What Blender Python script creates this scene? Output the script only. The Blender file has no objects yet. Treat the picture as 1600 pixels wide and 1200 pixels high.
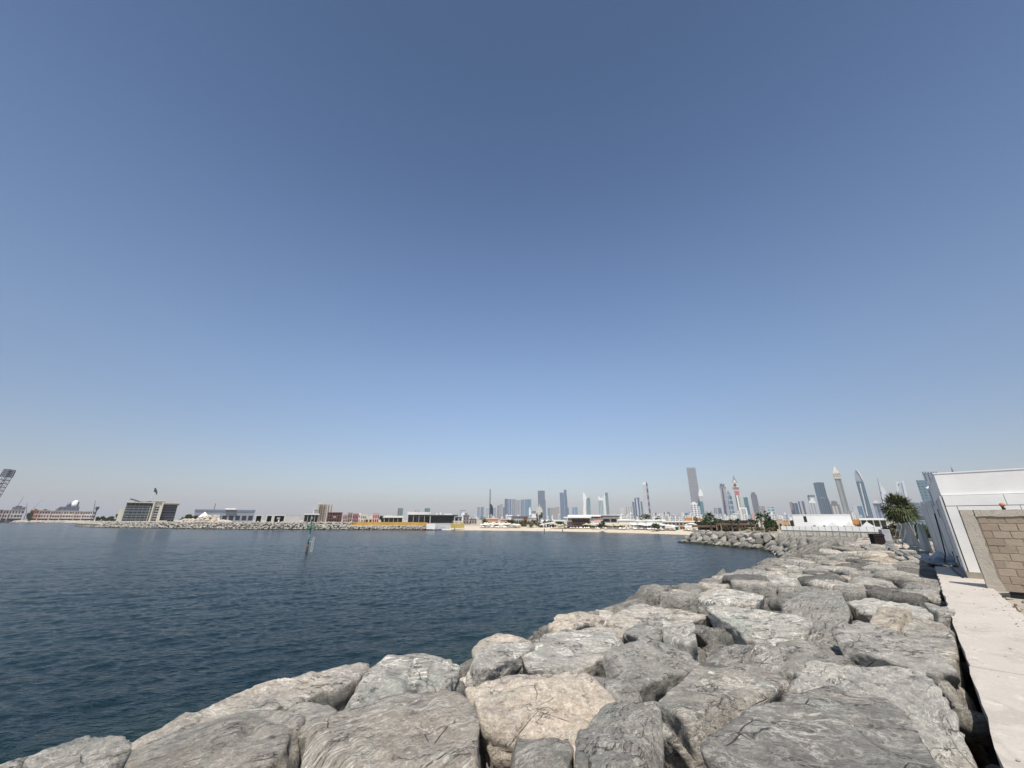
import bpy, math, random
import numpy as np
from mathutils import Vector, Matrix
R = math.radians
scene = bpy.context.scene
COL = scene.collection
# ---------------------------------------------------------------- camera
H = 5.0                       # eye height above the water
PITCH = math.atan(212/600)
FPX = 600.0                   # focal length in pixels of the 1600 px wide frame
cp, sp = math.cos(PITCH), math.sin(PITCH)
cam = bpy.data.cameras.new('camera')
camo = bpy.data.objects.new('camera', cam); COL.objects.link(camo)
cam.sensor_width = 36; cam.lens = 36*FPX/1600
cam.clip_start = 0.05; cam.clip_end = 40000
camo.location = (0, 0, H); camo.rotation_euler = (R(90)+PITCH, 0, 0)
scene.camera = camo
# ---------------------------------------------------------------- sky and sun
SUN_EL = R(62)
SUN_H = (-0.08, -0.997)        # horizontal direction towards the sun
SUN_ROT = math.atan2(SUN_H[0], SUN_H[1])
w = bpy.data.worlds.new('World'); scene.world = w; w.use_nodes = True
nt = w.node_tree; nt.nodes.clear()
sky = nt.nodes.new('ShaderNodeTexSky'); sky.sky_type = 'NISHITA'; sky.sun_disc = False
sky.sun_elevation = SUN_EL; sky.sun_rotation = SUN_ROT
sky.altitude = 0; sky.air_density = 1.0; sky.dust_density = 0.9; sky.ozone_density = 1.6
hs = nt.nodes.new('ShaderNodeHueSaturation'); hs.inputs['Saturation'].default_value = 1.06
bg = nt.nodes.new('ShaderNodeBackground'); bg.inputs['Strength'].default_value = 0.15
wo = nt.nodes.new('ShaderNodeOutputWorld')
nt.links.new(sky.outputs[0], hs.inputs['Color'])
# brightness of the clear sky against height above the horizon (desert haze layer)
tcw = nt.nodes.new('ShaderNodeTexCoord'); sxyz = nt.nodes.new('ShaderNodeSeparateXYZ'); nt.links.new(tcw.outputs['Generated'], sxyz.inputs[0])
wr = nt.nodes.new('ShaderNodeValToRGB'); cr = wr.color_ramp; cr.interpolation = 'B_SPLINE'
for pos, val in ((0., (.76,.72,.74)), (.08, (.76,.72,.74)), (.2, (.82,.79,.80)), (.36, (.98,.95,.93)), (.60, (.71,.76,.81)), (.8, (.44,.50,.55)), (.95, (.33,.40,.44))):
    e = cr.elements.new(pos) if pos not in (0.,) else cr.elements[0]
    e.position = pos; e.color = val+(1,)
cr.elements[-1].color = (.33,.37,.40,1)
nt.links.new(sxyz.outputs[2], wr.inputs[0])
wm = nt.nodes.new('ShaderNodeMix'); wm.data_type = 'RGBA'; wm.blend_type = 'MULTIPLY'; wm.inputs[0].default_value = 1
nt.links.new(hs.outputs[0], wm.inputs[6]); nt.links.new(wr.outputs[0], wm.inputs[7]); 
xx = nt.nodes.new('ShaderNodeMath'); xx.operation = 'MULTIPLY'; nt.links.new(sxyz.outputs[0], xx.inputs[0]); nt.links.new(sxyz.outputs[0], xx.inputs[1])
xf = nt.nodes.new('ShaderNodeMath'); xf.operation = 'MULTIPLY_ADD'; nt.links.new(xx.outputs[0], xf.inputs[0]); xf.inputs[1].default_value = -.34; xf.inputs[2].default_value = 1.0
wm2 = nt.nodes.new('ShaderNodeVectorMath'); wm2.operation = 'SCALE'; nt.links.new(wm.outputs[2], wm2.inputs[0]); nt.links.new(xf.outputs[0], wm2.inputs['Scale']); nt.links.new(wm2.outputs[0], bg.inputs[0]); nt.links.new(bg.outputs[0], wo.inputs[0])
sl = bpy.data.lights.new('sun', 'SUN'); sl.energy = 4.3; sl.angle = R(0.53); sl.color = (1.0, 0.95, 0.875)
so = bpy.data.objects.new('sun', sl); COL.objects.link(so)
sd = Vector((SUN_H[0]*math.cos(SUN_EL), SUN_H[1]*math.cos(SUN_EL), math.sin(SUN_EL)))
so.rotation_euler = sd.to_track_quat('Z', 'Y').to_euler(); so.location = sd*50
scene.view_settings.view_transform = 'Standard'; scene.view_settings.look = 'None'
scene.view_settings.exposure = 0.3; scene.view_settings.gamma = 1.0
try:
    scene.cycles.use_denoising = True; scene.cycles.denoiser = 'OPENIMAGEDENOISE'
    scene.cycles.volume_bounces = 0; scene.cycles.max_bounces = 6
    scene.cycles.volume_max_steps = 64
except Exception: pass

# ---------------------------------------------------------------- helpers
def ray(px, py):
    x = (px-800)/FPX; y = (600-py)/FPX
    return Vector((x, cp-y*sp, sp+y*cp))
def P(px, py, Y):             # point of the pixel's ray at world depth Y
    d = ray(px, py); t = Y/d.y
    return Vector((d.x*t, Y, H+d.z*t))
def G(px, py, z):             # point of the pixel's ray on the level z
    d = ray(px, py); t = (z-H)/d.z
    return Vector((d.x*t, d.y*t, z))
def proj(x, y, z):
    dep = y*cp+(z-H)*sp; up = -y*sp+(z-H)*cp
    return 800+x/dep*FPX, 600-up/dep*FPX
S2 = math.sqrt(.5)
def UV(u, v, z=0.0): return Vector((S2*(u-v), S2*(u+v), z))   # u along the breakwater, v seawards
def tag(o, label=None, cat=None, group=None, kind=None):
    if label: o['label'] = label
    if cat: o['category'] = cat
    if group: o['group'] = group
    if kind: o['kind'] = kind
    return o
class MB:
    def __init__(s): s.v = []; s.f = []
    def add(s, vs, fs):
        b = len(s.v); s.v += [tuple(p) for p in vs]; s.f += [tuple(i+b for i in f) for f in fs]; return s
    def box(s, x0, x1, y0, y1, z0, z1, tx=0, ty=0):
        return s.add([(x0,y0,z0),(x1,y0,z0),(x1,y1,z0),(x0,y1,z0),(x0+tx,y0+ty,z1),(x1-tx,y0+ty,z1),(x1-tx,y1-ty,z1),(x0+tx,y1-ty,z1)],
                     [(3,2,1,0),(4,5,6,7),(0,1,5,4),(1,2,6,5),(2,3,7,6),(3,0,4,7)])
    def prism(s, pts, y0, y1):    # outline in x,z pulled from y0 to y1
        n = len(pts)
        vs = [(p[0], y0, p[1]) for p in pts]+[(p[0], y1, p[1]) for p in pts]
        fs = [tuple(range(n)), tuple(range(2*n-1, n-1, -1))]+[(i, i+n, (i+1)%n+n, (i+1)%n) for i in range(n)]
        return s.add(vs, fs)
    def slab(s, pts, z0, z1):     # outline in x,y pulled from z0 to z1
        n = len(pts)
        vs = [(p[0], p[1], z0) for p in pts]+[(p[0], p[1], z1) for p in pts]
        fs = [tuple(range(n-1, -1, -1)), tuple(range(n, 2*n))]+[(i, (i+1)%n, (i+1)%n+n, i+n) for i in range(n)]
        return s.add(vs, fs)
    def tube(s, a, b, r, r2=None, n=8):
        a = Vector(a); b = Vector(b); r2 = r if r2 is None else r2
        d = (b-a).normalized(); q = d.to_track_quat('Z', 'Y'); vs = []
        for c, rr in ((a, r), (b, r2)):
            for k in range(n):
                t = 2*math.pi*k/n; vs.append(c+q@Vector((rr*math.cos(t), rr*math.sin(t), 0)))
        return s.add(vs, [tuple(range(n-1,-1,-1)), tuple(range(n, 2*n))]+[(k, (k+1)%n, (k+1)%n+n, k+n) for k in range(n)])
    def lathe(s, prof, n=16, cx=0, cy=0, sx=1, sy=1):   # prof = [(r,z)..]
        vs = []
        for r, z in prof:
            for k in range(n):
                t = 2*math.pi*k/n; vs.append((cx+sx*r*math.cos(t), cy+sy*r*math.sin(t), z))
        fs = [(i*n+k, i*n+(k+1)%n, (i+1)*n+(k+1)%n, (i+1)*n+k) for i in range(len(prof)-1) for k in range(n)]
        fs += [tuple(range(n-1,-1,-1)), tuple(range((len(prof)-1)*n, len(prof)*n))]
        return s.add(vs, fs)
    def build(s, name, mat, parent=None, smooth=False, loc=None, rz=0):
        me = bpy.data.meshes.new(name); me.from_pydata(s.v, [], s.f); me.update()
        if smooth: me.polygons.foreach_set('use_smooth', [True]*len(me.polygons))
        if mat: me.materials.append(mat)
        o = bpy.data.objects.new(name, me); COL.objects.link(o)
        if parent is not None: o.parent = parent
        if loc is not None: o.location = loc; o.rotation_euler.z = rz
        return o
def empty(name, loc, rz=0, label=None, cat=None, group=None, kind=None):
    o = bpy.data.objects.new(name, None); COL.objects.link(o); o.empty_display_size = .1
    o.location = loc; o.rotation_euler.z = rz
    return tag(o, label, cat, group, kind)
def copy_tree(o, parent=None):
    c = o.copy(); COL.objects.link(c); c.parent = parent
    for ch in list(o.children): copy_tree(ch, c)
    return c

# ---------------------------------------------------------------- materials
def nodes(name):
    m = bpy.data.materials.new(name); m.use_nodes = True
    t = m.node_tree; b = t.nodes['Principled BSDF']
    return m, t, b
def N(t, typ, **kw):
    n = t.nodes.new(typ)
    for k, v in kw.items():
        if k.startswith('i_'): n.inputs[k[2:]].default_value = v
        elif k[0] == 'n' and k[1:].isdigit(): n.inputs[int(k[1:])].default_value = v
        else: setattr(n, k, v)
    return n
def L(t, a, b): t.links.new(a, b)
def math_(t, op, a, b=None, clamp=False):
    n = t.nodes.new('ShaderNodeMath'); n.operation = op; n.use_clamp = clamp
    for i, q in enumerate((a, b)):
        if q is None: continue
        if isinstance(q, (int, float)): n.inputs[i].default_value = q
        else: L(t, q, n.inputs[i])
    return n.outputs[0]
def mix_(t, fac, a, b, mode='MIX'):
    n = t.nodes.new('ShaderNodeMix'); n.data_type = 'RGBA'; n.blend_type = mode
    for i, q in ((0, fac), (6, a), (7, b)):
        if isinstance(q, (int, float)): n.inputs[i].default_value = q
        elif isinstance(q, tuple): n.inputs[i].default_value = q if len(q) == 4 else q+(1,)
        else: L(t, q, n.inputs[i])
    return n.outputs[2]
def ramp_(t, fac, stops):
    n = t.nodes.new('ShaderNodeValToRGB'); cr = n.color_ramp
    while len(cr.elements) > 1: cr.elements.remove(cr.elements[-1])
    cr.elements[0].position = stops[0][0]; c = stops[0][1]; cr.elements[0].color = (c if isinstance(c, tuple) else (c,c,c))+(1,)
    for p, c in stops[1:]:
        e = cr.elements.new(p); e.color = (c if isinstance(c, tuple) else (c,c,c))+(1,)
    L(t, fac, n.inputs[0]); return n.outputs[0]
def noise_(t, vec, scale, detail=4, rough=.55, dist=0):
    n = N(t, 'ShaderNodeTexNoise'); n.inputs['Scale'].default_value = scale; n.inputs['Detail'].default_value = detail
    n.inputs['Roughness'].default_value = rough; n.inputs['Distortion'].default_value = dist
    L(t, vec, n.inputs['Vector']); return n.outputs['Fac']
def mat_flat(name, col, rough=.8, var=.25, scale=1.5, metal=0, bump=0, spec=.3):
    m, t, b = nodes(name)
    tc = N(t, 'ShaderNodeTexCoord').outputs['Object']
    n = noise_(t, tc, scale, 6)
    f = ramp_(t, n, [(.3, 1-var), (.7, 1+var*.3)])
    L(t, mix_(t, 1.0, col, f, 'MULTIPLY'), b.inputs['Base Color'])
    b.inputs['Roughness'].default_value = rough; b.inputs['Metallic'].default_value = metal
    b.inputs['Specular IOR Level'].default_value = spec
    if bump:
        bp = N(t, 'ShaderNodeBump', i_Strength=.6); bp.inputs['Distance'].default_value = bump
        L(t, noise_(t, tc, scale*12, 5), bp.inputs['Height']); L(t, bp.outputs[0], b.inputs['Normal'])
    return m
_fc = {}
def mat_facade(wall, glass, wx=8., wz=8., rx=.5, rz=.5, gr=.15):
    """a clad wall with a regular grid of glazing: wx, wz bay size in metres, rx, rz the glazed share"""
    key = (wall, glass, wx, wz, rx, rz, gr)
    if key in _fc: return _fc[key]
    m, t, b = nodes('facade')
    tc = N(t, 'ShaderNodeTexCoord').outputs['Object']
    s = N(t, 'ShaderNodeSeparateXYZ'); L(t, tc, s.inputs[0])
    a = math_(t, 'DIVIDE', math_(t, 'ADD', s.outputs[0], s.outputs[1]), wx)
    c = math_(t, 'DIVIDE', s.outputs[2], wz)
    ma = math_(t, 'LESS_THAN', math_(t, 'FRACT', a), rx); mc = math_(t, 'LESS_THAN', math_(t, 'FRACT', c), rz)
    g = math_(t, 'MULTIPLY', ma, mc)
    cv = N(t, 'ShaderNodeCombineXYZ'); L(t, math_(t, 'FLOOR', a), cv.inputs[0]); L(t, math_(t, 'FLOOR', c), cv.inputs[2])
    wn = N(t, 'ShaderNodeTexWhiteNoise'); L(t, cv.outputs[0], wn.inputs['Vector'])
    gl = mix_(t, wn.outputs[0], tuple(x*.7 for x in glass), tuple(min(1, x*1.35) for x in glass))
    wv = ramp_(t, noise_(t, tc, .05, 5), [(.3, .86), (.7, 1.04)])
    L(t, mix_(t, g, mix_(t, 1.0, wall, wv, 'MULTIPLY'), gl), b.inputs['Base Color'])
    L(t, math_(t, 'SUBTRACT', .75, math_(t, 'MULTIPLY', g, .75-gr)), b.inputs['Roughness'])
    _fc[key] = m
    return m

def mat_rock():
    m, t, b = nodes('rock')
    tc = N(t, 'ShaderNodeTexCoord').outputs['Object']
    oi = N(t, 'ShaderNodeObjectInfo').outputs['Random']
    at = lambda nme: N(t, 'ShaderNodeAttribute', attribute_type='OBJECT', attribute_name=nme).outputs['Fac']
    lum, warm, vein, dip = at('lum'), at('warm'), at('vein'), at('dip')
    off = N(t, 'ShaderNodeCombineXYZ'); L(t, math_(t, 'MULTIPLY', oi, 57.), off.inputs[0]); L(t, math_(t, 'MULTIPLY', oi, 23.), off.inputs[1])
    va = N(t, 'ShaderNodeVectorMath', operation='ADD'); L(t, tc, va.inputs[0]); L(t, off.outputs[0], va.inputs[1])
    vr = N(t, 'ShaderNodeVectorRotate', rotation_type='EULER_XYZ'); L(t, va.outputs[0], vr.inputs['Vector'])
    rc = N(t, 'ShaderNodeCombineXYZ'); L(t, dip, rc.inputs[0]); L(t, math_(t, 'MULTIPLY', dip, .6), rc.inputs[1]); L(t, math_(t, 'MULTIPLY', dip, 2.9), rc.inputs[2])
    L(t, rc.outputs[0], vr.inputs['Rotation'])
    wp = N(t, 'ShaderNodeTexNoise', i_Scale=1.1, i_Detail=5.); L(t, vr.outputs[0], wp.inputs['Vector'])
    wv = N(t, 'ShaderNodeVectorMath', operation='MULTIPLY_ADD'); L(t, wp.outputs['Color'], wv.inputs[0]); wv.inputs[1].default_value = (.07,.07,.07); L(t, vr.outputs[0], wv.inputs[2])
    p = wv.outputs[0]
    st = N(t, 'ShaderNodeMapping'); st.inputs['Scale'].default_value = (1.3, 3.2, 6.5); L(t, p, st.inputs['Vector'])
    s = st.outputs[0]
    st2 = N(t, 'ShaderNodeMapping'); st2.inputs['Scale'].default_value = (.55, 1.1, 3.2); L(t, p, st2.inputs['Vector'])
    big = noise_(t, va.outputs[0], .9, 4, .6)
    streak = math_(t, 'ADD', math_(t, 'MULTIPLY', noise_(t, s, 2.2, 10, .80), .42), math_(t, 'MULTIPLY', noise_(t, va.outputs[0], 4.0, 10, .82), .58))
    fine = math_(t, 'ADD', math_(t, 'MULTIPLY', noise_(t, s, 7., 6, .8), .22), math_(t, 'MULTIPLY', noise_(t, va.outputs[0], 26., 7, .82), .78))
    grain = noise_(t, tc, 110., 4, .8)
    grey = ramp_(t, streak, [(.34, (.055,.053,.050)), (.43, (.155,.149,.138)), (.50, (.255,.244,.222)), (.57, (.39,.372,.33)), (.66, (.60,.575,.51))])
    warmc = ramp_(t, streak, [(.34, (.10,.065,.042)), (.43, (.25,.19,.14)), (.52, (.44,.37,.29)), (.66, (.70,.625,.51))])
    wf = math_(t, 'ADD', warm, math_(t, 'MULTIPLY', math_(t, 'SUBTRACT', big, .5), 1.6), clamp=True)
    c = mix_(t, wf, grey, warmc)
    c = mix_(t, .42, c, mix_(t, wf, (.262,.252,.232), (.44,.375,.30)))
    # greenish patches
    gp = ramp_(t, noise_(t, va.outputs[0], 1.7, 5, .65), [(.56, 0.), (.68, .55)])
    c = mix_(t, gp, c, (.21,.25,.22))
    # dark mica bands
    db = ramp_(t, noise_(t, st2.outputs[0], 1.6, 6, .7), [(.34, .8), (.41, 0.)])
    c = mix_(t, db, c, (.085,.085,.085))
    # thin pale veins: ridges of stretched noise
    def ridge(vec, sc, w_, det=4):
        n = noise_(t, vec, sc, det, .6, .4)
        a = math_(t, 'ABSOLUTE', math_(t, 'SUBTRACT', n, .5))
        return ramp_(t, a, [(0., 1.), (w_, 0.)])
    v1 = math_(t, 'MULTIPLY', ridge(st2.outputs[0], 1.7, .020), ramp_(t, noise_(t, va.outputs[0], 2.3, 3), [(.42, 0.), (.6, 1.)]))
    v2 = math_(t, 'MULTIPLY', ridge(s, 2.6, .035, 6), ramp_(t, noise_(t, va.outputs[0], 3.1, 3), [(.42, 0.), (.62, .8)]))
    v3 = math_(t, 'MULTIPLY', ridge(va.outputs[0], 3.2, .014, 6), ramp_(t, big, [(.45, 0.), (.6, .8)]))
    vs = math_(t, 'MULTIPLY', math_(t, 'MAXIMUM', math_(t, 'MAXIMUM', v1, v2), v3), vein, clamp=True)
    c = mix_(t, vs, c, (.70,.68,.62))
    dl = math_(t, 'MULTIPLY', ridge(s, 1.3, .016, 6), ramp_(t, noise_(t, va.outputs[0], 2.7, 4), [(.46, 0.), (.58, .85)]))
    c = mix_(t, dl, c, (.06,.057,.052))
    fm = ramp_(t, fine, [(.36, .66), (.5, .98), (.64, 1.32)])
    c = mix_(t, 1.0, c, fm, 'MULTIPLY')
    c = mix_(t, 1.0, c, ramp_(t, grain, [(.3, .82), (.7, 1.15)]), 'MULTIPLY')
    # rusty stains with their own outline
    rs = ramp_(t, noise_(t, va.outputs[0], 2.1, 6, .7), [(.64, 0.), (.72, .6)])
    c = mix_(t, math_(t, 'MULTIPLY', rs, wf), c, (.22,.12,.075))
    lc = N(t, 'ShaderNodeCombineColor')
    lum = math_(t, 'MULTIPLY', lum, 1.42)
    for i in range(3): L(t, math_(t, 'MULTIPLY', lum, (1.03, 1.0, .955)[i]), lc.inputs[i])
    c = mix_(t, 1.0, c, lc.outputs[0], 'MULTIPLY')
    # crack lines
    vo = N(t, 'ShaderNodeTexVoronoi', feature='DISTANCE_TO_EDGE', i_Scale=1.35)
    mp = N(t, 'ShaderNodeMapping'); mp.inputs['Scale'].default_value = (1., 1.5, 3.2); L(t, p, mp.inputs['Vector']); L(t, mp.outputs[0], vo.inputs['Vector'])
    ck = math_(t, 'MULTIPLY', ramp_(t, vo.outputs['Distance'], [(0., 1.), (.012, 0.)]), ramp_(t, noise_(t, va.outputs[0], 1.9, 3), [(.54, 0.), (.64, 1.)]))
    c = mix_(t, math_(t, 'MULTIPLY', ck, .75), c, (.05,.05,.048))
    # dark weedy band up to the splash line
    gp_ = N(t, 'ShaderNodeSeparateXYZ'); L(t, N(t, 'ShaderNodeNewGeometry').outputs['Position'], gp_.inputs[0])
    wz = math_(t, 'ADD', gp_.outputs[2], math_(t, 'MULTIPLY', math_(t, 'SUBTRACT', big, .5), 1.2))
    wet = ramp_(t, wz, [(.22, 1.), (.40, 0.)])
    c = mix_(t, wet, c, (.028,.030,.020))
    L(t, c, b.inputs['Base Color'])
    b.inputs['Roughness'].default_value = .82; b.inputs['Specular IOR Level'].default_value = .25
    h = math_(t, 'ADD', math_(t, 'MULTIPLY', streak, .6), math_(t, 'MULTIPLY', fine, .5))
    h = math_(t, 'ADD', h, math_(t, 'MULTIPLY', grain, .05))
    h = math_(t, 'SUBTRACT', h, math_(t, 'MULTIPLY', ck, .35))
    h = math_(t, 'SUBTRACT', h, math_(t, 'MULTIPLY', dl, .3))
    bp = N(t, 'ShaderNodeBump', i_Strength=1.0); bp.inputs['Distance'].default_value = .085
    # small hollows and pits
    h = math_(t, 'ADD', h, math_(t, 'MULTIPLY', noise_(t, va.outputs[0], 6., 6, .75), .6))
    L(t, h, bp.inputs['Height']); L(t, bp.outputs[0], b.inputs['Normal'])
    return m
ROCK = mat_rock()

# ---------------------------------------------------------------- noise for meshes
def _hash(ix, iy, iz, s):
    h = (ix.astype(np.int64)*374761393 + iy.astype(np.int64)*668265263 + iz.astype(np.int64)*2147483647 + s*974634777) & 0xFFFFFFFF
    h = ((h ^ (h >> 13))*1274126177) & 0xFFFFFFFF
    h = ((h ^ (h >> 16))*2246822519) & 0xFFFFFFFF
    return (h ^ (h >> 15))/4294967295.0
def vnoise(p, s=0):
    i = np.floor(p); f = p-i; f = f*f*f*(f*(f*6-15)+10); i = i.astype(np.int64)
    x, y, z = i[:,0], i[:,1], i[:,2]; fx, fy, fz = f[:,0], f[:,1], f[:,2]; o = 0
    for dx in (0,1):
        for dy in (0,1):
            for dz in (0,1):
                o = o+_hash(x+dx, y+dy, z+dz, s)*(fx if dx else 1-fx)*(fy if dy else 1-fy)*(fz if dz else 1-fz)
    return o*2-1
def fbm(p, s=0, o=4, g=.5):
    a = 1.; r = 0; q = p.copy()
    for k in range(o): r = r+a*vnoise(q, s+k*17); q = q*2.03+7.7; a *= g
    return r
# ---------------------------------------------------------------- boulders
_ico = {}
def ico(n):
    if n in _ico: return _ico[n]
    import bmesh
    bm = bmesh.new(); bmesh.ops.create_icosphere(bm, subdivisions=n, radius=1)
    v = np.array([q.co[:] for q in bm.verts]); f = np.array([[x.index for x in q.verts] for q in bm.faces]); bm.free()
    v /= np.linalg.norm(v, axis=1)[:, None]
    _ico[n] = (v, f); return v, f
def rock_verts(planes, sub, seed, sharp=18, rough=1.0, size=1.0, chips=4):
    """a block bounded by planes (n, d) round its centre, edges softened, then broken up with layered noise"""
    d, f = ico(sub)
    nn = np.array([p[0] for p in planes], float); nn /= np.linalg.norm(nn, axis=1)[:, None]
    dd = np.array([p[1] for p in planes], float)
    rnd = np.random.RandomState(seed)
    # knock flat chips off the corners
    d0, _ = ico(3)
    p0 = d0/np.maximum((d0@nn.T/dd[None, :]).max(1), 1e-3)[:, None]
    en = []; ed = []
    for k in range(chips):
        a = rnd.randn(3); a[2] = abs(a[2])*.7; a /= np.linalg.norm(a)
        en.append(a); ed.append((p0@a).max()*rnd.uniform(.82, .95))
    if chips: nn = np.vstack([nn, en]); dd = np.concatenate([dd, ed])
    c = np.clip(d@nn.T/dd[None, :], 0, None)
    m_ = c.max(1); r = 1/(m_*((c/m_[:, None])**sharp).sum(1)**(1./sharp))
    p = d*r[:, None]
    off = rnd.rand(3)*50
    # big facets knocked off: shallow planar bites
    a = rnd.randn(3); a /= np.linalg.norm(a)
    s = size
    q = p/s+off
    disp = .016*fbm(q*1.3, seed, 2)
    # broken faces: folded planes meeting in sharp creases
    for k in range(7):
        a = rnd.randn(3); a /= np.linalg.norm(a); fr = rnd.uniform(.8, 2.6); ph = rnd.rand()
        tri = np.abs(((q@a)*fr+ph) % 1.-.5)
        disp = disp-.065/fr*(tri-.25)*(1 if k % 2 else -.6)
    lay = rnd.randn(3)*np.array([.35,.35,1.]); lay /= np.linalg.norm(lay)
    warp = fbm(q*1.3, seed+9, 3)*.10
    st = ((q@lay)+warp)*4.5
    fr = st-np.floor(st)
    terr = np.where(fr < .86, fr/.86, (1-fr)/.14)-.5
    mask = np.clip(fbm(q*1.5, seed+30, 2)*2.0+.45, 0, 1)
    disp = disp+.050*terr*mask
    # spalls: small scooped bites with a sharp rim
    sp_ = fbm(q*3.1, seed+40, 2); disp = disp-.035*np.clip((sp_-.35)*4, 0, 1)
    if sub >= 4: disp = disp+.010*fbm(q*8., seed+3, 3)
    if sub >= 5: disp = disp+.006*fbm(q*20., seed+4, 3)
    if sub >= 6: disp = disp+.005*(.5-np.abs(fbm(q*34., seed+6, 2)))
    k = rough*s
    p = p+d*(disp*k)[:, None]
    return p, f
def rock_obj(name, verts, faces, loc, mat=ROCK):
    me = bpy.data.meshes.new(name)
    me.vertices.add(len(verts)); me.vertices.foreach_set('co', verts.astype(np.float32).ravel())
    nf = len(faces); me.loops.add(nf*3); me.polygons.add(nf)
    me.loops.foreach_set('vertex_index', faces.astype(np.int32).ravel())
    me.polygons.foreach_set('loop_start', np.arange(0, nf*3, 3, dtype=np.int32))
    try: me.polygons.foreach_set('loop_total', np.full(nf, 3, dtype=np.int32))
    except Exception: pass
    me.update(calc_edges=True)
    me.polygons.foreach_set('use_smooth', [True]*nf)
    me.materials.append(mat)
    o = bpy.data.objects.new(name, me); COL.objects.link(o); o.location = loc
    return o
def hull2(pts):
    pts = sorted(set((round(a, 4), round(b, 4)) for a, b in pts))
    def half(ps):
        h = []
        for q in ps:
            while len(h) > 1 and (h[-1][0]-h[-2][0])*(q[1]-h[-2][1])-(h[-1][1]-h[-2][1])*(q[0]-h[-2][0]) <= 0: h.pop()
            h.append(q)
        return h
    a = half(pts); b = half(pts[::-1]); return a[:-1]+b[:-1]
CREST = 3.35
WALK = 3.35
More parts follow.
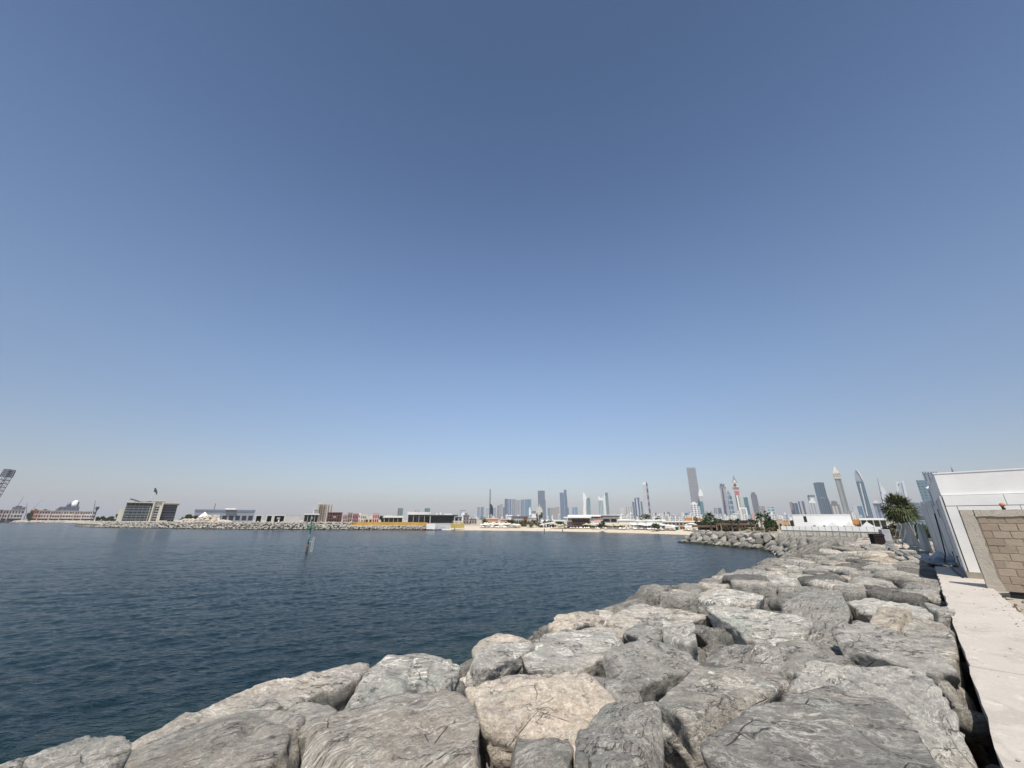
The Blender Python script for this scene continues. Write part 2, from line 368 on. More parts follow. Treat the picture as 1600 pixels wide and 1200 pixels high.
# each: label, outline of its top in photo pixels, height of the top against the crest, thickness,
#       tilt (x, y), side splay, lum, warm, vein, dip
HAND = [
 ('pale grey flat boulder at the seaward end of the front row', [(-60,1185),(0,1165),(130,1132),(196,1140),(214,1160),(205,1215),(-60,1260)], .22,1.0,(.0,.06),.25,1.15,.12,.5,.3),
 ('smooth grey boulder with a black cleft at its right end, in the front row', [(184,1172),(244,1116),(330,1100),(478,1108),(470,1150),(440,1235),(200,1240)], .0,1.1,(.0,.02),.25,.86,.28,.5,.9),
 ('long beige slab along the seaward edge behind the front row', [(196,1140),(240,1108),(410,1066),(560,1028),(600,1034),(560,1062),(480,1098),(200,1160)], -.10,.9,(.0,.0),.3,1.2,.45,.7,.15),
 ('light grey streaked slab leading up to the big pinkish boulder', [(500,1112),(545,1062),(600,1030),(700,1018),(726,1040),(716,1062),(600,1090)], -.06,.9,(-.05,.0),.3,1.22,.08,.9,.2),
 ('biggest pinkish grey boulder of the front row with pale streaks', [(450,1180),(490,1112),(560,1078),(640,1058),(712,1064),(748,1100),(776,1230),(440,1240)], .14,1.3,(.0,-.08),.28,.98,.55,1.0,1.2),
 ('cream boulder with a brown hollow on its near side', [(722,1068),(800,1042),(880,1034),(972,1078),(950,1100),(890,1150),(830,1142),(760,1130)], .08,1.1,(.02,.05),.42,1.28,.80,.5,.5),
 ('small dark grey rounded boulder wedged at the bottom edge', [(780,1166),(836,1130),(888,1152),(900,1176),(880,1212),(786,1212)], -.05,.8,(.0,-.1),.25,.80,.0,.5,.8),
 ('mid grey wedge shaped boulder in the middle of the front row', [(900,1160),(960,1092),(1022,1104),(1056,1230),(896,1230)], .1,1.2,(.1,-.1),.2,.78,.05,.7,1.4),
 ('blue grey boulder with a dark overhang under its near edge', [(930,1012),(1000,994),(1088,1008),(1104,1034),(1060,1050),(1000,1060),(934,1044)], .06,.8,(.0,.02),.1,1.0,.0,.35,.4),
 ('small upright stone stuck in a gap between boulders', [(984,1046),(1006,1046),(1012,1078),(988,1084)], -.15,.8,(.3,-.1),.1,1.0,.35,.3,1.5),
 ('whitish boulder with a rusty brown near face', [(812,1012),(850,984),(960,971),(988,990),(962,1010),(900,1030),(822,1028)], .0,.8,(.0,.06),.22,1.22,.25,.8,.1),
 ('thin pale slab with a dark broken edge', [(722,1026),(760,1006),(838,996),(836,1014),(800,1030),(730,1046)], -.06,.6,(.05,.1),.15,1.15,.05,.7,.25),
 ('cream boulder on the seaward edge above the waterline', [(830,992),(905,950),(940,954),(952,968),(866,990)], -.05,.7,(.0,.0),.4,1.2,.75,.4,.35),
 ('small pale round boulder beside the blue grey one', [(1030,976),(1052,960),(1080,966),(1094,998),(1076,1006),(1032,1000)], .0,.7,(.0,-.1),.2,1.15,.1,.9,.9),
 ('broad cream slab near the seaward edge of the crest', [(940,950),(1030,930),(1140,944),(1100,958),(1040,966),(960,966)], -.02,.7,(.0,.0),.3,1.18,.42,.5,.1),
 ('flat whitish slab sloping down towards the middle of the crest', [(1098,952),(1150,944),(1250,960),(1276,980),(1256,990),(1150,972)], .04,.6,(.02,.03),.25,1.35,.05,.5,.15),
 ('dark green boulder speckled white on its near face', [(1092,1016),(1106,984),(1140,978),(1200,1006),(1240,1030),(1200,1040),(1096,1036)], -.08,.8,(.12,-.25),.4,.62,.0,1.0,.7),
 ('brown streaked boulder left of the large foreground slab', [(1012,1086),(1080,1050),(1134,1034),(1212,1052),(1234,1078),(1200,1110),(1090,1152),(1040,1110)], .08,1.1,(-.04,-.06),.22,.95,.5,.9,.3),
 ('large pale ribbed slab beside the walkway at the bottom right', [(1212,1046),(1262,1020),(1380,1018),(1440,1034),(1500,1110),(1530,1236),(1420,1160),(1320,1090),(1220,1068)], .12,1.2,(-.02,.0),.3,1.3,.12,.6,1.35),
 ('huge dark grey boulder at the bottom of the picture', [(1094,1166),(1160,1116),(1280,1062),(1392,1096),(1450,1150),(1500,1250),(1100,1250)], .16,1.3,(.0,-.05),.26,.74,.05,.75,.2),
 ('long smooth grey slab with a dark near face below the walkway', [(1302,974),(1330,966),(1440,998),(1492,1034),(1472,1038),(1390,1020),(1300,1000)], .1,.55,(.0,.0),.08,1.12,.0,.35,.2),
 ('small brown pointed boulder lying on a white slab', [(1336,966),(1376,944),(1412,932),(1426,956),(1390,970)], .16,.5,(.25,-.15),.35,.9,.95,.5,.6),
 ('white slab under the small brown boulder', [(1318,930),(1400,926),(1452,930),(1480,950),(1440,962),(1340,950)], .0,.6,(.0,.0),.1,1.4,.05,.5,.15),
 ('banded brown grey boulder beside the walkway', [(1390,972),(1440,962),(1488,966),(1494,996),(1480,1020),(1420,996)], -.02,1.0,(-.15,.0),.12,.82,.38,.9,.1),
 ('dark grey ridged boulder in the middle of the crest', [(1180,964),(1250,922),(1312,914),(1336,944),(1318,982),(1296,990),(1240,972)], .02,.8,(.05,.0),.3,.68,.0,.6,1.1),
 ('pale boulder with glittering white patch behind the whitish slab', [(1090,934),(1130,914),(1180,912),(1196,926),(1180,940),(1120,940)], .0,.6,(.0,.0),.25,1.3,.1,1.0,.7),
 ('pointed grey boulder at the right rim of the crest by the gap', [(1440,934),(1474,934),(1484,958),(1482,966),(1458,962)], .02,.9,(-.1,.0),.1,.95,.1,.6,.4),
 ('rounded brown stone down in the gap beside the walkway', [(1476,1062),(1502,1068),(1512,1096),(1510,1112),(1488,1100)], -.30,.8,(.0,.0),.2,.75,.6,.5,.4),
 ('grey low boulder between the dark green boulder and the long slab', [(1190,1010),(1210,990),(1290,992),(1370,1012),(1390,1020),(1260,1022),(1215,1038)], -.06,.8,(.0,.0),.2,.85,.12,.6,.25),
 ('dull grey boulder in the gap right of the large ribbed slab', [(1420,1030),(1476,1040),(1496,1062),(1500,1088),(1470,1070)], -.12,.9,(-.1,.0),.15,.85,.22,.6,.5),
 ('grey boulder behind the blue grey one at the seaward side', [(985,968),(1040,964),(1060,972),(1030,990),(1000,992),(960,976)], -.04,.7,(.0,.0),.2,.85,.05,.6,.6),
 ('small grey boulder at the bottom edge under the wedge shaped one', [(890,1195),(930,1186),(965,1196),(980,1230),(880,1230)], -.35,.6,(.0,.0),.2,.95,.05,.6,.6),
 ('pale grey boulder at the very bottom below the pinkish one', [(700,1212),(780,1196),(850,1204),(870,1240),(700,1240)], -.25,.6,(.0,.0),.2,1.05,.05,.6,.3),
 ('shadowed dark boulder low between the brown one and the wedge', [(1056,1170),(1090,1150),(1120,1180),(1130,1230),(1060,1230)], -.35,.7,(.0,.0),.2,.7,.05,.6,.3),
]
hand_sites = []; near_rocks = []
for i, (lab, pts, dz, th, tilt, splay, lum, warm, vein, dip) in enumerate(HAND):
    z = CREST+dz
    q = hull2([tuple(G(a, b, z)[:2]) for a, b in pts])
    A = 0; cx = cy = 0
    for k in range(len(q)):
        x0, y0 = q[k]; x1, y1 = q[(k+1)%len(q)]; cr = x0*y1-x1*y0; A += cr; cx += (x0+x1)*cr; cy += (y0+y1)*cr
    cx /= 3*A; cy /= 3*A; size = math.sqrt(abs(A)/2)
    z += random.Random(i*3+1).uniform(-.07, .07); zc = z-th*.5
    pl = []
    rnd = random.Random(100+i)
    for k in range(len(q)):
        x0, y0 = q[k]; x1, y1 = q[(k+1)%len(q)]; l = math.hypot(x1-x0, y1-y0)
        if l < .03: continue
        nx, ny = (y1-y0)/l, -(x1-x0)/l
        d = (x0-cx)*nx+(y0-cy)*ny
        sl = splay*(.2+.7*rnd.random()) if rnd.random() < .4 else -rnd.uniform(.08, .48)
        nv = Vector((nx, ny, sl)); ln = nv.length
        # plane passes through the outline at the top
        pl.append((tuple(nv), max(.1, (d*.99+sl*th*.5)/ln)))
    tn = Vector((-tilt[0], -tilt[1], 1)); pl.append((tuple(tn), th*.5*1.04/tn.length))
    for k in range(2):
        tn = Vector((rnd.uniform(-.22,.22), rnd.uniform(-.22,.22), 1)); pl.append((tuple(tn), th*.5*1.10/tn.length*1.04))
    pl.append(((0,0,-1), th*.55))
    sub = 6 if size > .55 else 5
    v, f = rock_verts(pl, sub, 500+i*7, sharp=60, rough=.9, size=max(.45, min(1.1, size)))
    o = rock_obj('boulder', v, f, (cx, cy, zc))
    tag(o, lab, 'boulder', 'boulders of the near breakwater')
    o['lum'] = max(lum, .5+.5*lum*1.0); o['warm'] = warm-.12; o['vein'] = vein; o['dip'] = dip
    hand_sites.append((q, cx, cy)); near_rocks.append(o)

def inside(q, x, y, grow=0.):
    for k in range(len(q)):
        x0, y0 = q[k]; x1, y1 = q[(k+1)%len(q)]; l = math.hypot(x1-x0, y1-y0)
        if l < 1e-6: continue
        if ((x-x0)*(y1-y0)-(y-y0)*(x1-x0))/l > grow: return False
    return True
# blockers: points along the inside of the hand-placed outlines
blk = []
for q, cx, cy in hand_sites:
    for k in range(len(q)):
        x0, y0 = q[k]; x1, y1 = q[(k+1)%len(q)]; l = math.hypot(x1-x0, y1-y0); n = max(1, int(l/.3))
        for j in range(n):
            x = x0+(x1-x0)*j/n; y = y0+(y1-y0)*j/n; dx, dy = cx-x, cy-y; dl = math.hypot(dx, dy) or 1
            blk.append((x+dx/dl*min(.22, dl), y+dy/dl*min(.22, dl)))
rg = random.Random(7)
# crest width grows where the groyne branches off
def vmax(u): return 5.6 if u < 56 else 5.6+(u-56)*.45
SLOPE = 1/1.5
def zsurf(u, v):
    e = vmax(u)
    z = CREST if u < 50 else CREST-(u-50)*.028
    return z-.06 if v <= e else z-.06-(v-e)*SLOPE
sites = []      # (x, y, z, normal, kind)
def cell_ok(x, y, md):
    for (a, b) in blk:
        if (a-x)**2+(b-y)**2 < md*md: return False
    return True
u = -3.0; row = 0
while u < 84:
    st = 1.0 if u < 8 else (1.2 if u < 30 else 1.45)
    v = .42+(row%2)*st*.45
    while v < vmax(u)+6.2:
        uu = u+rg.uniform(-.3, .3)*st; vv = v+rg.uniform(-.22, .22)*st
        p = UV(uu, vv)
        if not any(inside(q, p.x, p.y, .02) for q, _, _ in hand_sites):
            sites.append([uu, vv, zsurf(uu, vv), st])
        v += st*rg.uniform(.95, 1.25)
    u += st*rg.uniform(.85, 1.0); row += 1
def fit_cell(i, pts, blkpts, extra=()):
    x, y, st = pts[i][:3]; pl = []; gap = .97 if extra == () else extra
    near = sorted(((a-x)**2+(b-y)**2, a, b, .5) for j, (a, b, _) in enumerate(pts) if j != i and abs(a-x) < 3.4 and abs(b-y) < 3.4)[:10]
    nb = sorted(((a-x)**2+(b-y)**2, a, b, .62) for a, b in blkpts if abs(a-x) < 2 and abs(b-y) < 2)[:8]
    for d2, a, b, h in near+nb:
        d = math.sqrt(d2)
        if d > .12: pl.append(((a-x)/d, (b-y)/d, min(d*h*gap, st*1.15)))
    return pl
pts = [(s[0], s[1], s[3]) for s in sites]
blk_uv = [(S2*(x+y), S2*(-x+y)) for x, y in blk]
allrocks = []
for i, (uu, vv, zz, st) in enumerate(sites):
    rr = random.Random(9000+i)
    cell = fit_cell(i, pts, blk_uv, .97 if uu < 10 else .93)
    if not cell: continue
    if vv-.0 < .6: cell.append((0, -1, max(.12, vv-.10)))
    onslope = vv > vmax(uu)
    p = UV(uu, vv, zz)
    if onslope:
        nrm = UV(0, 1)*math.sin(math.atan(SLOPE)); nrm = Vector((nrm.x, nrm.y, math.cos(math.atan(SLOPE))))
    else: nrm = Vector((0, 0, 1))
    allrocks.append(dict(p=p, cell=[(UV(a, b)[0], UV(a, b)[1], d) for a, b, d in cell], st=st, n=nrm, seed=3000+i, hid=onslope, zone='near', u=uu, v=vv))
# ---- groyne: a lower arm that branches off to the left
GA = Vector((39.2, 95.0)); GB = Vector((42.6, 76.5)); GC = Vector((49.5, 68.0))   # waterline of the side facing the camera
GZ = 2.45
def groyne(a, b, seed, tip=False):
    out = []; d = (b-a); ln = d.length; d.normalize(); nrm2 = Vector((-d.y, d.x))
    if nrm2.x < 0: nrm2 = -nrm2      # pointing inland (right)
    r2 = random.Random(seed); s = 0.4 if not tip else 0.; k = 0
    while s < ln:
        t = .35+(k%2)*.7
        while t < 13.0:
            ss = s+r2.uniform(-.35,.35); tt = t+r2.uniform(-.25,.25)
            q = a+d*ss+nrm2*tt
            z = min(GZ, tt*.66-.1)
            out.append((q.x, q.y, z, nrm2.copy(), tt < 3.8))
            t += r2.uniform(1.15, 1.55)
        s += r2.uniform(1.2, 1.5); k += 1
    return out
gs = groyne(GA, GB, 5)+groyne(GB, GC, 6)
tipc = GA+Vector((5.0, 1.2))
for k in range(26):
    an = R(150)-k*R(8.5)-R(10); 
    for j in range(3):
        rr_ = 5.0-j*1.55+rg.uniform(-.2,.2); q = tipc+Vector((math.cos(an+rg.uniform(-.06,.06)), math.sin(an)))*rr_
        gs.append((q.x, q.y, min(GZ, (5.0-rr_)*.66+.1), (tipc-q).normalized(), True))
# drop sites that crowd each other
keep = []
for s_ in gs:
    if all((s_[0]-k_[0])**2+(s_[1]-k_[1])**2 > .95**2 for k_ in keep): keep.append(s_)
gpts = [(s_[0], s_[1], 1.5) for s_ in keep]
for i, (x, y, z, n2, sl_) in enumerate(keep):
    cell = fit_cell(i, gpts, [], .93)
    nrm = Vector((-n2.x*.5, -n2.y*.5, .83)).normalized() if sl_ else Vector((0,0,1))
    allrocks.append(dict(p=Vector((x, y, z)), cell=cell, st=1.5, n=nrm, seed=7000+i, hid=False, zone='groyne', u=0, v=0))
for r in allrocks:
    x, y, z = r['p']; px, py = proj(x, y, z) if y > .3 else (-999, 0)
    r['px'] = (px, py); r['seen'] = (not r['hid']) and -80 < px < 1640 and py < 1300 and y > .5
    r['big'] = r['st']*600/max(1, y)
    if r['zone'] == 'groyne':
        # back part of the groyne top is hidden behind its own front
        r['big'] *= 1.9 if x < 50 and r['px'][0] < 1245 else .8
cand = sorted([r for r in allrocks if r['seen']], key=lambda r: -r['big'])
nind = 296-len(HAND)
ind = set(id(r) for r in cand[:nind])
print('boulders', len(allrocks), 'seen', len(cand), 'groyne individuals', sum(1 for r in cand[:nind] if r['zone']=='groyne'))
stuffv = []; stufff = []; nb_ = 0
TONE = ['grey', 'pale whitish', 'dark grey', 'beige']
def label_of(r, kind):
    if r['zone'] == 'near':
        f = r['v']/max(1, vmax(r['u']))
        ac = 'beside the path' if f < .3 else 'in the middle of the crest' if f < .7 else 'on the seaward edge'
        al = next(t for lim, t in ((6,'in the frontmost rows'), (9,'just behind the hand sized front rows'), (12.5,'well short of the block wall'), (16,'nearing the block wall'), (19.5,'abreast of the block wall'), (24,'abreast of the cabin front'), (30,'abreast of the cabin side'), (37,'abreast of the sheet fence'), (48,'level with the dark crate'), (999,'towards the white panel fence')) if r['u'] < lim).replace('hand sized ', '')
        return '%s%s boulder %s, %s' % ('small ' if r['small'] else '', TONE[kind], ac, al)
    px_, z = r['px'][0], r['p'].z
    ac = 'at the waterline' if z < .8 else 'halfway up the slope' if z < 1.9 else 'on top'
    al = next(t for lim, t in ((1100,'at the groyne tip'), (1135,'near the groyne tip'), (1170,'left of the groyne middle'), (1210,'right of the groyne middle'), (9999,'where the groyne meets the breakwater')) if px_ < lim)
    return '%s%s boulder %s %s' % ('small ' if r['small'] else '', TONE[kind], ac, al)
med = {}
for zn in ('near', 'groyne'):
    q_ = sorted(sum(d for _, _, d in r['cell'])/len(r['cell']) for r in allrocks if r['zone'] == zn); med[zn] = q_[len(q_)//3]
for r in allrocks: r['small'] = sum(d for _, _, d in r['cell'])/len(r['cell']) < med[r['zone']]
for r in allrocks:
    rr = random.Random(r['seed'])
    th = .9 if r['zone'] == 'near' else .85
    th *= r['st']/1.2 if r['zone'] == 'near' else 1
    n = r['n']; q = n.to_track_quat('Z', 'Y'); pl = []
    for a, b, d in r['cell']:
        sl = rr.uniform(.0, .25) if rr.random() < .4 else -rr.uniform(.05, .5); pl.append(((a, b, sl), max(.1, (d*1.0+sl*th*.45)/math.sqrt(1+sl*sl))))
    dz = rr.uniform(-.16, .05)*r['st']
    if r['zone'] == 'near' and r['v'] > vmax(r['u'])-1.2: dz -= .10 if r['u'] > 7 else .28
    tl = .14 if r['zone'] == 'near' else .35
    tn = (n.x+rr.uniform(-tl, tl), n.y+rr.uniform(-tl, tl), n.z)
    pl.append((tn, th*.5))
    pl.append(((n.x+rr.uniform(-.4,.4), n.y+rr.uniform(-.4,.4), n.z), th*.5*1.15)); pl.append(((0,0,-1), th*.6))
    solo = id(r) in ind
    dist = r['p'].length
    sub = (5 if dist < 13 else 4 if dist < 40 else 3) if solo else (3 if dist < 60 else 2)
    v, f = rock_verts(pl, sub, r['seed'], sharp=40, rough=.9 if r['zone'] == 'near' else 1.35, size=.55*r['st'])
    base = r['p']-n*(th*.5)+Vector((0,0,dz))
    kind = rr.choices([0,1,2,3], [5,3,2.4,1.6])[0]
    if solo:
        o = rock_obj('boulder', v, f, base)
        tag(o, label_of(r, kind), 'boulder', 'boulders of the near breakwater' if r['zone'] == 'near' else 'boulders of the short groyne')
        o['lum'] = [.95, 1.42, .58, 1.2][kind]*rr.uniform(.9, 1.1)*(.58 if r['zone'] == 'groyne' else .74 if r['u'] > 9 else .88); o['warm'] = [.02, .06, -.2, .5][kind]+rr.uniform(-.15,.2)
        o['vein'] = rr.uniform(.3, 1.); o['dip'] = rr.uniform(0, 1.6)
    else:
        stuffv.append(v+np.array(base)); stufff.append(f+nb_); nb_ += len(v)
# filler stones under and behind the individual boulders
for k in range(420):
    rr = random.Random(40000+k); uu = rr.uniform(-3, 30) if k < 330 else rr.uniform(30, 60); vv = rr.uniform(.1, vmax(uu))
    p = UV(uu, vv, CREST-rr.uniform(.62, .85)); s_ = rr.uniform(.28, .5)
    pl = [((rr.uniform(-1,1), rr.uniform(-1,1), rr.uniform(-1,1)), s_*rr.uniform(.7,1.1)) for _ in range(16)]+[((0,0,1), s_*.7), ((0,0,-1), s_*.7)]+[((a,b,0), s_) for a, b in ((1,0),(-1,0),(0,1),(0,-1))]
    v, f = rock_verts(pl, 3, 40000+k, sharp=14, rough=.7, size=s_)
    stuffv.append(v+np.array(p)); stufff.append(f+nb_); nb_ += len(v)
for k in range(520):
    rr = random.Random(60000+k); uu = rr.uniform(0, 16); vv = rr.uniform(.0, 5.6)
    p = UV(uu, vv, CREST-rr.uniform(.30, .62)); s_ = rr.uniform(.07, .2)
    pl = [((rr.uniform(-1,1), rr.uniform(-1,1), rr.uniform(-1,1)), s_*rr.uniform(.6,1.1)) for _ in range(14)]+[((0,0,1), s_*.7), ((0,0,-1), s_*.7)]+[((a,b,0), s_) for a, b in ((1,0),(-1,0),(0,1),(0,-1))]
    v, f = rock_verts(pl, 2, 60000+k, sharp=30, rough=.7, size=s_)
    stuffv.append(v+np.array(p)); stufff.append(f+nb_); nb_ += len(v)
if stuffv:
    o = rock_obj('rubble', np.concatenate(stuffv), np.concatenate(stufff), (0,0,0))
    tag(o, 'mass of further boulders and filler stones down the slopes of the breakwater and groyne', 'rubble', kind='stuff')
    o['lum'] = .62; o['warm'] = -.05; o['vein'] = .6; o['dip'] = .5

# ---- the far breakwater: one mass of armour stones along the left shore
def riprap(name, line, label, seed, width, ztop, st, lum, sub=2, z0=-.3, slope=.62):
    r2 = random.Random(seed); vs = []; fs = []; nb = 0
    for (x0, y0), (x1, y1) in zip(line, line[1:]):
        l = math.hypot(x1-x0, y1-y0); tx, ty = (x1-x0)/l, (y1-y0)/l; nx, ny = -ty, tx
        s = 0.
        while s < l:
            t = 0.
            while t < width:
                a = s+r2.uniform(-.4,.4)*st; b = t+r2.uniform(-.3,.3)*st
                z = min(ztop, z0+b*slope)+r2.uniform(-.3,.3)*min(1, st)
                k = st*r2.uniform(.40, .62)
                d, f = ico(sub)
                v = d*(1+.30*vnoise(d*1.6+np.array([s, t, seed]), seed))[:, None]*np.array([k, k*r2.uniform(.7,1.), k*r2.uniform(.55,.85)])
                ang = r2.uniform(0, 3.1); ca, sa = math.cos(ang), math.sin(ang)
                v = v@np.array([[ca, sa, 0], [-sa, ca, 0], [0, 0, 1]])
                vs.append(v+np.array([x0+tx*a+nx*b, y0+ty*a+ny*b, z])); fs.append(f+nb); nb += len(d)
                t += st*r2.uniform(.75, 1.05)
            s += st*r2.uniform(.8, 1.1)
    o = rock_obj(name, np.concatenate(vs), np.concatenate(fs), (0,0,0))
    o.data.polygons.foreach_set('use_smooth', [False]*len(o.data.polygons))
    tag(o, label, 'riprap', kind='stuff'); o['lum'] = lum; o['warm'] = .12; o['vein'] = .8; o['dip'] = .2
    return o
# ---------------------------------------------------------------- water
def mat_water():
    m, t, b = nodes('sea')
    tc = N(t, 'ShaderNodeTexCoord').outputs['Object']
    b.inputs['Base Color'].default_value = (.004,.018,.026,1)
    L(t, mix_(t, ramp_(t, noise_(t, tc, .035, 4), [(.35, 0.), (.7, 1.)]), (.004,.015,.021), (.007,.024,.030)), b.inputs['Base Color'])
    # greener shallows along the breakwater's foot
    sx = N(t, 'ShaderNodeSeparateXYZ'); L(t, tc, sx.inputs[0]); vq = math_(t, 'ADD', math_(t, 'MULTIPLY', math_(t, 'SUBTRACT', sx.outputs[1], sx.outputs[0]), .7071), math_(t, 'MULTIPLY', noise_(t, tc, .25, 4), 6.))
    L(t, mix_(t, ramp_(t, math_(t, 'DIVIDE', vq, 40.), [(.36, .85), (.50, 0.)]), mix_(t, ramp_(t, noise_(t, tc, .035, 4), [(.35, 0.), (.7, 1.)]), (.004,.014,.019), (.007,.022,.027)), (.012,.030,.022)), b.inputs['Base Color'])
    b.inputs['Specular IOR Level'].default_value = .29; b.inputs['Roughness'].default_value = .14; b.inputs['IOR'].default_value = 1.333
    mp = N(t, 'ShaderNodeMapping'); mp.inputs['Rotation'].default_value = (0,0,R(-28)); mp.inputs['Scale'].default_value = (.62, 1.5, 1); L(t, tc, mp.inputs[0])
    mp2 = N(t, 'ShaderNodeMapping'); mp2.inputs['Rotation'].default_value = (0,0,R(14)); mp2.inputs['Scale'].default_value = (.8, 1.3, 1); L(t, tc, mp2.inputs[0])
    h = math_(t, 'MULTIPLY', noise_(t, mp.outputs[0], .55, 3, .5, .6), .6)
    h = math_(t, 'ADD', h, math_(t, 'MULTIPLY', noise_(t, mp2.outputs[0], 1.9, 4, .6, .5), .5))
    h = math_(t, 'ADD', h, math_(t, 'MULTIPLY', noise_(t, mp.outputs[0], 6.5, 3, .6, .3), .14))
    bp = N(t, 'ShaderNodeBump', i_Strength=1.0); bp.inputs['Distance'].default_value = .26
    L(t, h, bp.inputs['Height']); L(t, bp.outputs[0], b.inputs['Normal'])
    return m
SEA = mat_water()
MB().add([(-9000,-400,-.35),(9000,-400,-.35),(9000,9000,-.35),(-9000,9000,-.35)], [(0,1,2,3)]).build('water', SEA)['kind'] = 'structure'
# the inlet: real waves, finer close by
NR, NA, R0, R1 = 1000, 1100, 7., 1150.
rr_ = R0*(R1/R0)**(np.arange(NR)/(NR-1)); aa_ = np.radians(np.linspace(-64, 50, NA))
RR, AA = np.meshgrid(rr_, aa_, indexing='ij'); wx = RR*np.sin(AA); wy = RR*np.cos(AA); wzz = np.zeros_like(wx)
rnw = np.random.RandomState(12); main = R(-62)
for k in range(58):
    lam = .26*(4./.26)**(k/57.); th_ = main+rnw.randn()*.5; slope = .026*(1.0 if lam < 1.1 else .33); amp = slope*lam/6.2832
    fade = np.clip((lam*1.6/(RR*math.log(R1/R0)/NR)-1.)/2., .0, 1.) if lam < 4 else 1.
    ph = (wx*math.cos(th_)+wy*math.sin(th_))*6.2832/lam+rnw.rand()*6.28
    wzz += fade*amp*(np.sin(ph)+.25*np.cos(2*ph))
gust = vnoise(np.stack([wx.ravel()*.045, wy.ravel()*.06, 0*wx.ravel()], 1), 5).reshape(wx.shape)*.28+.95
wzz *= gust
V_ = np.stack([wx.ravel(), wy.ravel(), wzz.ravel()], 1)
ii = np.arange(NR*NA).reshape(NR, NA); Q_ = np.stack([ii[:-1,:-1].ravel(), ii[:-1,1:].ravel(), ii[1:,1:].ravel(), ii[1:,:-1].ravel()], 1)[:, ::-1]
me = bpy.data.meshes.new('water'); me.vertices.add(len(V_)); me.vertices.foreach_set('co', V_.astype(np.float32).ravel())
me.loops.add(len(Q_)*4); me.polygons.add(len(Q_)); me.loops.foreach_set('vertex_index', Q_.astype(np.int32).ravel())
me.polygons.foreach_set('loop_start', np.arange(0, len(Q_)*4, 4, dtype=np.int32)); me.update(calc_edges=True)
me.polygons.foreach_set('use_smooth', [True]*len(Q_)); me.materials.append(SEA)
wo_ = bpy.data.objects.new('water', me); COL.objects.link(wo_); wo_['kind'] = 'structure'

# ---------------------------------------------------------------- ground
def mat_sand(name, a, b_, sc=.4):
    m, t, b = nodes(name); tc = N(t, 'ShaderNodeTexCoord').outputs['Object']
    c = mix_(t, noise_(t, tc, sc, 8, .65), a, b_)
    c = mix_(t, 1.0, c, ramp_(t, noise_(t, tc, sc*20, 6, .7), [(.3,.75),(.7,1.12)]), 'MULTIPLY')
    L(t, c, b.inputs['Base Color']); b.inputs['Roughness'].default_value = .95
    bp = N(t, 'ShaderNodeBump', i_Strength=.8); bp.inputs['Distance'].default_value = .05
    L(t, noise_(t, tc, 6, 8, .7), bp.inputs['Height']); L(t, bp.outputs[0], b.inputs['Normal'])
    return m
SAND = mat_sand('beach_sand', (.54,.46,.34), (.62,.535,.41))
DIRT = mat_sand('dirt', (.33,.29,.235), (.46,.415,.345))
SAND2 = mat_sand('pale_ground', (.40,.35,.275), (.48,.425,.34))
def wl(px, py):                # waterline pixel -> x, y on the sea
    g = G(px, py, 0); return (g.x, g.y)
COAST = [(-3500., 1500.), (-1500., 900.), wl(0,816.3), wl(95,816.6), (-560.,700.), (-352., 330.), wl(150,824.2), wl(200,824.9), wl(300,826.3), wl(400,827.3), wl(500,827.8), wl(600,828.0), wl(690,828.3),
         wl(740,828.6), wl(800,829.2), wl(860,829.9), wl(900,830.8), wl(970,832.4), wl(1030,834.2), wl(1080,836.0), wl(1105,837.6), (66.,112.), (60.,96.), (56.,86.), (60.,78.), (70.,72.)]
SLOPEW = [9]*4+[16]*5+[11]*4+[13]*8+[8]*5
LZ = [2.7]*10+[2.3,1.5,1.5]+[1.35]*8+[2.2]*5
def inset(i):
    x, y = COAST[i]; l = math.hypot(x, y); k = (l+SLOPEW[i])/l; return (x*k, y*k)
vs = []; fs = []
for i, (x, y) in enumerate(COAST):
    l = math.hypot(x, y); k0 = (l-2)/l; a = inset(i); l2 = math.hypot(*a); k2 = (l2+25)/l2; k3 = 14000/l2
    vs += [(x*(k0 if i > 12 else (l+1.5)/l), y*(k0 if i > 12 else (l+1.5)/l), -.9), (a[0], a[1], LZ[i]), (a[0]*k2, a[1]*k2, max(2.2, LZ[i])), (a[0]*k3, a[1]*k3, 3.0)]
for i in range(len(COAST)-1):
    for j in range(3): fs.append((4*i+j, 4*i+4+j, 4*i+5+j, 4*i+1+j))
MB().add(vs, fs).build('ground', SAND2)['kind'] = 'structure'
# beach as its own sheet of sand on top
vs = []; fs = []
idx = list(range(12, 22))
for i in idx:
    x, y = COAST[i]; l = math.hypot(x, y); a = inset(i); l2 = math.hypot(*a); k2 = (l2+8)/l2
    vs += [(x*(l-1.2)/l, y*(l-1.2)/l, -.35), (x*(l+3)/l, y*(l+3)/l, .42), (a[0], a[1], 1.42), (a[0]*k2, a[1]*k2, 1.75)]
for i in range(len(idx)-1):
    for j in range(3): fs.append((4*i+j, 4*i+4+j, 4*i+5+j, 4*i+1+j))
MB().add(vs, fs).build('beach', SAND)['kind'] = 'structure'
def sandz(x, y):
    an = math.atan2(x, y); l = math.hypot(x, y); best = None
    for (x0, y0), (x1, y1) in zip(COAST[11:22], COAST[12:23]):
        a0, a1 = math.atan2(x0, y0), math.atan2(x1, y1)
        if a0 <= an <= a1:
            f = (an-a0)/(a1-a0); best = math.hypot(x0, y0)*(1-f)+math.hypot(x1, y1)*f; break
    if best is None: return 1.2
    return float(np.interp(l-best, [-1.2, 3, 13, 21], [-.35, .42, 1.42, 1.75]))
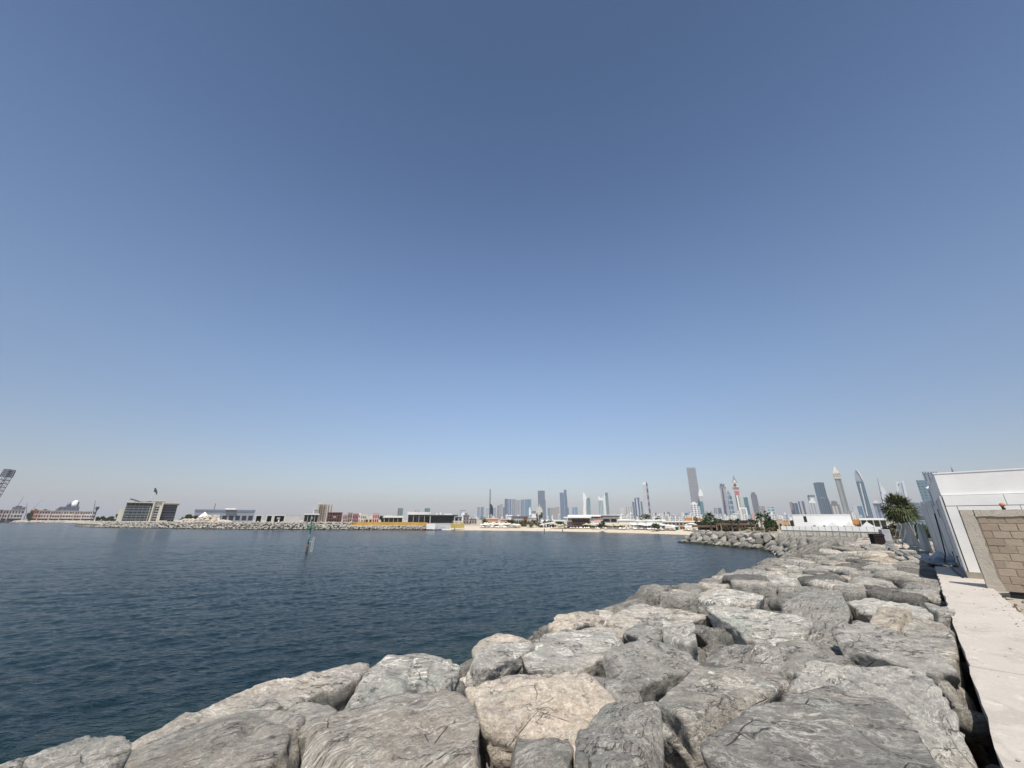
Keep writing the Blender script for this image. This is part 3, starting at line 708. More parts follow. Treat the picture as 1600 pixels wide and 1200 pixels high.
def beach_at(px, d):
    # the point d metres up the beach from the waterline in the picture column px
    an = math.atan(((px-800)/FPX)/(cp+.36*sp)); 
    for (x0, y0), (x1, y1) in zip(COAST[11:23], COAST[12:24]):
        a0, a1 = math.atan2(x0, y0), math.atan2(x1, y1)
        if a0 <= an <= a1:
            f = (an-a0)/(a1-a0); l = math.hypot(x0, y0)*(1-f)+math.hypot(x1, y1)*f+d; x, y = l*math.sin(an), l*math.cos(an)
            return Vector((x, y, float(np.interp(d, [-1.2, 3, 13, 21], [-.35, .42, 1.42, 1.75]))))
    return Vector((60, 130, 1))
# core of the near breakwater and of the groyne, under the boulders
core = mat_flat('gap_shade_core', (.13,.125,.115), .95, .5, 2.)  # dark base colour stands in for shade between the stones
vs = []; fs = []; us = [-40,-20,-8]+list(range(-3, 90, 3))
for uu in us:
    e = vmax(uu); zc = (CREST if uu < 50 else CREST-(uu-50)*.028)
    for vv, z in ((-.5, zc-1.0), (.1, zc-1.15), (e, zc-.95), (e+7.5, zc-.95-7.5*SLOPE)):
        vs.append(UV(uu, vv, z+random.Random(int(uu*10+vv)).uniform(-.05,.05)))
for i in range(len(us)-1):
    for j in range(3): fs.append((4*i+j, 4*i+4+j, 4*i+5+j, 4*i+1+j))
MB().add(vs, fs).build('terrain', core)['kind'] = 'structure'
d1 = (GA-GB).normalized()
MB().add([(GA.x+1,GA.y+3,-1),(GB.x+.6,GB.y,-1),(GC.x,GC.y,-1),(GA.x+4.5,GA.y-1,GZ-1.1),(GB.x+4.5,GB.y+1.5,GZ-.75),(GC.x+4,GC.y+4,GZ-.75),
          (GA.x+12,GA.y+2,GZ-.75),(GB.x+18,GB.y+4,GZ-.75),(GC.x+16,GC.y+9,GZ-.75),(GA.x+16,GA.y+6,-1),(GA.x+3,GA.y+8,-1)],
         [(0,1,4,3),(1,2,5,4),(3,4,7,6),(4,5,8,7),(6,7,9),(0,3,6,10)]).build('terrain', core)['kind'] = 'structure'
# ground inland of the walkway
WKV = -.92
vs = []; fs = []; rg2 = random.Random(3)
us = [-60,-20]+[x*.5 for x in range(0, 60)]+[30,45,62,90,140]; vv_ = [-.88,-1.05,-1.3,-1.6,-2,-2.5,-3,-3.6,-4.5,-6,-9,-15,-40,-160]
for uu in us:
    for vv in vv_:
        vs.append(UV(uu, vv, WALK-.20+(rg2.uniform(-.05,.05) if vv < -1 else -.02)+(-.9 if uu > 60 else 0)))
nv = len(vv_)
for i in range(len(us)-1):
    for j in range(nv-1): fs.append((i*nv+j, i*nv+j+1, (i+1)*nv+j+1, (i+1)*nv+j))
MB().add(vs, [f[::-1] for f in fs]).build('ground', DIRT)['kind'] = 'structure'
# dark sheet under the far armour stones, standing in for shade in the gaps
vs = []; fs = []
for i in range(5, 13):
    x, y = COAST[i]; l = math.hypot(x, y); zt_ = 2.6 if i < 11 else 1.2
    kq = 1.7 if i < 9 else 1.1; vs += [(x*(l+.8)/l, y*(l+.8)/l, -1.2), (x*(l+6.5*kq)/l, y*(l+6.5*kq)/l, zt_-.6), (x*(l+9*kq)/l, y*(l+9*kq)/l, zt_-.4)]
for i in range(7):
    for j in range(2): fs.append((3*i+j, 3*i+3+j, 3*i+4+j, 3*i+1+j))
MB().add(vs, fs).build('terrain', core)['kind'] = 'structure'
xm = [(COAST[10][k]*.6+COAST[11][k]*.4) for k in (0, 1)]
riprap('riprap', [COAST[i] for i in range(5, 11)]+[tuple(xm)], 'long bank of pale armour stones below the hotel and the stone frames', 11, 9.0, 3.3, 1.5, .85, sub=1, z0=-.5, slope=.72)
riprap('riprap', [tuple(xm)]+[COAST[i] for i in range(11, 13)], 'lower bank of pale armour stones below the yellow hoarding', 13, 6.5, 1.6, 1.3, .85, sub=1, z0=-.4, slope=.6)
riprap('riprap', [(-1500.,900.), COAST[2], COAST[3], (-700.,760.)], 'distant low stone bank below the pink apartment row', 12, 11, 2.6, 3.6, 1.0, sub=1)
# ---------------------------------------------------------------- walkway
def mat_concrete(name, col, stain=.25, sc=1., bump=.01, rough=.85):
    m, t, b = nodes(name); tc = N(t, 'ShaderNodeTexCoord').outputs['Object']
    c = mix_(t, ramp_(t, noise_(t, tc, .8*sc, 8, .65), [(.35, 0.), (.65, 1.)]), tuple(x*.86 for x in col), col)
    st = ramp_(t, noise_(t, tc, 1.6*sc, 7, .7, .6), [(.55, 0.), (.62, stain)])
    c = mix_(t, st, c, tuple(x*.62 for x in col))
    sp = ramp_(t, noise_(t, tc, 4.5*sc, 8, .75), [(.36, .6), (.44, 0.)])
    c = mix_(t, math_(t, 'MULTIPLY', sp, stain*2), c, tuple(min(1, x*1.25) for x in col))
    c = mix_(t, 1.0, c, ramp_(t, noise_(t, tc, 45*sc, 5, .8), [(.35,.90),(.65,1.06)]), 'MULTIPLY')
    L(t, c, b.inputs['Base Color']); b.inputs['Roughness'].default_value = rough; b.inputs['Specular IOR Level'].default_value = .25
    bp = N(t, 'ShaderNodeBump', i_Strength=.7); bp.inputs['Distance'].default_value = bump
    L(t, noise_(t, tc, 9*sc, 9, .75), bp.inputs['Height']); L(t, bp.outputs[0], b.inputs['Normal'])
    return m
CONC = mat_concrete('walkway_concrete', (.53,.475,.41), .45)
BROT = R(45)                   # local x = along the breakwater, local y = seawards
wk = MB(); r3 = random.Random(5)
joints = [-30., -3.0, (G(1530,1043,WALK).x+G(1530,1043,WALK).y)*S2, (G(1515,943,WALK).x+G(1515,943,WALK).y)*S2, 16.9, 22.5]
for a, b in zip(joints, joints[1:]):
    n = max(2, int((b-a)/.35)); lo = []; hi = []
    for k in range(n+1):
        u = a+.010+(b-a-.020)*k/n
        jl = r3.uniform(-.02, .02); lo.append((u, 0.0+jl)); hi.append((u, WKV+r3.uniform(-.02,.02)))
    wk.slab(hi+lo[::-1], WALK-.42, WALK)
tag(wk.build('pavement', CONC, loc=(0,0,0), rz=BROT), kind='structure')
# shadowed wall of the walkway footing facing the gap
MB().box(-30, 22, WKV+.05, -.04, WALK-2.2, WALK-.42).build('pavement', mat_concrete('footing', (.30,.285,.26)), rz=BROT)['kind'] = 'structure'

# ---------------------------------------------------------------- concrete block wall with its pillar and beam
PU, PV = 16.35, -.84
BW = mat_concrete('grey_block', (.35,.275,.205), .25, 1.5, .02)
BW2 = mat_concrete('grey_block', (.41,.33,.25), .25, 1.5, .02)
PLS = mat_concrete('rough_render', (.50,.45,.37), .5, 2.2, .045)
wall = empty('block_wall', UV(PU, PV, WALK-.05), BROT, 'low wall of bare brown concrete blocks framed by rough render beside the walkway', 'wall')
def wavy_slab(u0, u1, v0, v1, z0, z1, amp, seed, nz=14):
    r = random.Random(seed); mb = MB(); vs = []
    return mb
top = G(1500, 797, 0)
zt = P(1500, 797, UV(PU, PV).y).z-(WALK-.05)
# pillar: front face is the plane u = 0, it runs inland (local -y)
pl = MB(); rr = random.Random(8); n = 18
left = []; right = []
for k in range(n+1):
    z = zt*k/n; left.append((-.01+rr.uniform(-.006,.006), z)); right.append((.22+rr.uniform(-.012,.022)+(.04 if k < 3 else 0), z))
vs = [(0-.02, -a, z) for a, z in left]+[(0-.02, -a, z) for a, z in right]+[(.26, -a, z) for a, z in left]+[(.26, -a, z) for a, z in right]
m_ = n+1; fs = []
for k in range(n):
    fs += [(k, k+1, m_+k+1, m_+k), (2*m_+k, 3*m_+k, 3*m_+k+1, 2*m_+k+1), (k, 2*m_+k, 2*m_+k+1, k+1), (m_+k, m_+k+1, 3*m_+k+1, 3*m_+k)]
fs += [(n, 2*m_+n, 3*m_+n, m_+n), (0, m_, 3*m_, 2*m_)]
pl.add(vs, fs).build('pillar', PLS, wall)
bm_ = MB(); n = 60; a = []; 
for k in range(n+1):
    y = -.24-k*.12; a.append((y, zt-.165+rr.uniform(-.01,.008), zt-.003+rr.uniform(-.012,.006)))
vs = [(-.016, y, z0) for y, z0, z1 in a]+[(-.016, y, z1) for y, z0, z1 in a]+[(.255, y, z0) for y, z0, z1 in a]+[(.255, y, z1) for y, z0, z1 in a]
m_ = n+1; fs = []
for k in range(n):
    fs += [(k, m_+k, m_+k+1, k+1), (m_+k, 3*m_+k, 3*m_+k+1, m_+k+1), (2*m_+k, 2*m_+k+1, 3*m_+k+1, 3*m_+k), (k, k+1, 2*m_+k+1, 2*m_+k)]
bm_.add(vs, fs).build('beam', PLS, wall)
MB().box(.014, .24, -7.5, -.2, .02, zt-.1).build('mortar', mat_flat('mortar', (.30,.26,.21), .95, .3, 6), wall)
bl = MB(); bl2 = MB(); ch = (zt-.17)/10; 
for r_ in range(10):
    y = -.26-(.155 if r_ % 2 else 0)
    if r_ % 2: 
        y0 = -.26
        bl.box(rr.uniform(.0,.008), .2, y0-.148, y0, r_*ch+.006, (r_+1)*ch-.006)
    while y > -7.3:
        (bl if rr.random() < .6 else bl2).box(rr.uniform(-.004,.010), .2, y-.294, y-.005-rr.uniform(0,.004), r_*ch+.005+rr.uniform(0,.003), (r_+1)*ch-.005)
        y -= .304
def bevel(o, w_=.006, s=2):
    m = o.modifiers.new('bevel', 'BEVEL'); m.width = w_; m.segments = s; return o
bevel(bl.build('block_courses', BW, wall)); bevel(bl2.build('block_courses', BW2, wall))
MB().box(.03, .3, -7.5, -.34, -.32, -.01).build('bitumen_base', mat_flat('bitumen', (.022,.021,.022), .55, .6, 5, bump=.02), wall)
# lamp on the wall top
lp = empty('wall_lamp', UV(PU, 0, 0), BROT, 'small lamp with orange dome on a black stem standing on the block wall', 'lamp')
g = P(1570, 796, UV(PU, PV).y-1.2)
yl = -1.05
for yy in np.arange(-.5, -3, -.02):
    q = UV(PU+.1, PV+yy, WALK-.05+zt); a_, b_ = proj(q.x, q.y, q.z)
    if a_ >= 1569: yl = float(yy); break
lp.location = UV(PU+.1, PV+yl, WALK-.05+zt)
MB().tube((0,0,-.03), (0,.0,.05), .035).tube((0,0,.05), (0,.02,.10), .022, .03).build('stem', mat_flat('black_rubber', (.02,.02,.02), .5), lp)
MB().lathe([(.028,.08),(.05,.095),(.055,.125),(.048,.15),(.02,.168),(.001,.172)], 12).build('dome', mat_flat('orange_plastic', (.62,.22,.10), .45), lp, smooth=True)
# rusty bar and rubbish on the dirt beside the walkway
RUST = mat_flat('rust', (.13,.055,.035), .8, .5, 8)
gz_ = WALK-.17
bar = MB().tube(G(1585, 944, gz_), G(1598, 968, WALK-.05), .011, n=6); tag(bar.build('iron_bar', RUST), 'rusty iron bar lying on the dirt beside the walkway', 'bar')
rub = []; rf = []; nb = 0
for k in range(560):
    r4 = random.Random(600+k); uu = r4.uniform(3, 16.2); vv = r4.choice([r4.uniform(-1.9,-1.0), r4.uniform(-5,-1.0)]); s_ = r4.choice([.02,.03,.05,.08])*r4.uniform(.7,1.4)
    if k >= 420: uu = r4.uniform(2.5, 18); vv = r4.choice([r4.uniform(-.9,-.7), r4.uniform(-.85,-.03)]); s_ = r4.choice([.006,.01,.016])
    d, f = ico(1); v = d*(1+.35*vnoise(d*1.7+k, k))[:, None]*s_*np.array([1, r4.uniform(.6,1), r4.uniform(.35,.8)])+np.array(UV(uu, vv, WALK-.18 if k < 420 else WALK+s_*.3))
    rub.append(v); rf.append(f+nb); nb += len(d)
o = rock_obj('gravel', np.concatenate(rub), np.concatenate(rf), (0,0,0), mat_flat('gravel', (.40,.35,.28), .9, .5, 3)); tag(o, 'broken stones and gravel scattered on the dirt by the block wall', 'gravel', kind='stuff')
for k, (uu, vv, an, l, wd) in enumerate([(14.6,-1.35,.7,.55,.12), (13.4,-1.7,1.4,.4,.16), (15.4,-1.9,.2,.6,.1)]):
    q = UV(uu, vv, WALK-.13)
    o = bevel(MB().box(-l/2, l/2, -wd/2, wd/2, 0, .025).build('timber_scrap', mat_flat('old_timber', (.42,.33,.24), .85, .4, 5), loc=q, rz=an), .004)
    tag(o, ['narrow plank offcut on the dirt close to the walkway edge', 'short wide board scrap on the dirt away from the wall', 'longest thin plank scrap lying near the foot of the block wall'][k], 'plank')

# ---------------------------------------------------------------- white cabin
CU = 18.7; CVL = -.62
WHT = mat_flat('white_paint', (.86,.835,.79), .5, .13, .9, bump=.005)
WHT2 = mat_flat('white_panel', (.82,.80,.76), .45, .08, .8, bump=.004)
GRYP = mat_flat('shaded_white_panel', (.64,.635,.615), .55, .22, 1.4, bump=.006)  # greyer white for the sea-facing panels, their shade put into the colour
BLK = mat_flat('black_plastic', (.018,.018,.02), .6)
cab = empty('site_cabin', UV(CU, CVL, WALK), BROT, 'white flat roofed cabin of panels standing behind the block wall', 'cabin')
z0 = .17; zT = P(1459, 739, UV(CU, CVL).y).z-WALK; zS = P(1468.7, 774, UV(CU, CVL).y).z-WALK; zS2 = P(1478, 791, UV(CU, CVL).y).z-WALK
LN = 9.6
# upper wall set slightly back from the lower cladding
MB().box(.07, LN, -9, -.06, zS, zT-.04).build('upper_wall', WHT, cab)
MB().box(.055, LN+.02, -9.02, -.045, zT-.04, zT).build('roof', WHT2, cab)
MB().box(.06, LN, -9, -.05, z0, zS).build('frame', mat_flat('seam_grey', (.22,.23,.24), .7), cab)
# front cladding (faces the camera, plane x = 0)
ys = [-.07, -1.32, -2.6, -3.9, -5.2, -6.5, -7.8, -9]
for a, b in zip(ys, ys[1:]): MB().box(.0, .05, b+.006, a-.006, zS2+.012, zS-.012).build('front_panel', WHT, cab)
MB().box(-.012, .05, -.30, -.07, z0, zS2-.006).build('corner_trim', WHT, cab)
ys = [-.31, -1.55, -2.8, -4.0, -5.2, -6.5, -7.8, -9]
for a, b in zip(ys, ys[1:]): MB().box(.004, .05, b+.006, a-.006, z0, zS2-.006).build('front_panel', WHT, cab)
# side cladding (faces the sea, plane y = 0)
xs = [.0, 2.9, 5.6, LN]
for k, (a, b) in enumerate(zip(xs, xs[1:])):
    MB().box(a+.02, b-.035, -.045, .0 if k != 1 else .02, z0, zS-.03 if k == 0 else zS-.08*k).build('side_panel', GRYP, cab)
MB().box(.0, LN, -.06, .012, z0-.02, z0+.03).build('sill_strip', mat_flat('grey_sill', (.30,.31,.33), .6), cab)
MB().box(-.03, LN, -9, .0, .0, z0-.004).build('base_frame', mat_flat('timber_base', (.38,.34,.27), .8, .3, 3), cab)
for x_, z_ in ((.75, .55), (3.3, .55), (3.2, 2.0)):
    h_ = MB().tube((x_, .02, z_), (x_, .05, z_), .012, n=6).tube((x_, .05, z_+.0), (x_, .05, z_-.28), .012, n=6).tube((x_-.0, .05, z_), (x_+.12, .05, z_), .012, n=6)
    h_.build('latch', BLK, cab)
# round lamp on a bracket at the cabin's far top corner
q = P(1451.5, 764, 19.0)
pol = empty('wall_lamp', q, BROT, 'round white lamp on a short grey bracket at the far top corner of the cabin', 'lamp')
MB().tube((0,0,-.75), (0,0,-.05), .03, n=8).tube((0,0,-.7), (0,-.4,-.72), .025, n=6).build('bracket', mat_flat('grey_steel', (.35,.37,.39), .5, metal=.3), pol)
MB().lathe([(.02,-.13),(.09,-.08),(.11,0),(.09,.08),(.01,.12)], 12).build('globe', WHT, pol, smooth=True)
# lower screen of the same panels that carries the cabin's side on
scr = empty('screen_wall', UV(CU+LN+.02, CVL+.03, WALK-.1), BROT+R(4.5), 'weathered white screen of tall panels carrying on from the cabin side', 'fence')
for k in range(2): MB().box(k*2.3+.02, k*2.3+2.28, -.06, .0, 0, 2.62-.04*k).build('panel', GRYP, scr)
for k in range(1,3): MB().box(k*2.3-.02, k*2.3+.015, -.05, .008, 0, 2.5-.05*k).build('post', mat_flat('grey_steel', (.25,.27,.29), .5), scr)
# cable hanging down the cabin's side, lying on the ground
cb = MB(); pts_ = [UV(CU+6.2, CVL+.1, WALK+1.9), UV(CU+5.9, CVL+.14, WALK+1.1), UV(CU+5.6, CVL+.2, WALK+.35), UV(CU+4.9, CVL+.32, WALK+.06), UV(CU+3.6, CVL+.22, WALK+.04), UV(CU+2.2, CVL+.2, WALK+.04), UV(CU+.6, CVL+.14, WALK+.03), UV(CU-.1, CVL+.1, WALK+.02)]
for a, b in zip(pts_, pts_[1:]): cb.tube(a, b, .022, n=6)
tag(cb.build('cable', BLK), 'black cable hanging down the cabin side and running along its foot', 'cable')
# ---------------------------------------------------------------- sheet metal fence beyond the cabin
CORR = mat_flat('grey_sheet', (.40,.425,.42), .45, .25, 1.2, metal=.35)
CORR2 = mat_flat('grey_green_sheet', (.30,.335,.32), .5, .3, 1.2, metal=.3)
fa = empty('sheet_fence', UV(32.8, -.25, WALK-.1), BROT, 'leaning fence of corrugated grey sheets with pale posts beyond the cabin', 'fence')
xs = np.linspace(0, 15, 9); r5 = random.Random(21)
for k in range(8):
    x0, x1 = xs[k], xs[k+1]; y0, y1 = .10*x0+.2, .10*x1+.2; hgt = (1.45+r5.uniform(-.12,.1))*(1 if k > 0 else 1.1); ln_ = r5.uniform(-.28,.12) if k != 2 else .45
    mb = MB(); n = 22; vs = []
    for i in range(n+1):
        f = i/n; w_ = .018*(1 if i % 2 else -1)
        for z in (0, .5, 1.):
            vs.append((x0+(x1-x0)*f*.97, y0+(y1-y0)*f+w_+ln_*z*z*.6+(.18*math.sin(f*3)*z if k == 2 else 0), hgt*z-.03*f))
    fs = [(3*i+j, 3*i+3+j, 3*i+4+j, 3*i+1+j) for i in range(n) for j in (0,1)]
    o = mb.add(vs, fs).build('sheet_panel', CORR if k % 3 else CORR2, fa)
    so_ = o.modifiers.new('solid', 'SOLIDIFY'); so_.thickness = .004
    MB().tube((x0, y0-.05+ln_*.05, -.1), (x0+.02, y0-.03+ln_*.5, hgt+r5.uniform(.0,.18)), .022, n=7).build('post', mat_flat('pale_post', (.40,.40,.38), .6), fa)
for k in range(3):
    x0 = 6+k*3.1; MB().tube((x0, .1*x0+.95, -.1), (x0-.1, .1*x0+.35, 1.35), .022, n=6).build('brace', mat_flat('pale_post', (.40,.40,.38), .6), fa)
# fallen pipe, tarps and low debris on the shaded strip
tarp = mat_flat('grey_tarp', (.25,.27,.28), .6, .35, 2., bump=.02)
def sheet(name, cu, cv, lu, lv, seed, z, amp, mat, label, cat):
    n = 16; vs = []
    for i in range(n+1):
        for j in range(n+1):
            a = (i/n-.5)*lu; b = (j/n-.5)*lv
            pz = float(vnoise(np.array([[a*1.8+seed, b*1.8, seed*.3]]), seed)[0]); e = 1-max(abs(i/n-.5), abs(j/n-.5))*2
            vs.append(UV(cu+a+.12*pz, cv+b+.1*pz, z+amp*abs(pz)*1.4*(.25+e)))
    fs = [(i*(n+1)+j, (i+1)*(n+1)+j, (i+1)*(n+1)+j+1, i*(n+1)+j+1) for i in range(n) for j in range(n)]
    o = MB().add(vs, fs).build(name, mat, smooth=True); tag(o, label, cat); sm_ = o.modifiers.new('solid', 'SOLIDIFY'); sm_.thickness = .006; return o
sheet('tarpaulin', 24.2, -.25, 2.4, .8, 4, WALK+.03, .22, tarp, 'crumpled grey tarpaulin on the shaded path beside the cabin', 'tarpaulin')
sheet('tarpaulin', 27.4, -.2, 2.6, 1.0, 9, WALK-.05, .38, mat_flat('pale_sheet', (.42,.44,.44), .6, .3, 2.), 'pale plastic sheet heaped at the foot of the sheet fence', 'plastic sheet')
for k, (u0, v0, u1, v1, r_, col, lb) in enumerate([(28.2,.75,40.,2.1,.06,(.30,.31,.31),'long grey pipe lying along the foot of the sheet fence'), (23.2,.0,27.,.55,.04,(.16,.16,.17),'thin dark pipe lying beside the crumpled tarpaulin'), (31.,1.05,36.,1.9,.045,(.5,.5,.48),'pale pipe lying on the boulders by the fence')]):
    tag(MB().tube(UV(u0,v0,WALK+.02), UV(u1,v1,WALK+.03), r_, n=8).build('pipe', mat_flat('pipe', col, .5)), lb, 'pipe')
# dark boulders in the shade are part of the crest. black cage-like crate
q = P(1377, 851, 33.0); q.z = WALK-.25
cr = empty('crate', (q.x, q.y, q.z), R(-8), 'dark brown slatted crate on the rocks at the end of the white fence', 'crate')
cw = 15*33.0/636; chh = P(1377, 834, 33.0).z-q.z
DK = mat_flat('dark_timber', (.035,.022,.022), .7, .4, 6)
MB().box(-cw/2, cw/2, 0, .5, 0, chh).build('body', mat_flat('crate_inside', (.012,.010,.010), .9), cr)
for k in range(6): MB().box(-cw/2+k*cw/6+.01, -cw/2+(k+1)*cw/6-.03, -.03, -.003, .0, chh+.01).build('slat', DK, cr)
MB().box(-cw/2-.02, cw/2+.02, -.05, -.032, chh*.8, chh*.9).box(-cw/2-.02, cw/2+.02, -.05, -.032, .08, .16).build('rail', DK, cr)
qp = P(1383, 826, 36.); MB_ = MB().box(-.33, .33, 0, .4, 0, 1.15); o = MB_.build('gate_post', mat_flat('mauve_grey_render', (.42,.41,.44), .8), loc=(qp.x, qp.y, WALK-.3), rz=R(-8)); tag(bevel(o, .02), 'short grey rendered gate post behind the dark crate', 'post')

# ---------------------------------------------------------------- foliage
def mat_leaf(name, a, b_, spec=.3):
    m, t, b = nodes(name); tc = N(t, 'ShaderNodeTexCoord').outputs['Object']
    g_ = N(t, 'ShaderNodeNewGeometry').outputs['Random Per Island']
    L(t, mix_(t, g_, a, b_), b.inputs['Base Color']); b.inputs['Roughness'].default_value = .6; b.inputs['Specular IOR Level'].default_value = spec
    return m
LEAF = mat_leaf('palm_leaf', (.045,.062,.020), (.135,.150,.055)); LEAFD = mat_leaf('dry_leaf', (.16,.12,.06), (.30,.23,.12))
BARK = mat_flat('palm_bark', (.22,.16,.11), .9, .4, 6, bump=.02)
GRN = mat_leaf('shrub_leaf', (.025,.05,.014), (.10,.13,.04)); GRN2 = mat_leaf('dark_shrub_leaf', (.018,.034,.012), (.065,.09,.03)); OLV = mat_leaf('olive_leaf', (.09,.08,.035), (.20,.17,.09))
def frond(mb, base, az, el, ln, droop, wid, rnd, nseg=7, leaf=.42):
    """one fan frond: a curved stalk with a fan of narrow blades"""
    d = Vector((math.cos(az)*math.cos(el), math.sin(az)*math.cos(el), math.sin(el)))
    tip = base+d*ln*.42; tip.z -= droop*ln*.10
    side = Vector((-math.sin(az), math.cos(az), 0)); up = d.cross(side)
    mb.add([base+side*.02, base-side*.02, tip-side*.015, tip+side*.015], [(0,1,2,3)])
    nb = 15
    for k in range(nb):
        a = (k/(nb-1)-.5)*R(205)
        bd = (d*math.cos(a)+side*math.sin(a)).normalized(); L_ = ln*.64*(1-.25*abs(k/(nb-1)-.5)*2)*rnd.uniform(.85,1.1)
        p1 = tip+bd*L_*.6+up*(-.04); p2 = tip+bd*L_; p2.z -= L_*(.16+.22*droop)*rnd.uniform(.7,1.5); p1.z -= L_*.05*droop
        w_ = bd.cross(Vector((0,0,1))); w_ = w_.normalized() if w_.length > .1 else side; w_ = w_*wid
        mb.add([tip, p1+w_, p2, p1-w_], [(0,1,2,3)])
def fan_palm(name, loc, trunk_h, rad, label, group=None, nf=70, seed=1, tr=.2, dry=18):
    e = empty(name, loc, 0, label, 'palm tree', group); r = random.Random(seed)
    prof = [(tr*1.25, -.3), (tr, .3), (tr*.9, trunk_h*.6), (tr*1.05, trunk_h)]
    MB().lathe(prof, 10).build('trunk', BARK, e)
    c = Vector((0, 0, trunk_h)); mb = MB(); md = MB()
    for k in range(nf):
        az = r.uniform(0, 2*math.pi); el = math.asin(r.uniform(-.75, 1.0)); ln = rad*r.uniform(.82, 1.08)
        frond(mb, c+Vector((math.cos(az)*tr*.6, math.sin(az)*tr*.6, r.uniform(-.1,.2))), az, el, ln, (1-el)*.9, rad*.024, r)
    for k in range(dry):
        az = r.uniform(0, 2*math.pi); frond(md, c-Vector((0,0,r.uniform(.1,.35)*rad*.4)), az, R(r.uniform(-75,-45)), rad*r.uniform(.6,.8), 1.2, rad*.03, r)
    mb.build('crown', LEAF, e); md.build('dry_skirt', LEAFD, e); return e
pc = P(1403, 791, 44.0)
fan_palm('fan_palm', (pc.x, pc.y, WALK-.4), pc.z-WALK+.2, 24.5*44/636, 'full fan palm with spiky green crown rising behind the sheet fence', nf=165, seed=4, tr=.22)
def shrub(name, mats, loc, rx, ry, rz_, label, cat='shrub', group=None, n=900, leaf=.12, seed=0, trunk=True, base=0.):
    e = empty(name, loc, 0, label, cat, group); r = random.Random(seed); rn = np.random.RandomState(seed)
    cl = [(rn.uniform(-.7,.7), rn.uniform(-.7,.7), rn.uniform(.25,.95), rn.uniform(.25,.5)) for _ in range(max(5, int(n/130)))]
    mb = MB()
    for k in range(n):
        cx, cy, cz, cr_ = cl[k % len(cl)]; d = rn.randn(3); d /= np.linalg.norm(d); q = cr_*rn.rand()**.4
        p = Vector(((cx+d[0]*q)*rx, (cy+d[1]*q)*ry, base+max(.02, cz+d[2]*q*.8)*rz_)); a = Vector(rn.randn(3)).normalized()*leaf; b = a.cross(Vector(rn.randn(3))).normalized()*leaf*.6
        mb.add([p-a, p+b, p+a, p-b], [(0,1,2,3)])
    mb.build('foliage', mats, e)
    if trunk:
        t_ = MB()
        for k in range(4): t_.tube((r.uniform(-.15,.15)*rx, r.uniform(-.1,.1)*ry, 0), (r.uniform(-.5,.5)*rx, r.uniform(-.4,.4)*ry, base+.6*rz_), .03*rz_, .012*rz_, 6)
        t_.build('stems', BARK, e)
    return e
q = P(1436, 812, 42.0); shrub('hedge', GRN, (q.x, q.y, WALK-.3), 1.5, .9, 1.45, 'rounded green hedge between the fan palm and the cabin', 'hedge', n=2600, leaf=.10, seed=3)
q = P(1395, 826, 38.0); shrub('shrub', OLV, (q.x, q.y, WALK-.3), .75, .6, 1.1, 'straggly olive and yellow shrub below the fan palm by the crate', n=900, leaf=.08, seed=5)
q = P(1386, 812, 45.0); shrub('shrub', OLV, (q.x, q.y, WALK-.2), .9, .6, 1.2, 'dry greyish bush behind the gate post', n=700, leaf=.10, seed=6)

# ---------------------------------------------------------------- white fence along the promenade
FA = P(1222, 833, 73.0); FB = P(1381, 838.0, 65.0)
fw = (FB-FA); fl = math.hypot(fw.x, fw.y); frz = math.atan2(fw.y, fw.x)
fe = empty('panel_fence', (FA.x, FA.y, 0), frz, 'long white panel fence with grey posts and a low rail behind the groyne', 'fence')
za, zb = FA.z, FB.z; hb_a = P(1222, 822.0, 73.0).z-za; hb_b = P(1381, 823.5, 65.0).z-zb
def fz(s): return za+(zb-za)*s, hb_a+(hb_b-hb_a)*s
WF = mat_flat('white_fence_panel', (.82,.80,.75), .7, .1, .5); GP = mat_flat('grey_post', (.22,.22,.22), .6)
# posts spaced evenly in the photograph's perspective are even in the ground plane
npn = 15
for k in range(npn):
    s0, s1 = k/npn, (k+1)/npn; z0_, h0 = fz(s0); z1_, h1 = fz(s1); x0, x1 = s0*fl, s1*fl
    MB().add([(x0,0,z0_+.45*h0),(x1-.05,0,z1_+.45*h1),(x1-.05,.06,z1_+.45*h1),(x0,.06,z0_+.45*h0),(x0,0,z0_+h0),(x1-.05,0,z1_+h1),(x1-.05,.06,z1_+h1),(x0,.06,z0_+h0)],
             [(3,2,1,0),(4,5,6,7),(0,1,5,4),(1,2,6,5),(2,3,7,6),(3,0,4,7)]).build('fence_panel', WF, fe)
    MB().add([(x0,.08,z0_-.3),(x1-.05,.08,z1_-.3),(x1-.05,.2,z1_-.3),(x0,.2,z0_-.3),(x0,.08,z0_+.47*h0),(x1-.05,.08,z1_+.47*h1),(x1-.05,.2,z1_+.47*h1),(x0,.2,z0_+.47*h0)],
             [(3,2,1,0),(4,5,6,7),(0,1,5,4),(1,2,6,5),(2,3,7,6),(3,0,4,7)]).build('plinth', mat_flat('beige_plinth', (.60,.55,.46), .85), fe)
for k in range(npn+1):
    s0 = k/npn; z0_, h0 = fz(s0); MB().box(s0*fl-.025, s0*fl+.025, -.06, -.01, z0_-.3, z0_+h0+.03).build('post', GP, fe)
    z1_, h1 = fz(min(1, s0+.5/npn)); MB().box((s0+.5/npn)*fl-.015, (s0+.5/npn)*fl+.015, -.3, -.27, z1_-.3, z1_+.42*h1).build('rail_post', GP, fe)
za_, ha_ = fz(0); zb_, hb2 = fz(1)
MB().tube((0,-.28,za_+.42*ha_), (fl,-.28,zb_+.42*hb2), .02, n=6).build('rail', GP, fe)
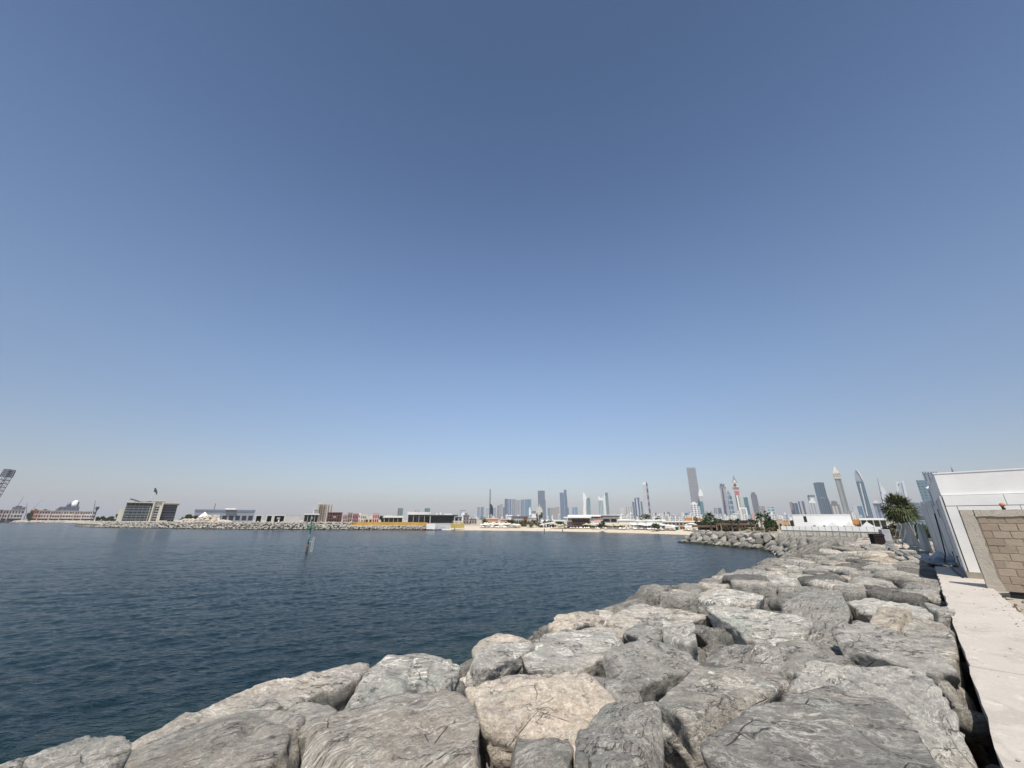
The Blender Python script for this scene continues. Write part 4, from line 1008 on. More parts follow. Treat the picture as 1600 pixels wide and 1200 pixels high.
# white building behind it
def face_box(xl, xr, ytop, ybot, Y, depth, px_ref=None):
    """origin at ground middle of the face that looks at the camera; returns loc, rz, width, height, z0"""
    a = P(xl, ytop, Y); mid = (xl+xr)/2; al = math.atan2(ray(mid, ytop).x, ray(mid, ytop).y)
    wdt = (xr-xl)*Y*math.cos(al)/ (600/cp) *1.0
    c = P(mid, ytop, Y); z0 = P(mid, ybot, Y).z
    return (c.x, c.y, z0), -al, wdt*1.0, c.z-z0
def bld(name, label, cat, xl, xr, ytop, ybot, Y, group=None, z0=None):
    loc, rz, w_, h_ = face_box(xl, xr, ytop, ybot, Y, 1)
    if z0 is not None: h_ += loc[2]-z0; loc = (loc[0], loc[1], z0)
    return empty(name, loc, rz, label, cat, group), w_, h_
WB = mat_flat('white_render', (.80,.79,.76), .8, .06, .3); DG = mat_flat('dark_glass', (.03,.04,.045), .15, .3, .5); BG = mat_flat('beige_render', (.55,.47,.37), .85, .15, .3)
e, w_, h_ = bld('white_building', 'long plain white building with one tall dark window behind the panel fence', 'building', 1236, 1327, 804.5, 824, 92, z0=2.2)
MB().box(-w_/2, w_/2, 0, 9, 0, h_-.01).build('wall', WB, e)
MB().box(-w_/2-.05, w_/2+.05, -.05, 9.05, h_-.01, h_+.12).build('roof', WB, e)
x0 = -w_/2+w_*(17.5/91); MB().box(x0, x0+w_*.055, -.03, .05, h_*.60, h_*.93).build('window', DG, e)
MB().box(-w_/2-.9, -w_/2-.004, .6, 5, 0, h_*.72).build('side_wall', BG, e); MB().box(-w_/2-.75, -w_/2-.2, .55, .60, h_*.3, h_*.66).build('side_window', DG, e)
for k in range(4):
    x0 = -w_/2+w_*(.33+.17*k); MB().box(x0, x0+w_*.045, -.04, .05, h_*.36, h_*.41).build('vent', DG, e)
MB().box(-w_*.1, w_*.9, -2.2, -.4, 0, h_*.36).build('lower_wall', WB, e)
# grey gazebo tents
TN = mat_flat('grey_tent', (.50,.49,.47), .8, .1, .5)
for k, (xa, xb, yt, yb, Y_, lb) in enumerate([(1291,1309,815.5,822,88,'left'), (1318,1335,815,822,84,'middle'), (1343,1365,815,822.5,76,'right')]):
    e, w_, h_ = bld('gazebo_tent', ['smallest grey pyramid tent in front of the white building', 'grey pyramid tent beside the orange kiosk', 'widest grey pyramid tent nearest the crate'][k], 'tent', xa, xb, yt, yb, Y_, z0=2.3, group='grey tents behind the panel fence')
    MB().add([(-w_/2,0,h_*.62),(w_/2,0,h_*.62),(w_/2,w_,h_*.62),(-w_/2,w_,h_*.62),(0,w_/2,h_),(-w_/2,0,h_*.5),(w_/2,0,h_*.5),(w_/2,w_,h_*.5),(-w_/2,w_,h_*.5)],[(0,1,4),(1,2,4),(2,3,4),(3,0,4),(5,6,1,0),(6,7,2,1),(7,8,3,2),(8,5,0,3)]).build('canopy', TN, e)
    for sx in (-1,1):
        for yy in (.05, w_-.05): MB().tube((sx*(w_/2-.05), yy, -.3), (sx*(w_/2-.05), yy, h_*.6), .04, n=6).build('leg', GP, e)
e, w_, h_ = bld('kiosk', 'orange roofed kiosk between the grey tents', 'kiosk', 1329, 1345, 811.5, 819, 96, z0=2.3)
MB().box(-w_/2, w_/2, 0, 3, h_*.6, h_).build('roof', mat_flat('orange_timber', (.62,.33,.11), .7, .3, 2), e)
for sx in (-.45, -.1, .4): MB().box(w_*sx-.06, w_*sx+.06, .1, .22, 0, h_*.6).build('post', mat_flat('beige_post', (.6,.52,.4), .8), e)
MB().box(-w_/2, w_/2, 2.2, 2.8, 0, h_*.6).build('back_wall', BG, e)
e, w_, h_ = bld('pavilion', 'low white pavilion with open front left of the fan palm', 'pavilion', 1342, 1384, 809.5, 821, 90, z0=2.3)
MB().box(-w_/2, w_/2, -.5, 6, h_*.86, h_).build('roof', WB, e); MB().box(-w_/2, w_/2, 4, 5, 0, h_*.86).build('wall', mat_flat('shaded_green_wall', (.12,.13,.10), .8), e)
for k in range(5): MB().box(-w_/2+w_*k/4.2, -w_/2+w_*k/4.2+.2, 0, .2, 0, h_*.86).build('column', WB, e)
# ---------------------------------------------------------------- green channel beacon
wlp = G(479, 862.5, 0); bc = empty('channel_marker', (wlp.x, wlp.y, 0), 0, 'green channel marker pile with railed platform standing in the sea', 'marker')
kk = wlp.y/636.
GRNP = mat_flat('green_paint', (.07,.24,.15), .6, .3, 1.5); GRNL = mat_flat('pale_green_paint', (.20,.38,.29), .6, .3, 1.5); PILE = mat_flat('pile', (.07,.05,.04), .8, .5, 1.2)
MB().tube((0,0,-1.5), (.02,0,1.15), .19, .17, 14).build('pile', PILE, bc, smooth=True)
MB().tube((.02,0,.85), (.02,0,1.15), .195, n=14).build('collar', mat_flat('rust_pink', (.33,.17,.13), .8, .3, 3), bc)
MB().tube((.02,0,1.15), (.05,0,3.55), .14, .10, 14).build('mast', GRNL, bc, smooth=True)
MB().lathe([(.12,3.45),(.6,3.6),(.6,3.68),(.1,3.68)], 14).build('platform', GRNP, bc)
rl = MB()
for k in range(10):
    a = 2*math.pi*k/10; rl.tube((.56*math.cos(a), .56*math.sin(a), 3.68), (.56*math.cos(a), .56*math.sin(a), 4.35), .018, n=5)
for z in (4.0, 4.35):
    for k in range(10):
        a = 2*math.pi*k/10; b = 2*math.pi*(k+1)/10; rl.tube((.56*math.cos(a), .56*math.sin(a), z), (.56*math.cos(b), .56*math.sin(b), z), .016, n=5)
rl.build('railing', GRNP, bc)
MB().tube((0,0,3.68), (0,0,4.75), .12, n=10).tube((0,0,4.7), (0,0,5.2), .03, n=6).build('lantern_post', GRNP, bc)
MB().lathe([(.05,5.0),(.14,5.05),(.15,5.3),(.08,5.42),(.01,5.45)], 10).build('lantern', GRNL, bc)
ld = MB(); ld.tube((.55,-.1,-1.), (.75,-.1,2.3), .035, n=6).tube((.85,-.1,-1.), (1.02,-.1,2.3), .035, n=6)
for k in range(9): ld.tube((.58+.02*k,-.1,.15+.25*k), (.88+.019*k,-.1,.15+.25*k), .02, n=5)
ld.tube((.1,0,1.6),(.62,-.1,1.6),.03,n=6).build('ladder', mat_flat('pale_ladder', (.55,.58,.52), .6), bc)
# mooring buoy
q = G(1213, 866.5, 0.05); MB().lathe([(.01,-.25),(.22,-.15),(.28,.0),(.22,.16),(.06,.24),(.01,.26)], 12).build('b', WHT); o = bpy.data.objects['b']; o.name = 'buoy'; o.location = (q.x, q.y, .05); tag(o, 'small white round buoy on the water inside the groyne', 'buoy')

# ---------------------------------------------------------------- left shore
def part(name, mat, parent, *boxes):
    mb = MB()
    for b in boxes: mb.box(*b)
    return mb.build(name, mat, parent)
# lattice boom of a large crane
LAT = mat_flat('dark_lattice', (.07,.07,.10), .6)
def lattice(mb, a, b, wa, wb, n, r):
    a = Vector(a); b = Vector(b); d = (b-a).normalized(); s1 = d.cross(Vector((0,1,0))).normalized(); s2 = Vector((0,1,0)); prev = None
    for k in range(n+1):
        f = k/n; c = a.lerp(b, f); w_ = wa+(wb-wa)*f; cs = [c+s1*w_*x+s2*w_*y for x, y in ((-.5,-.5),(.5,-.5),(.5,.5),(-.5,.5))]
        for i in range(4): mb.tube(cs[i], cs[(i+1)%4], r*.7, n=4)
        if prev:
            for i in range(4): mb.tube(prev[i], cs[i], r, n=4); mb.tube(prev[i], cs[(i+1)%4] , r*.6, n=4)
        prev = cs
    return mb
Yc = 800.; a = P(-30, 812, Yc); b = P(16, 734, Yc); a.z = 3; 
cr_ = empty('lattice_crane', a, 0, 'tall dark lattice crane boom leaning over the far left shore', 'crane'); bb = b-a
kx = Yc/636
lattice(MB(), (0,0,10), tuple(bb*.86), 14*kx*.62, 14*kx*.62, 11, .55).build('boom', LAT, cr_)
hd = lattice(MB(), tuple(bb*.86), tuple(bb), 14*kx*.66, 14*kx*.6, 4, .85); hd.build('boom_head', LAT, cr_)
MB().box(-9,9,-7,7,0,10).box(-14,-6,-6,6,10,16).build('cab', LAT, cr_)
for (x0,y0,x1,y1,Y_,lb,rr_) in [(22,800,37,776,900,'slim dark crane jib slanting up behind the pink apartments',.5),(44,802,66,781,1500,'faint distant crane jib left of the white domed hall',.5),(146,802,149,782,700,'thin dark mast standing beside the water tower',.5),(41,802,42,786,900,'short thin mast behind the pink apartments',.5)]:
    a = P(x0,y0,Y_); a.z = 3; b = P(x1,y1,Y_); e = empty('crane' if 'jib' in lb else 'mast', a, 0, lb, 'crane' if 'jib' in lb else 'mast')
    d = b-a; p0 = P(x0,y0,Y_)-a
    MB().tube((0,0,0), tuple(p0), rr_*1.1, n=6).build('base', LAT, e); MB().tube(tuple(p0), tuple(d), rr_, rr_*.5, n=6).build('jib' if 'jib' in lb else 'pole', LAT, e)
# pink apartment row
Ya = 780.; WIN = mat_flat('dark_window', (.035,.035,.04), .3, .3, .5)
def apt(xl, xr, yt, yb, col, nb_, nf, lab, gap=.0, Y=Ya, seed=0, g='low apartment blocks on the far left shore', arch=False):
    e, w_, h_ = bld('apartment_block', lab, 'apartment block', xl, xr, yt, yb, Y, g, z0=3.0)
    r = random.Random(seed+int(xl)); m_ = mat_flat('render', col, .85, .12, .2)
    part('wall', m_, e, (-w_/2, w_/2, 0, 14, 0, h_))
    part('roof', mat_flat('roof', tuple(c*.8 for c in col), .8, .1, .2), e, (-w_/2-.4, w_/2+.4, -.6, 14.4, h_+.004, h_+.7))
    nf = 2; fh = h_/(nf+.75); part('arcade', WIN, e, (-w_*.48, w_*.48, -.15, .3, .2, fh*.62))
    for f in range(nf):
        for k in range(nb_):
            bw = w_/nb_; x0 = -w_/2+bw*(k+.18); wd = bw*r.choice([.5,.66,.72])
            part('window', WIN, e, (x0, x0+wd, -.12, .3, fh*(f+.98), fh*(f+1.52)))
    for k in range(max(1, nb_//3)):
        bw = w_/nb_; x0 = -w_/2+bw*(3*k+.08); part('bay', mat_flat('render', tuple(min(.8, c*1.12) for c in col), .85, .12, .2), e, (x0, x0+bw*.14, -1.2, -.13, 0, h_+1.2))
    return e
apt(-8, 6, 797, 811, (.42,.34,.32), 3, 3, 'dull pink apartment block at the very left edge of the shore')
apt(6, 15, 797.5, 810.5, (.62,.50,.46), 2, 3, 'pale pink apartment block between the two darker ones at the left edge')
apt(15, 39, 797.5, 811, (.60,.56,.52), 5, 3, 'greyish apartment block with many dark windows right of the pale pink one')
apt(48, 62, 797.5, 811, (.66,.32,.20), 4, 3, 'orange apartment block beside the dark tree')
apt(62, 80, 798, 811, (.62,.48,.42), 4, 3, 'salmon apartment block with wide dark balconies right of the orange one')
apt(80, 96, 798.5, 811, (.68,.56,.49), 4, 3, 'light salmon apartment block in the middle of the row')
apt(96, 118, 798.5, 811, (.70,.62,.54), 5, 3, 'beige apartment block with small square windows below the domed hall')
apt(118, 130, 799, 811, (.66,.54,.48), 3, 3, 'narrow pinkish apartment block right of the beige one')
apt(130, 150, 799, 812, (.72,.63,.57), 5, 3, 'pale apartment block at the right end of the row')
for k, (xl, xr, yt, c, lb) in enumerate([(20,41,792,(.17,.19,.22),'dark blue grey block rising behind the left apartments'),(52,60,796.5,(.20,.22,.24),'low dark roof behind the orange apartments'),(66,76,797,(.20,.22,.24),'low dark roof behind the salmon apartments')]):
    e, w_, h_ = bld('building', lb, 'building', xl, xr, yt, 811, 900, z0=3.0); part('wall', mat_facade(c, (.06,.07,.09), 6, 4, .6, .5), e, (-w_/2, w_/2, 0, 30, 0, h_)); part('roof', LAT, e, (-w_*.3, w_*.2, 3, 20, h_+.003, h_+2))
# hall with a white dome on top
e, w_, h_ = bld('hall', 'dark sloping hall crowned by a white dome behind the apartment row', 'hall', 88, 132, 791, 811, 950, z0=3.0)
part('hull', mat_facade((.10,.115,.17), (.05,.06,.09), 9, 5, .4, .4), e, (-w_*.48, w_*.36, 0, 60, 0, h_*.72)); 
MB().prism([(-w_*.48,h_*.721),(w_*.36,h_*.721),(w_*.34,h_*.98),(-w_*.36,h_*.96)], 2, 55).build('upper_deck', mat_facade((.13,.145,.20), (.06,.07,.11), 7, 5, .5, .5), e)
part('end_block', LAT, e, (w_*.362, w_*.5, 2, 40, 0, h_*.62))
MB().lathe([(w_*.17,h_*.97),(w_*.165,h_*1.15),(w_*.12,h_*1.36),(w_*.05,h_*1.45),(.01,h_*1.46)], 20, cx=w_*.15, cy=24).build('dome', WHT, e, smooth=True)
MB().lathe([(w_*.09,h_*.98),(w_*.06,h_*1.3),(.01,h_*1.36)], 14, cx=-w_*.07, cy=20).build('small_dome', mat_flat('grey_dome', (.3,.32,.36), .6), e, smooth=True)
MB().tube((w_*.25,10,h_*.97), (w_*.25,10,h_*1.35), 1.5, 1.1, 6).build('funnel', LAT, e)
# water tower
e, w_, h_ = bld('water_tower', 'dark water tower on a thin stalk right of the apartment row', 'water tower', 149, 156.5, 792, 811, 700, z0=3.0)
MB().tube((0,4,0), (0,4,h_*.8), .7, n=8).build('stalk', LAT, e); MB().lathe([(.8,h_*.72),(w_*.34,h_*.84),(w_*.42,h_*.88),(w_*.42,h_),(w_*.3,h_*1.02)], 14, cy=4).build('tank', LAT, e)
# trees, low clutter between apartments and hotel
for k, (px_, py_, Y_, rx_, rz__, lb) in enumerate([(44,811,770,6,13,'dark tree between the grey and the orange apartments'),(158,811.5,420,6,5,'low dark trees beside the water tower'),(172,812,400,7,5,'dark green bushes on the breakwater left of the big hotel'),(188,812,340,4,6,'dark bush touching the left end of the hotel'),(292,812,330,7,5,'dark green bush right of the hotel')]):
    q = P(px_, py_, Y_); shrub('tree', GRN2, (q.x, q.y, 3), rx_, 3, rz__, lb, 'tree', n=420, leaf=.9 if k else 1.6, seed=40+k)
# the hotel
e, w_, h_ = bld('hotel', 'large beige and glass hotel with overhanging roof on the far breakwater', 'hotel', 200.5, 282, 781.5, 812, 330, z0=3.0)
HB = mat_flat('hotel_beige', (.60,.56,.47), .8, .1, .15); HG = mat_facade((.16,.19,.20), (.05,.075,.09), 2.6, 3.1, .75, .72, .1); HGD = mat_facade((.10,.115,.14), (.025,.035,.055), 2.2, 3.1, .85, .72, .1)
fl = h_/8.6
D_ = 20
part('left_wing', HG, e, (-w_*.5, w_*.02, 0, D_, 0, h_*.86)); part('right_wing', mat_flat('hotel_dark', (.15,.15,.16), .7), e, (w_*.20, w_*.5, 1.5, D_, 0, h_*.80))
part('core', HB, e, (w_*.021, w_*.199, -.8, D_, 0, h_*.94))
for f in range(6):
    z = .6+f*(h_*.70/6)
    part('glazing', HG, e, (-w_*.47, w_*.0, -.12, .6, z+.5, z+h_*.70/6-.35)); part('slab', mat_flat('slab', (.46,.46,.43), .8), e, (-w_*.48, w_*.01, -.7, -.004, z+h_*.70/6-.28, z+h_*.70/6-.08))
    part('glazing', HGD, e, (w_*.215, w_*.485, 1.3, 1.6, z+.4, z+h_*.70/6-.35)); part('slab', mat_flat('slab_dark', (.25,.25,.26), .8), e, (w_*.202, w_*.495, .7, 1.28, z+h_*.70/6-.33, z+h_*.70/6-.1))
    part('glazing', HGD, e, (w_*.06, w_*.14, -.95, -.7, z+.4, z+h_*.70/6-.3))
for k in range(12): part('window', WIN, e, (-w_*.46+k*w_*.041, -w_*.46+k*w_*.041+w_*.027, -.15, .5, h_*.75, h_*.83))
part('roof', HB, e, (-w_*.515, -w_*.36, -2, D_+1, h_*.865, h_*.95), (-w_*.02, w_*.23, -2, D_+1, h_*.945, h_*1.0), (-w_*.357, -w_*.022, -2, D_+1, h_*.865, h_*.90))
part('roof', mat_flat('roof_dark', (.20,.18,.16), .8), e, (w_*.203, w_*.53, -2.4, D_, h_*.805, h_*.86))
for k in range(7): part('parapet_post', HB, e, (w_*(.25+.038*k), w_*(.25+.038*k)+1., -1.6, -.6, h_*.861, h_*.93))
part('fin', HB, e, (w_*.0, w_*.03, -2.2, -.81, 0, h_*.93), (w_*.175, w_*.205, -2.2, -.81, 0, h_*.93), (-w_*.04, -w_*.03, -1.1, -.71, 0, h_*.70))
part('side_tower', HB, e, (-w_*.60, -w_*.503, 2, 16, 0, h_*.62)); part('podium', mat_flat('podium', (.62,.56,.46), .8), e, (-w_*.55, w_*.12, -9, -2.3, 0, h_*.06), (w_*.14, w_*.36, -7, -2.3, 0, h_*.08))
# wavy roof piece
vs = []; n = 16
for k in range(n+1): f = k/n; vs.append((-w_*.47+w_*.42*f, h_*(.99+.05*math.cos(f*5.)-.05*f)))
MB().prism([(x, z-.5) for x, z in vs]+[(x, z+.3) for x, z in vs[::-1]], 1, 14).build('roof_shell', mat_flat('roof_grey', (.14,.17,.19), .5), e)
FLG = mat_flat('flag_cloth', (.05,.06,.08), .8, .5, .3)
def flagpole(px0, py0, px1, py1, Y_, lb, pr, flag, col=(.7,.7,.68), z=None):
    t_ = P(px1, py1, Y_); e = empty('flagpole', (t_.x, t_.y, P(px0,py0,Y_).z if z is None else z), 0, lb, 'flagpole'); hh = t_.z-e.location.z
    MB().tube((0,0,0), (0,0,hh), pr, pr*.6, 8).build('pole', mat_flat('pole', col, .5), e)
    fw_, fh_, fx, fz_, dr = flag; n = 8; vs = []
    for i in range(n+1):
        f = i/n
        for s_ in (0, 1): vs.append((fx*fw_*f, .6*math.sin(f*6)*fw_*.06, hh*fz_-fh_*s_*(1-.2*f)-dr*f*f*fh_))
    o = MB().add(vs, [(2*i, 2*i+1, 2*i+3, 2*i+2) for i in range(n)]).build('flag', FLG, e); m = o.modifiers.new('s', 'SOLIDIFY'); m.thickness = .05
    return e
flagpole(235, 781, 241.5, 762, 330, 'white flagpole with dark flag blowing right on the hotel roof', .22, (3.6, 3.2, 1, .99, 1.1))
flagpole(765.6, 811, 766, 764, 480, 'very tall dark flagpole with hanging flag in front of the blue towers', .75, (4.2, 12, 1, .56, .5), (.10,.10,.11), z=2.0)
flagpole(777.5, 815, 777.7, 790, 260, 'thin dark mast beside the pink beach building', .16, (.5,.5,1,.99,.2), (.12,.12,.12), z=1.4)

def lowb(name, label, xl, xr, yt, Y, col, z0=2.2, dep=12, roof=None, win=None, cat='building', group=None, wcol=None, yb=812, extra=None, roofh=.6, over=.4, porch=None):
    """low shore building: wall, roof slab, a row or rows of windows (n, z from, z to, share)"""
    e, w_, h_ = bld(name, label, cat, xl, xr, yt, yb, Y, group, z0=z0)
    part('wall', mat_flat('render', col, .85, .12, .15), e, (-w_/2, w_/2, 0, dep, 0, h_-.01))
    part('roof', mat_flat('roof', roof or tuple(min(.85, c*1.1) for c in col), .8, .1, .2), e, (-w_/2-over, w_/2+over, -over-(porch or 0), dep+over, h_-.008, h_+roofh))
    for (n, za_, zb_, sh) in (win or []):
        for k in range(n):
            bw = w_/n; part('window', wcol or WIN, e, (-w_/2+bw*(k+.5-sh/2), -w_/2+bw*(k+.5+sh/2), -.12, .4, h_*za_, h_*zb_))
    if porch:
        for k in range(5): part('post', mat_flat('porch_post', (.55,.53,.5), .8), e, (-w_/2+w_*k/4-.1, -w_/2+w_*k/4+.1, -porch+.1, -porch+.3, 0, h_-.012))
    return e, w_, h_
# long grey terminal with blue roof
e, w_, h_ = lowb('terminal', 'long low grey hall with a slate roof behind the rubble heap', 306, 400, 799.5, 420, (.25,.28,.32), roof=(.17,.20,.25), win=[(9,.15,.6,.7)], dep=40, z0=3, roofh=2.)
part('canopy', WHT, e, (-w_*.02, w_*.16, -3, 10, h_+2.01, h_+3.4)); part('chimney', LAT, e, (-w_*.21, -w_*.2, 3, 5, h_+2.02, h_+8)); part('annex', mat_flat('pale', (.5,.55,.6), .7), e, (-w_*.16,-w_*.08,-2,-.2,0,h_*.7))
e, w_, h_ = bld('tent', 'white pointed canopy tent above the rubble heap', 'tent', 311, 330, 800.5, 806, 300, z0=3); MB().lathe([(w_*.5,h_*.55),(w_*.3,h_*.75),(w_*.02,h_*1.05)], 12, cy=3).build('canopy', WHT, e)
MB().tube((-w_*.4,3,0),(-w_*.4,3,h_*.6),.15,n=5).tube((w_*.4,3,0),(w_*.4,3,h_*.6),.15,n=5).tube((0,3,0),(0,3,h_*.8),.15,n=5).build('posts', GP, e)
# heap of rubble
vs_ = []; fs_ = []; nb = 0; q0 = P(325, 812, 262.)
for k in range(900):
    r4 = random.Random(k+77); a = r4.uniform(-1,1); hgt = 5.2*max(0, 1-a*a)*(.75+.25*math.sin(a*7+1)); z = r4.uniform(.15,1)*hgt; s_ = r4.uniform(.4,1.1)
    d, f = ico(1); v = d*(1+.35*vnoise(d*1.6+k, k))[:, None]*s_*np.array([1,.9,.7])+np.array([q0.x+a*17.5, q0.y+r4.uniform(-3,3)+(5-z)*-.5, 2.6+z]); vs_.append(v); fs_.append(f+nb); nb += len(d)
o = rock_obj('rubble', np.concatenate(vs_), np.concatenate(fs_), (0,0,0)); o.data.polygons.foreach_set('use_smooth', [False]*len(o.data.polygons)); tag(o, 'heap of pinkish broken stone on top of the far breakwater', 'rubble', kind='stuff'); o['lum'] = 1.15; o['warm'] = .45; o['vein'] = .5; o['dip'] = .3
# frame pavilions
CRM = mat_flat('pavilion_stone', (.58,.56,.50), .8, .08, .2)
for (xl, xr, lb) in [(399.5,411,'leftmost square stone frame with dark opening on the far breakwater'),(416.5,427,'middle stone frame with dark brown opening'),(428,446.5,'widest stone frame with a white block in its dark opening')]:
    e, w_, h_ = bld('frame_pavilion', lb, 'pavilion', xl, xr, 804.5, 816, 238, 'stone frame pavilions on the far breakwater', z0=2.9)
    t_ = .55
    part('frame', CRM, e, (-w_/2, -w_/2+t_, -.5, 6, 0, h_), (w_/2-t_, w_/2, -.5, 6, 0, h_), (-w_/2+t_, w_/2-t_, -.5, 6, h_-t_, h_)); part('back_wall', mat_flat('dark_inside', (.035,.035,.035), .8) if '400' not in lb else DG, e, (-w_/2+t_, w_/2-t_, 2.0, 5, 0, h_-t_))
    if 'widest' in lb: part('white_block', WHT, e, (-w_*.2, w_*.08, .5, 1.6, h_*.5, h_*.72), (-w_*.06, w_*.05, .5, 1.5, 0, h_*.5))
    elif 'left' in lb: part('sill_blocks', WHT, e, (-w_*.12, -w_*.02, .2, .8, 0, h_*.3), (w_*.06, w_*.14, .2, .8, 0, h_*.28))
e, w_, h_ = bld('stone_wall', 'long plain grey stone wall right of the frame pavilions', 'wall', 447, 470, 804.5, 816, 236, z0=2.9); part('wall', mat_flat('grey_stone', (.50,.49,.46), .85, .12, .4), e, (-w_/2, w_/2, 0, 5, 0, h_)); part('coping', CRM, e, (-w_/2-.1, w_/2+.1, -.1, 5.1, h_+.002, h_+.2))
lowb('canopy_building', 'low pavilion with pale flat roof and black recess left of the scaffolded tower', 476, 498, 804.5, 250, (.06,.06,.06), roof=(.62,.60,.55), dep=8, z0=2.9, roofh=.8, porch=1.5)
lowb('storage_shed', 'blue grey shed beside a white spike', 491, 497.5, 797, 500, (.28,.32,.38), z0=3)
e, w_, h_ = bld('sail_spike', 'thin white sail shaped spike left of the scaffolded tower', 'mast', 490, 492, 791.5, 805, 480, z0=3); MB().prism([(-w_*.5,0),(w_*.5,0),(w_*.4,h_*.9),(w_*.3,h_)], 0, 1.5).build('sail', WHT, e); MB().box(-w_, w_, -.4, 1.8, -.6, .0).build('foot', GP, e)
# scaffolded tower under construction
e, w_, h_ = bld('unfinished_tower', 'beige unfinished tower wrapped in scaffolding on the far shore', 'tower', 498, 512, 787.5, 815, 330, z0=3)
US = mat_flat('raw_concrete', (.50,.43,.33), .9, .2, .3); SCF = mat_flat('scaffold', (.20,.15,.14), .8)
part('core', US, e, (-w_/2, w_/2, 0, 7, 0, h_)); part('cap', WHT, e, (-w_/2-.1, -w_*.14, -.2, 4, h_+.004, h_+.4))
for k in range(5): MB().box(-w_/2+w_*k/5.+w_*.10, -w_/2+w_*k/5+w_*.14, -.5, -.02, 0, h_*.98).build('fin', SCF if k % 2 else US, e)
for k in range(7): MB().box(-w_/2-.1, w_/2+.1, -.75, -.6, h_*k/7+.5, h_*k/7+.75).build('scaffold_lift', SCF, e)
for k in range(3): part('window_strip', WIN, e, (-w_*.32+k*w_*.24, -w_*.32+k*w_*.24+w_*.07, -.1, .4, h_*.1, h_*.93))
for k, (xl, xr, lb) in enumerate([(513,515.8,'slimmer silo right of the scaffolded tower'),(517.3,520.3,'slimmer silo farthest from the scaffolded tower')]):
    e, w_, h_ = bld('stair_tower', lb, 'tower', xl, xr, 788, 815, 345, 'slim shafts beside the scaffolded tower', z0=3); part('shaft', US if k else mat_flat('shaft_grey', (.38,.34,.30), .9), e, (-w_/2, w_/2, 0, 3, 0, h_)); part('openings', WIN, e, *[(-w_*.15, w_*.15, -.1, .3, h_*(.1+.12*j), h_*(.17+.12*j)) for j in range(7)])
# red brown unfinished block
e, w_, h_ = bld('unfinished_block', 'dark red brown unfinished building with open floors', 'building', 512, 536, 800, 815, 320, z0=3)
RB = mat_flat('red_brown', (.20,.105,.095), .9, .3, .3)
for f in range(4): part('floor_slab', RB, e, (-w_/2, w_/2, 0, 12, h_*f/3.3-.25+.3, h_*f/3.3+.25+.3))
for k in range(7): part('column', RB, e, (-w_/2+w_*k/6.-.3*(k>0), -w_/2+w_*k/6+.3*(k<6), .1, .7, 0.56, h_*.86))
part('inner_wall', mat_flat('inside', (.07,.045,.045), .9), e, (-w_/2+.5, w_/2-.5, 4, 11, .56, h_*.90)); part('grey_panel', mat_flat('panel', (.3,.3,.32), .8), e, (-w_*.1, w_*.1, -.1, -.02, h_*.45, h_*.6))
for (xl, xr, yt, c, nw, nf, lb) in [(536.5,543.5,804.5,(.45,.27,.24),3,2,'small pinkish villa right of the red brown building'),(544,551,801.5,(.27,.22,.18),2,2,'narrow dark brown block between pink villas'),(551.5,561,803.2,(.33,.14,.13),4,2,'deep red villa with white framed windows'),(561.2,564,802,(.72,.70,.66),1,2,'narrow white block right of the deep red villa'),
                             (564.5,572,804,(.60,.54,.45),3,2,'beige villa with small windows'),(583,593,802.3,(.58,.34,.30),3,2,'pink villa with two rows of arched windows')]:
    e, w_, h_ = lowb('villa', lb, xl, xr, yt, 275, c, z0=2.6, dep=8, win=[(nw,.12,.40,.45),(nw,.56,.84,.45)], cat='villa', yb=813, roofh=.25, over=.1)
for (xl, xr, lb) in [(571.5,583,'pale gabled villa with zigzag roof'), ]:
    e, w_, h_ = bld('villa', lb, 'villa', xl, xr, 803, 813, 277, z0=2.6)
    part('wall', BG, e, (-w_/2, w_/2, 0, 8, 0, h_*.55)); MB().prism([(-w_/2,h_*.552),(w_*.0,h_*.552),(-w_*.25,h_)], 0, 8).prism([(w_*.002,h_*.552),(w_/2,h_*.552),(w_*.25,h_*.97)], 0, 8).build('gable', mat_flat('pale_gable', (.62,.58,.5), .8), e); part('window', WIN, e, (-w_*.4,-w_*.1,-.1,.3,h_*.15,h_*.4),(w_*.1,w_*.4,-.1,.3,h_*.15,h_*.4))
q = P(598, 812, 270); shrub('tree', GRN2, (q.x, q.y, 2.6), 3.2, 2, 4.4, 'dark tree right of the pink villa with arched windows', 'tree', n=420, leaf=.45, seed=70)
# white roofed pavilions behind the yellow hoarding
lowb('beach_pavilion', 'left pavilion with thin white roof above the yellow hoarding', 601, 629, 808.8, 262, (.09,.085,.08), roof=(.70,.67,.60), z0=2.4, dep=9, roofh=1.1, win=[(4,.1,.8,.8)], porch=2, yb=814)
lowb('rooftop_room', 'small white block on the left pavilion roof', 602.5, 613, 804.5, 275, (.68,.65,.6), z0=2.4, dep=4, roofh=.2, over=.1)
lowb('beach_pavilion', 'pavilion with broad white roof below the green towers', 638, 672, 804.2, 262, (.10,.10,.10), roof=(.66,.65,.62), z0=2.4, dep=12, roofh=1.6, win=[(5,.1,.75,.8)], porch=2, yb=814)
e, w_, h_ = lowb('black_hall', 'black glass hall with thin overhanging roof above the yellow hoarding', 673, 710, 806.3, 258, (.05,.055,.06), roof=(.055,.055,.06), z0=2.2, dep=14, roofh=.7, win=[(9,.12,.86,.85)], wcol=DG, over=2.2, yb=816); part('rooftop_unit', WHT, e, (-w_*.28,-w_*.22,3,5,h_+.72,h_+1.9),(-w_*.12,-w_*.06,3,5,h_+.72,h_+2.2),(w_*.05,w_*.4,5,7,h_+.72,h_+1.5))
lowb('service_block', 'plain grey block right of the black glass hall', 711, 722, 808, 262, (.34,.33,.32), z0=2.2, win=[(2,.4,.8,.5)], roofh=.3)
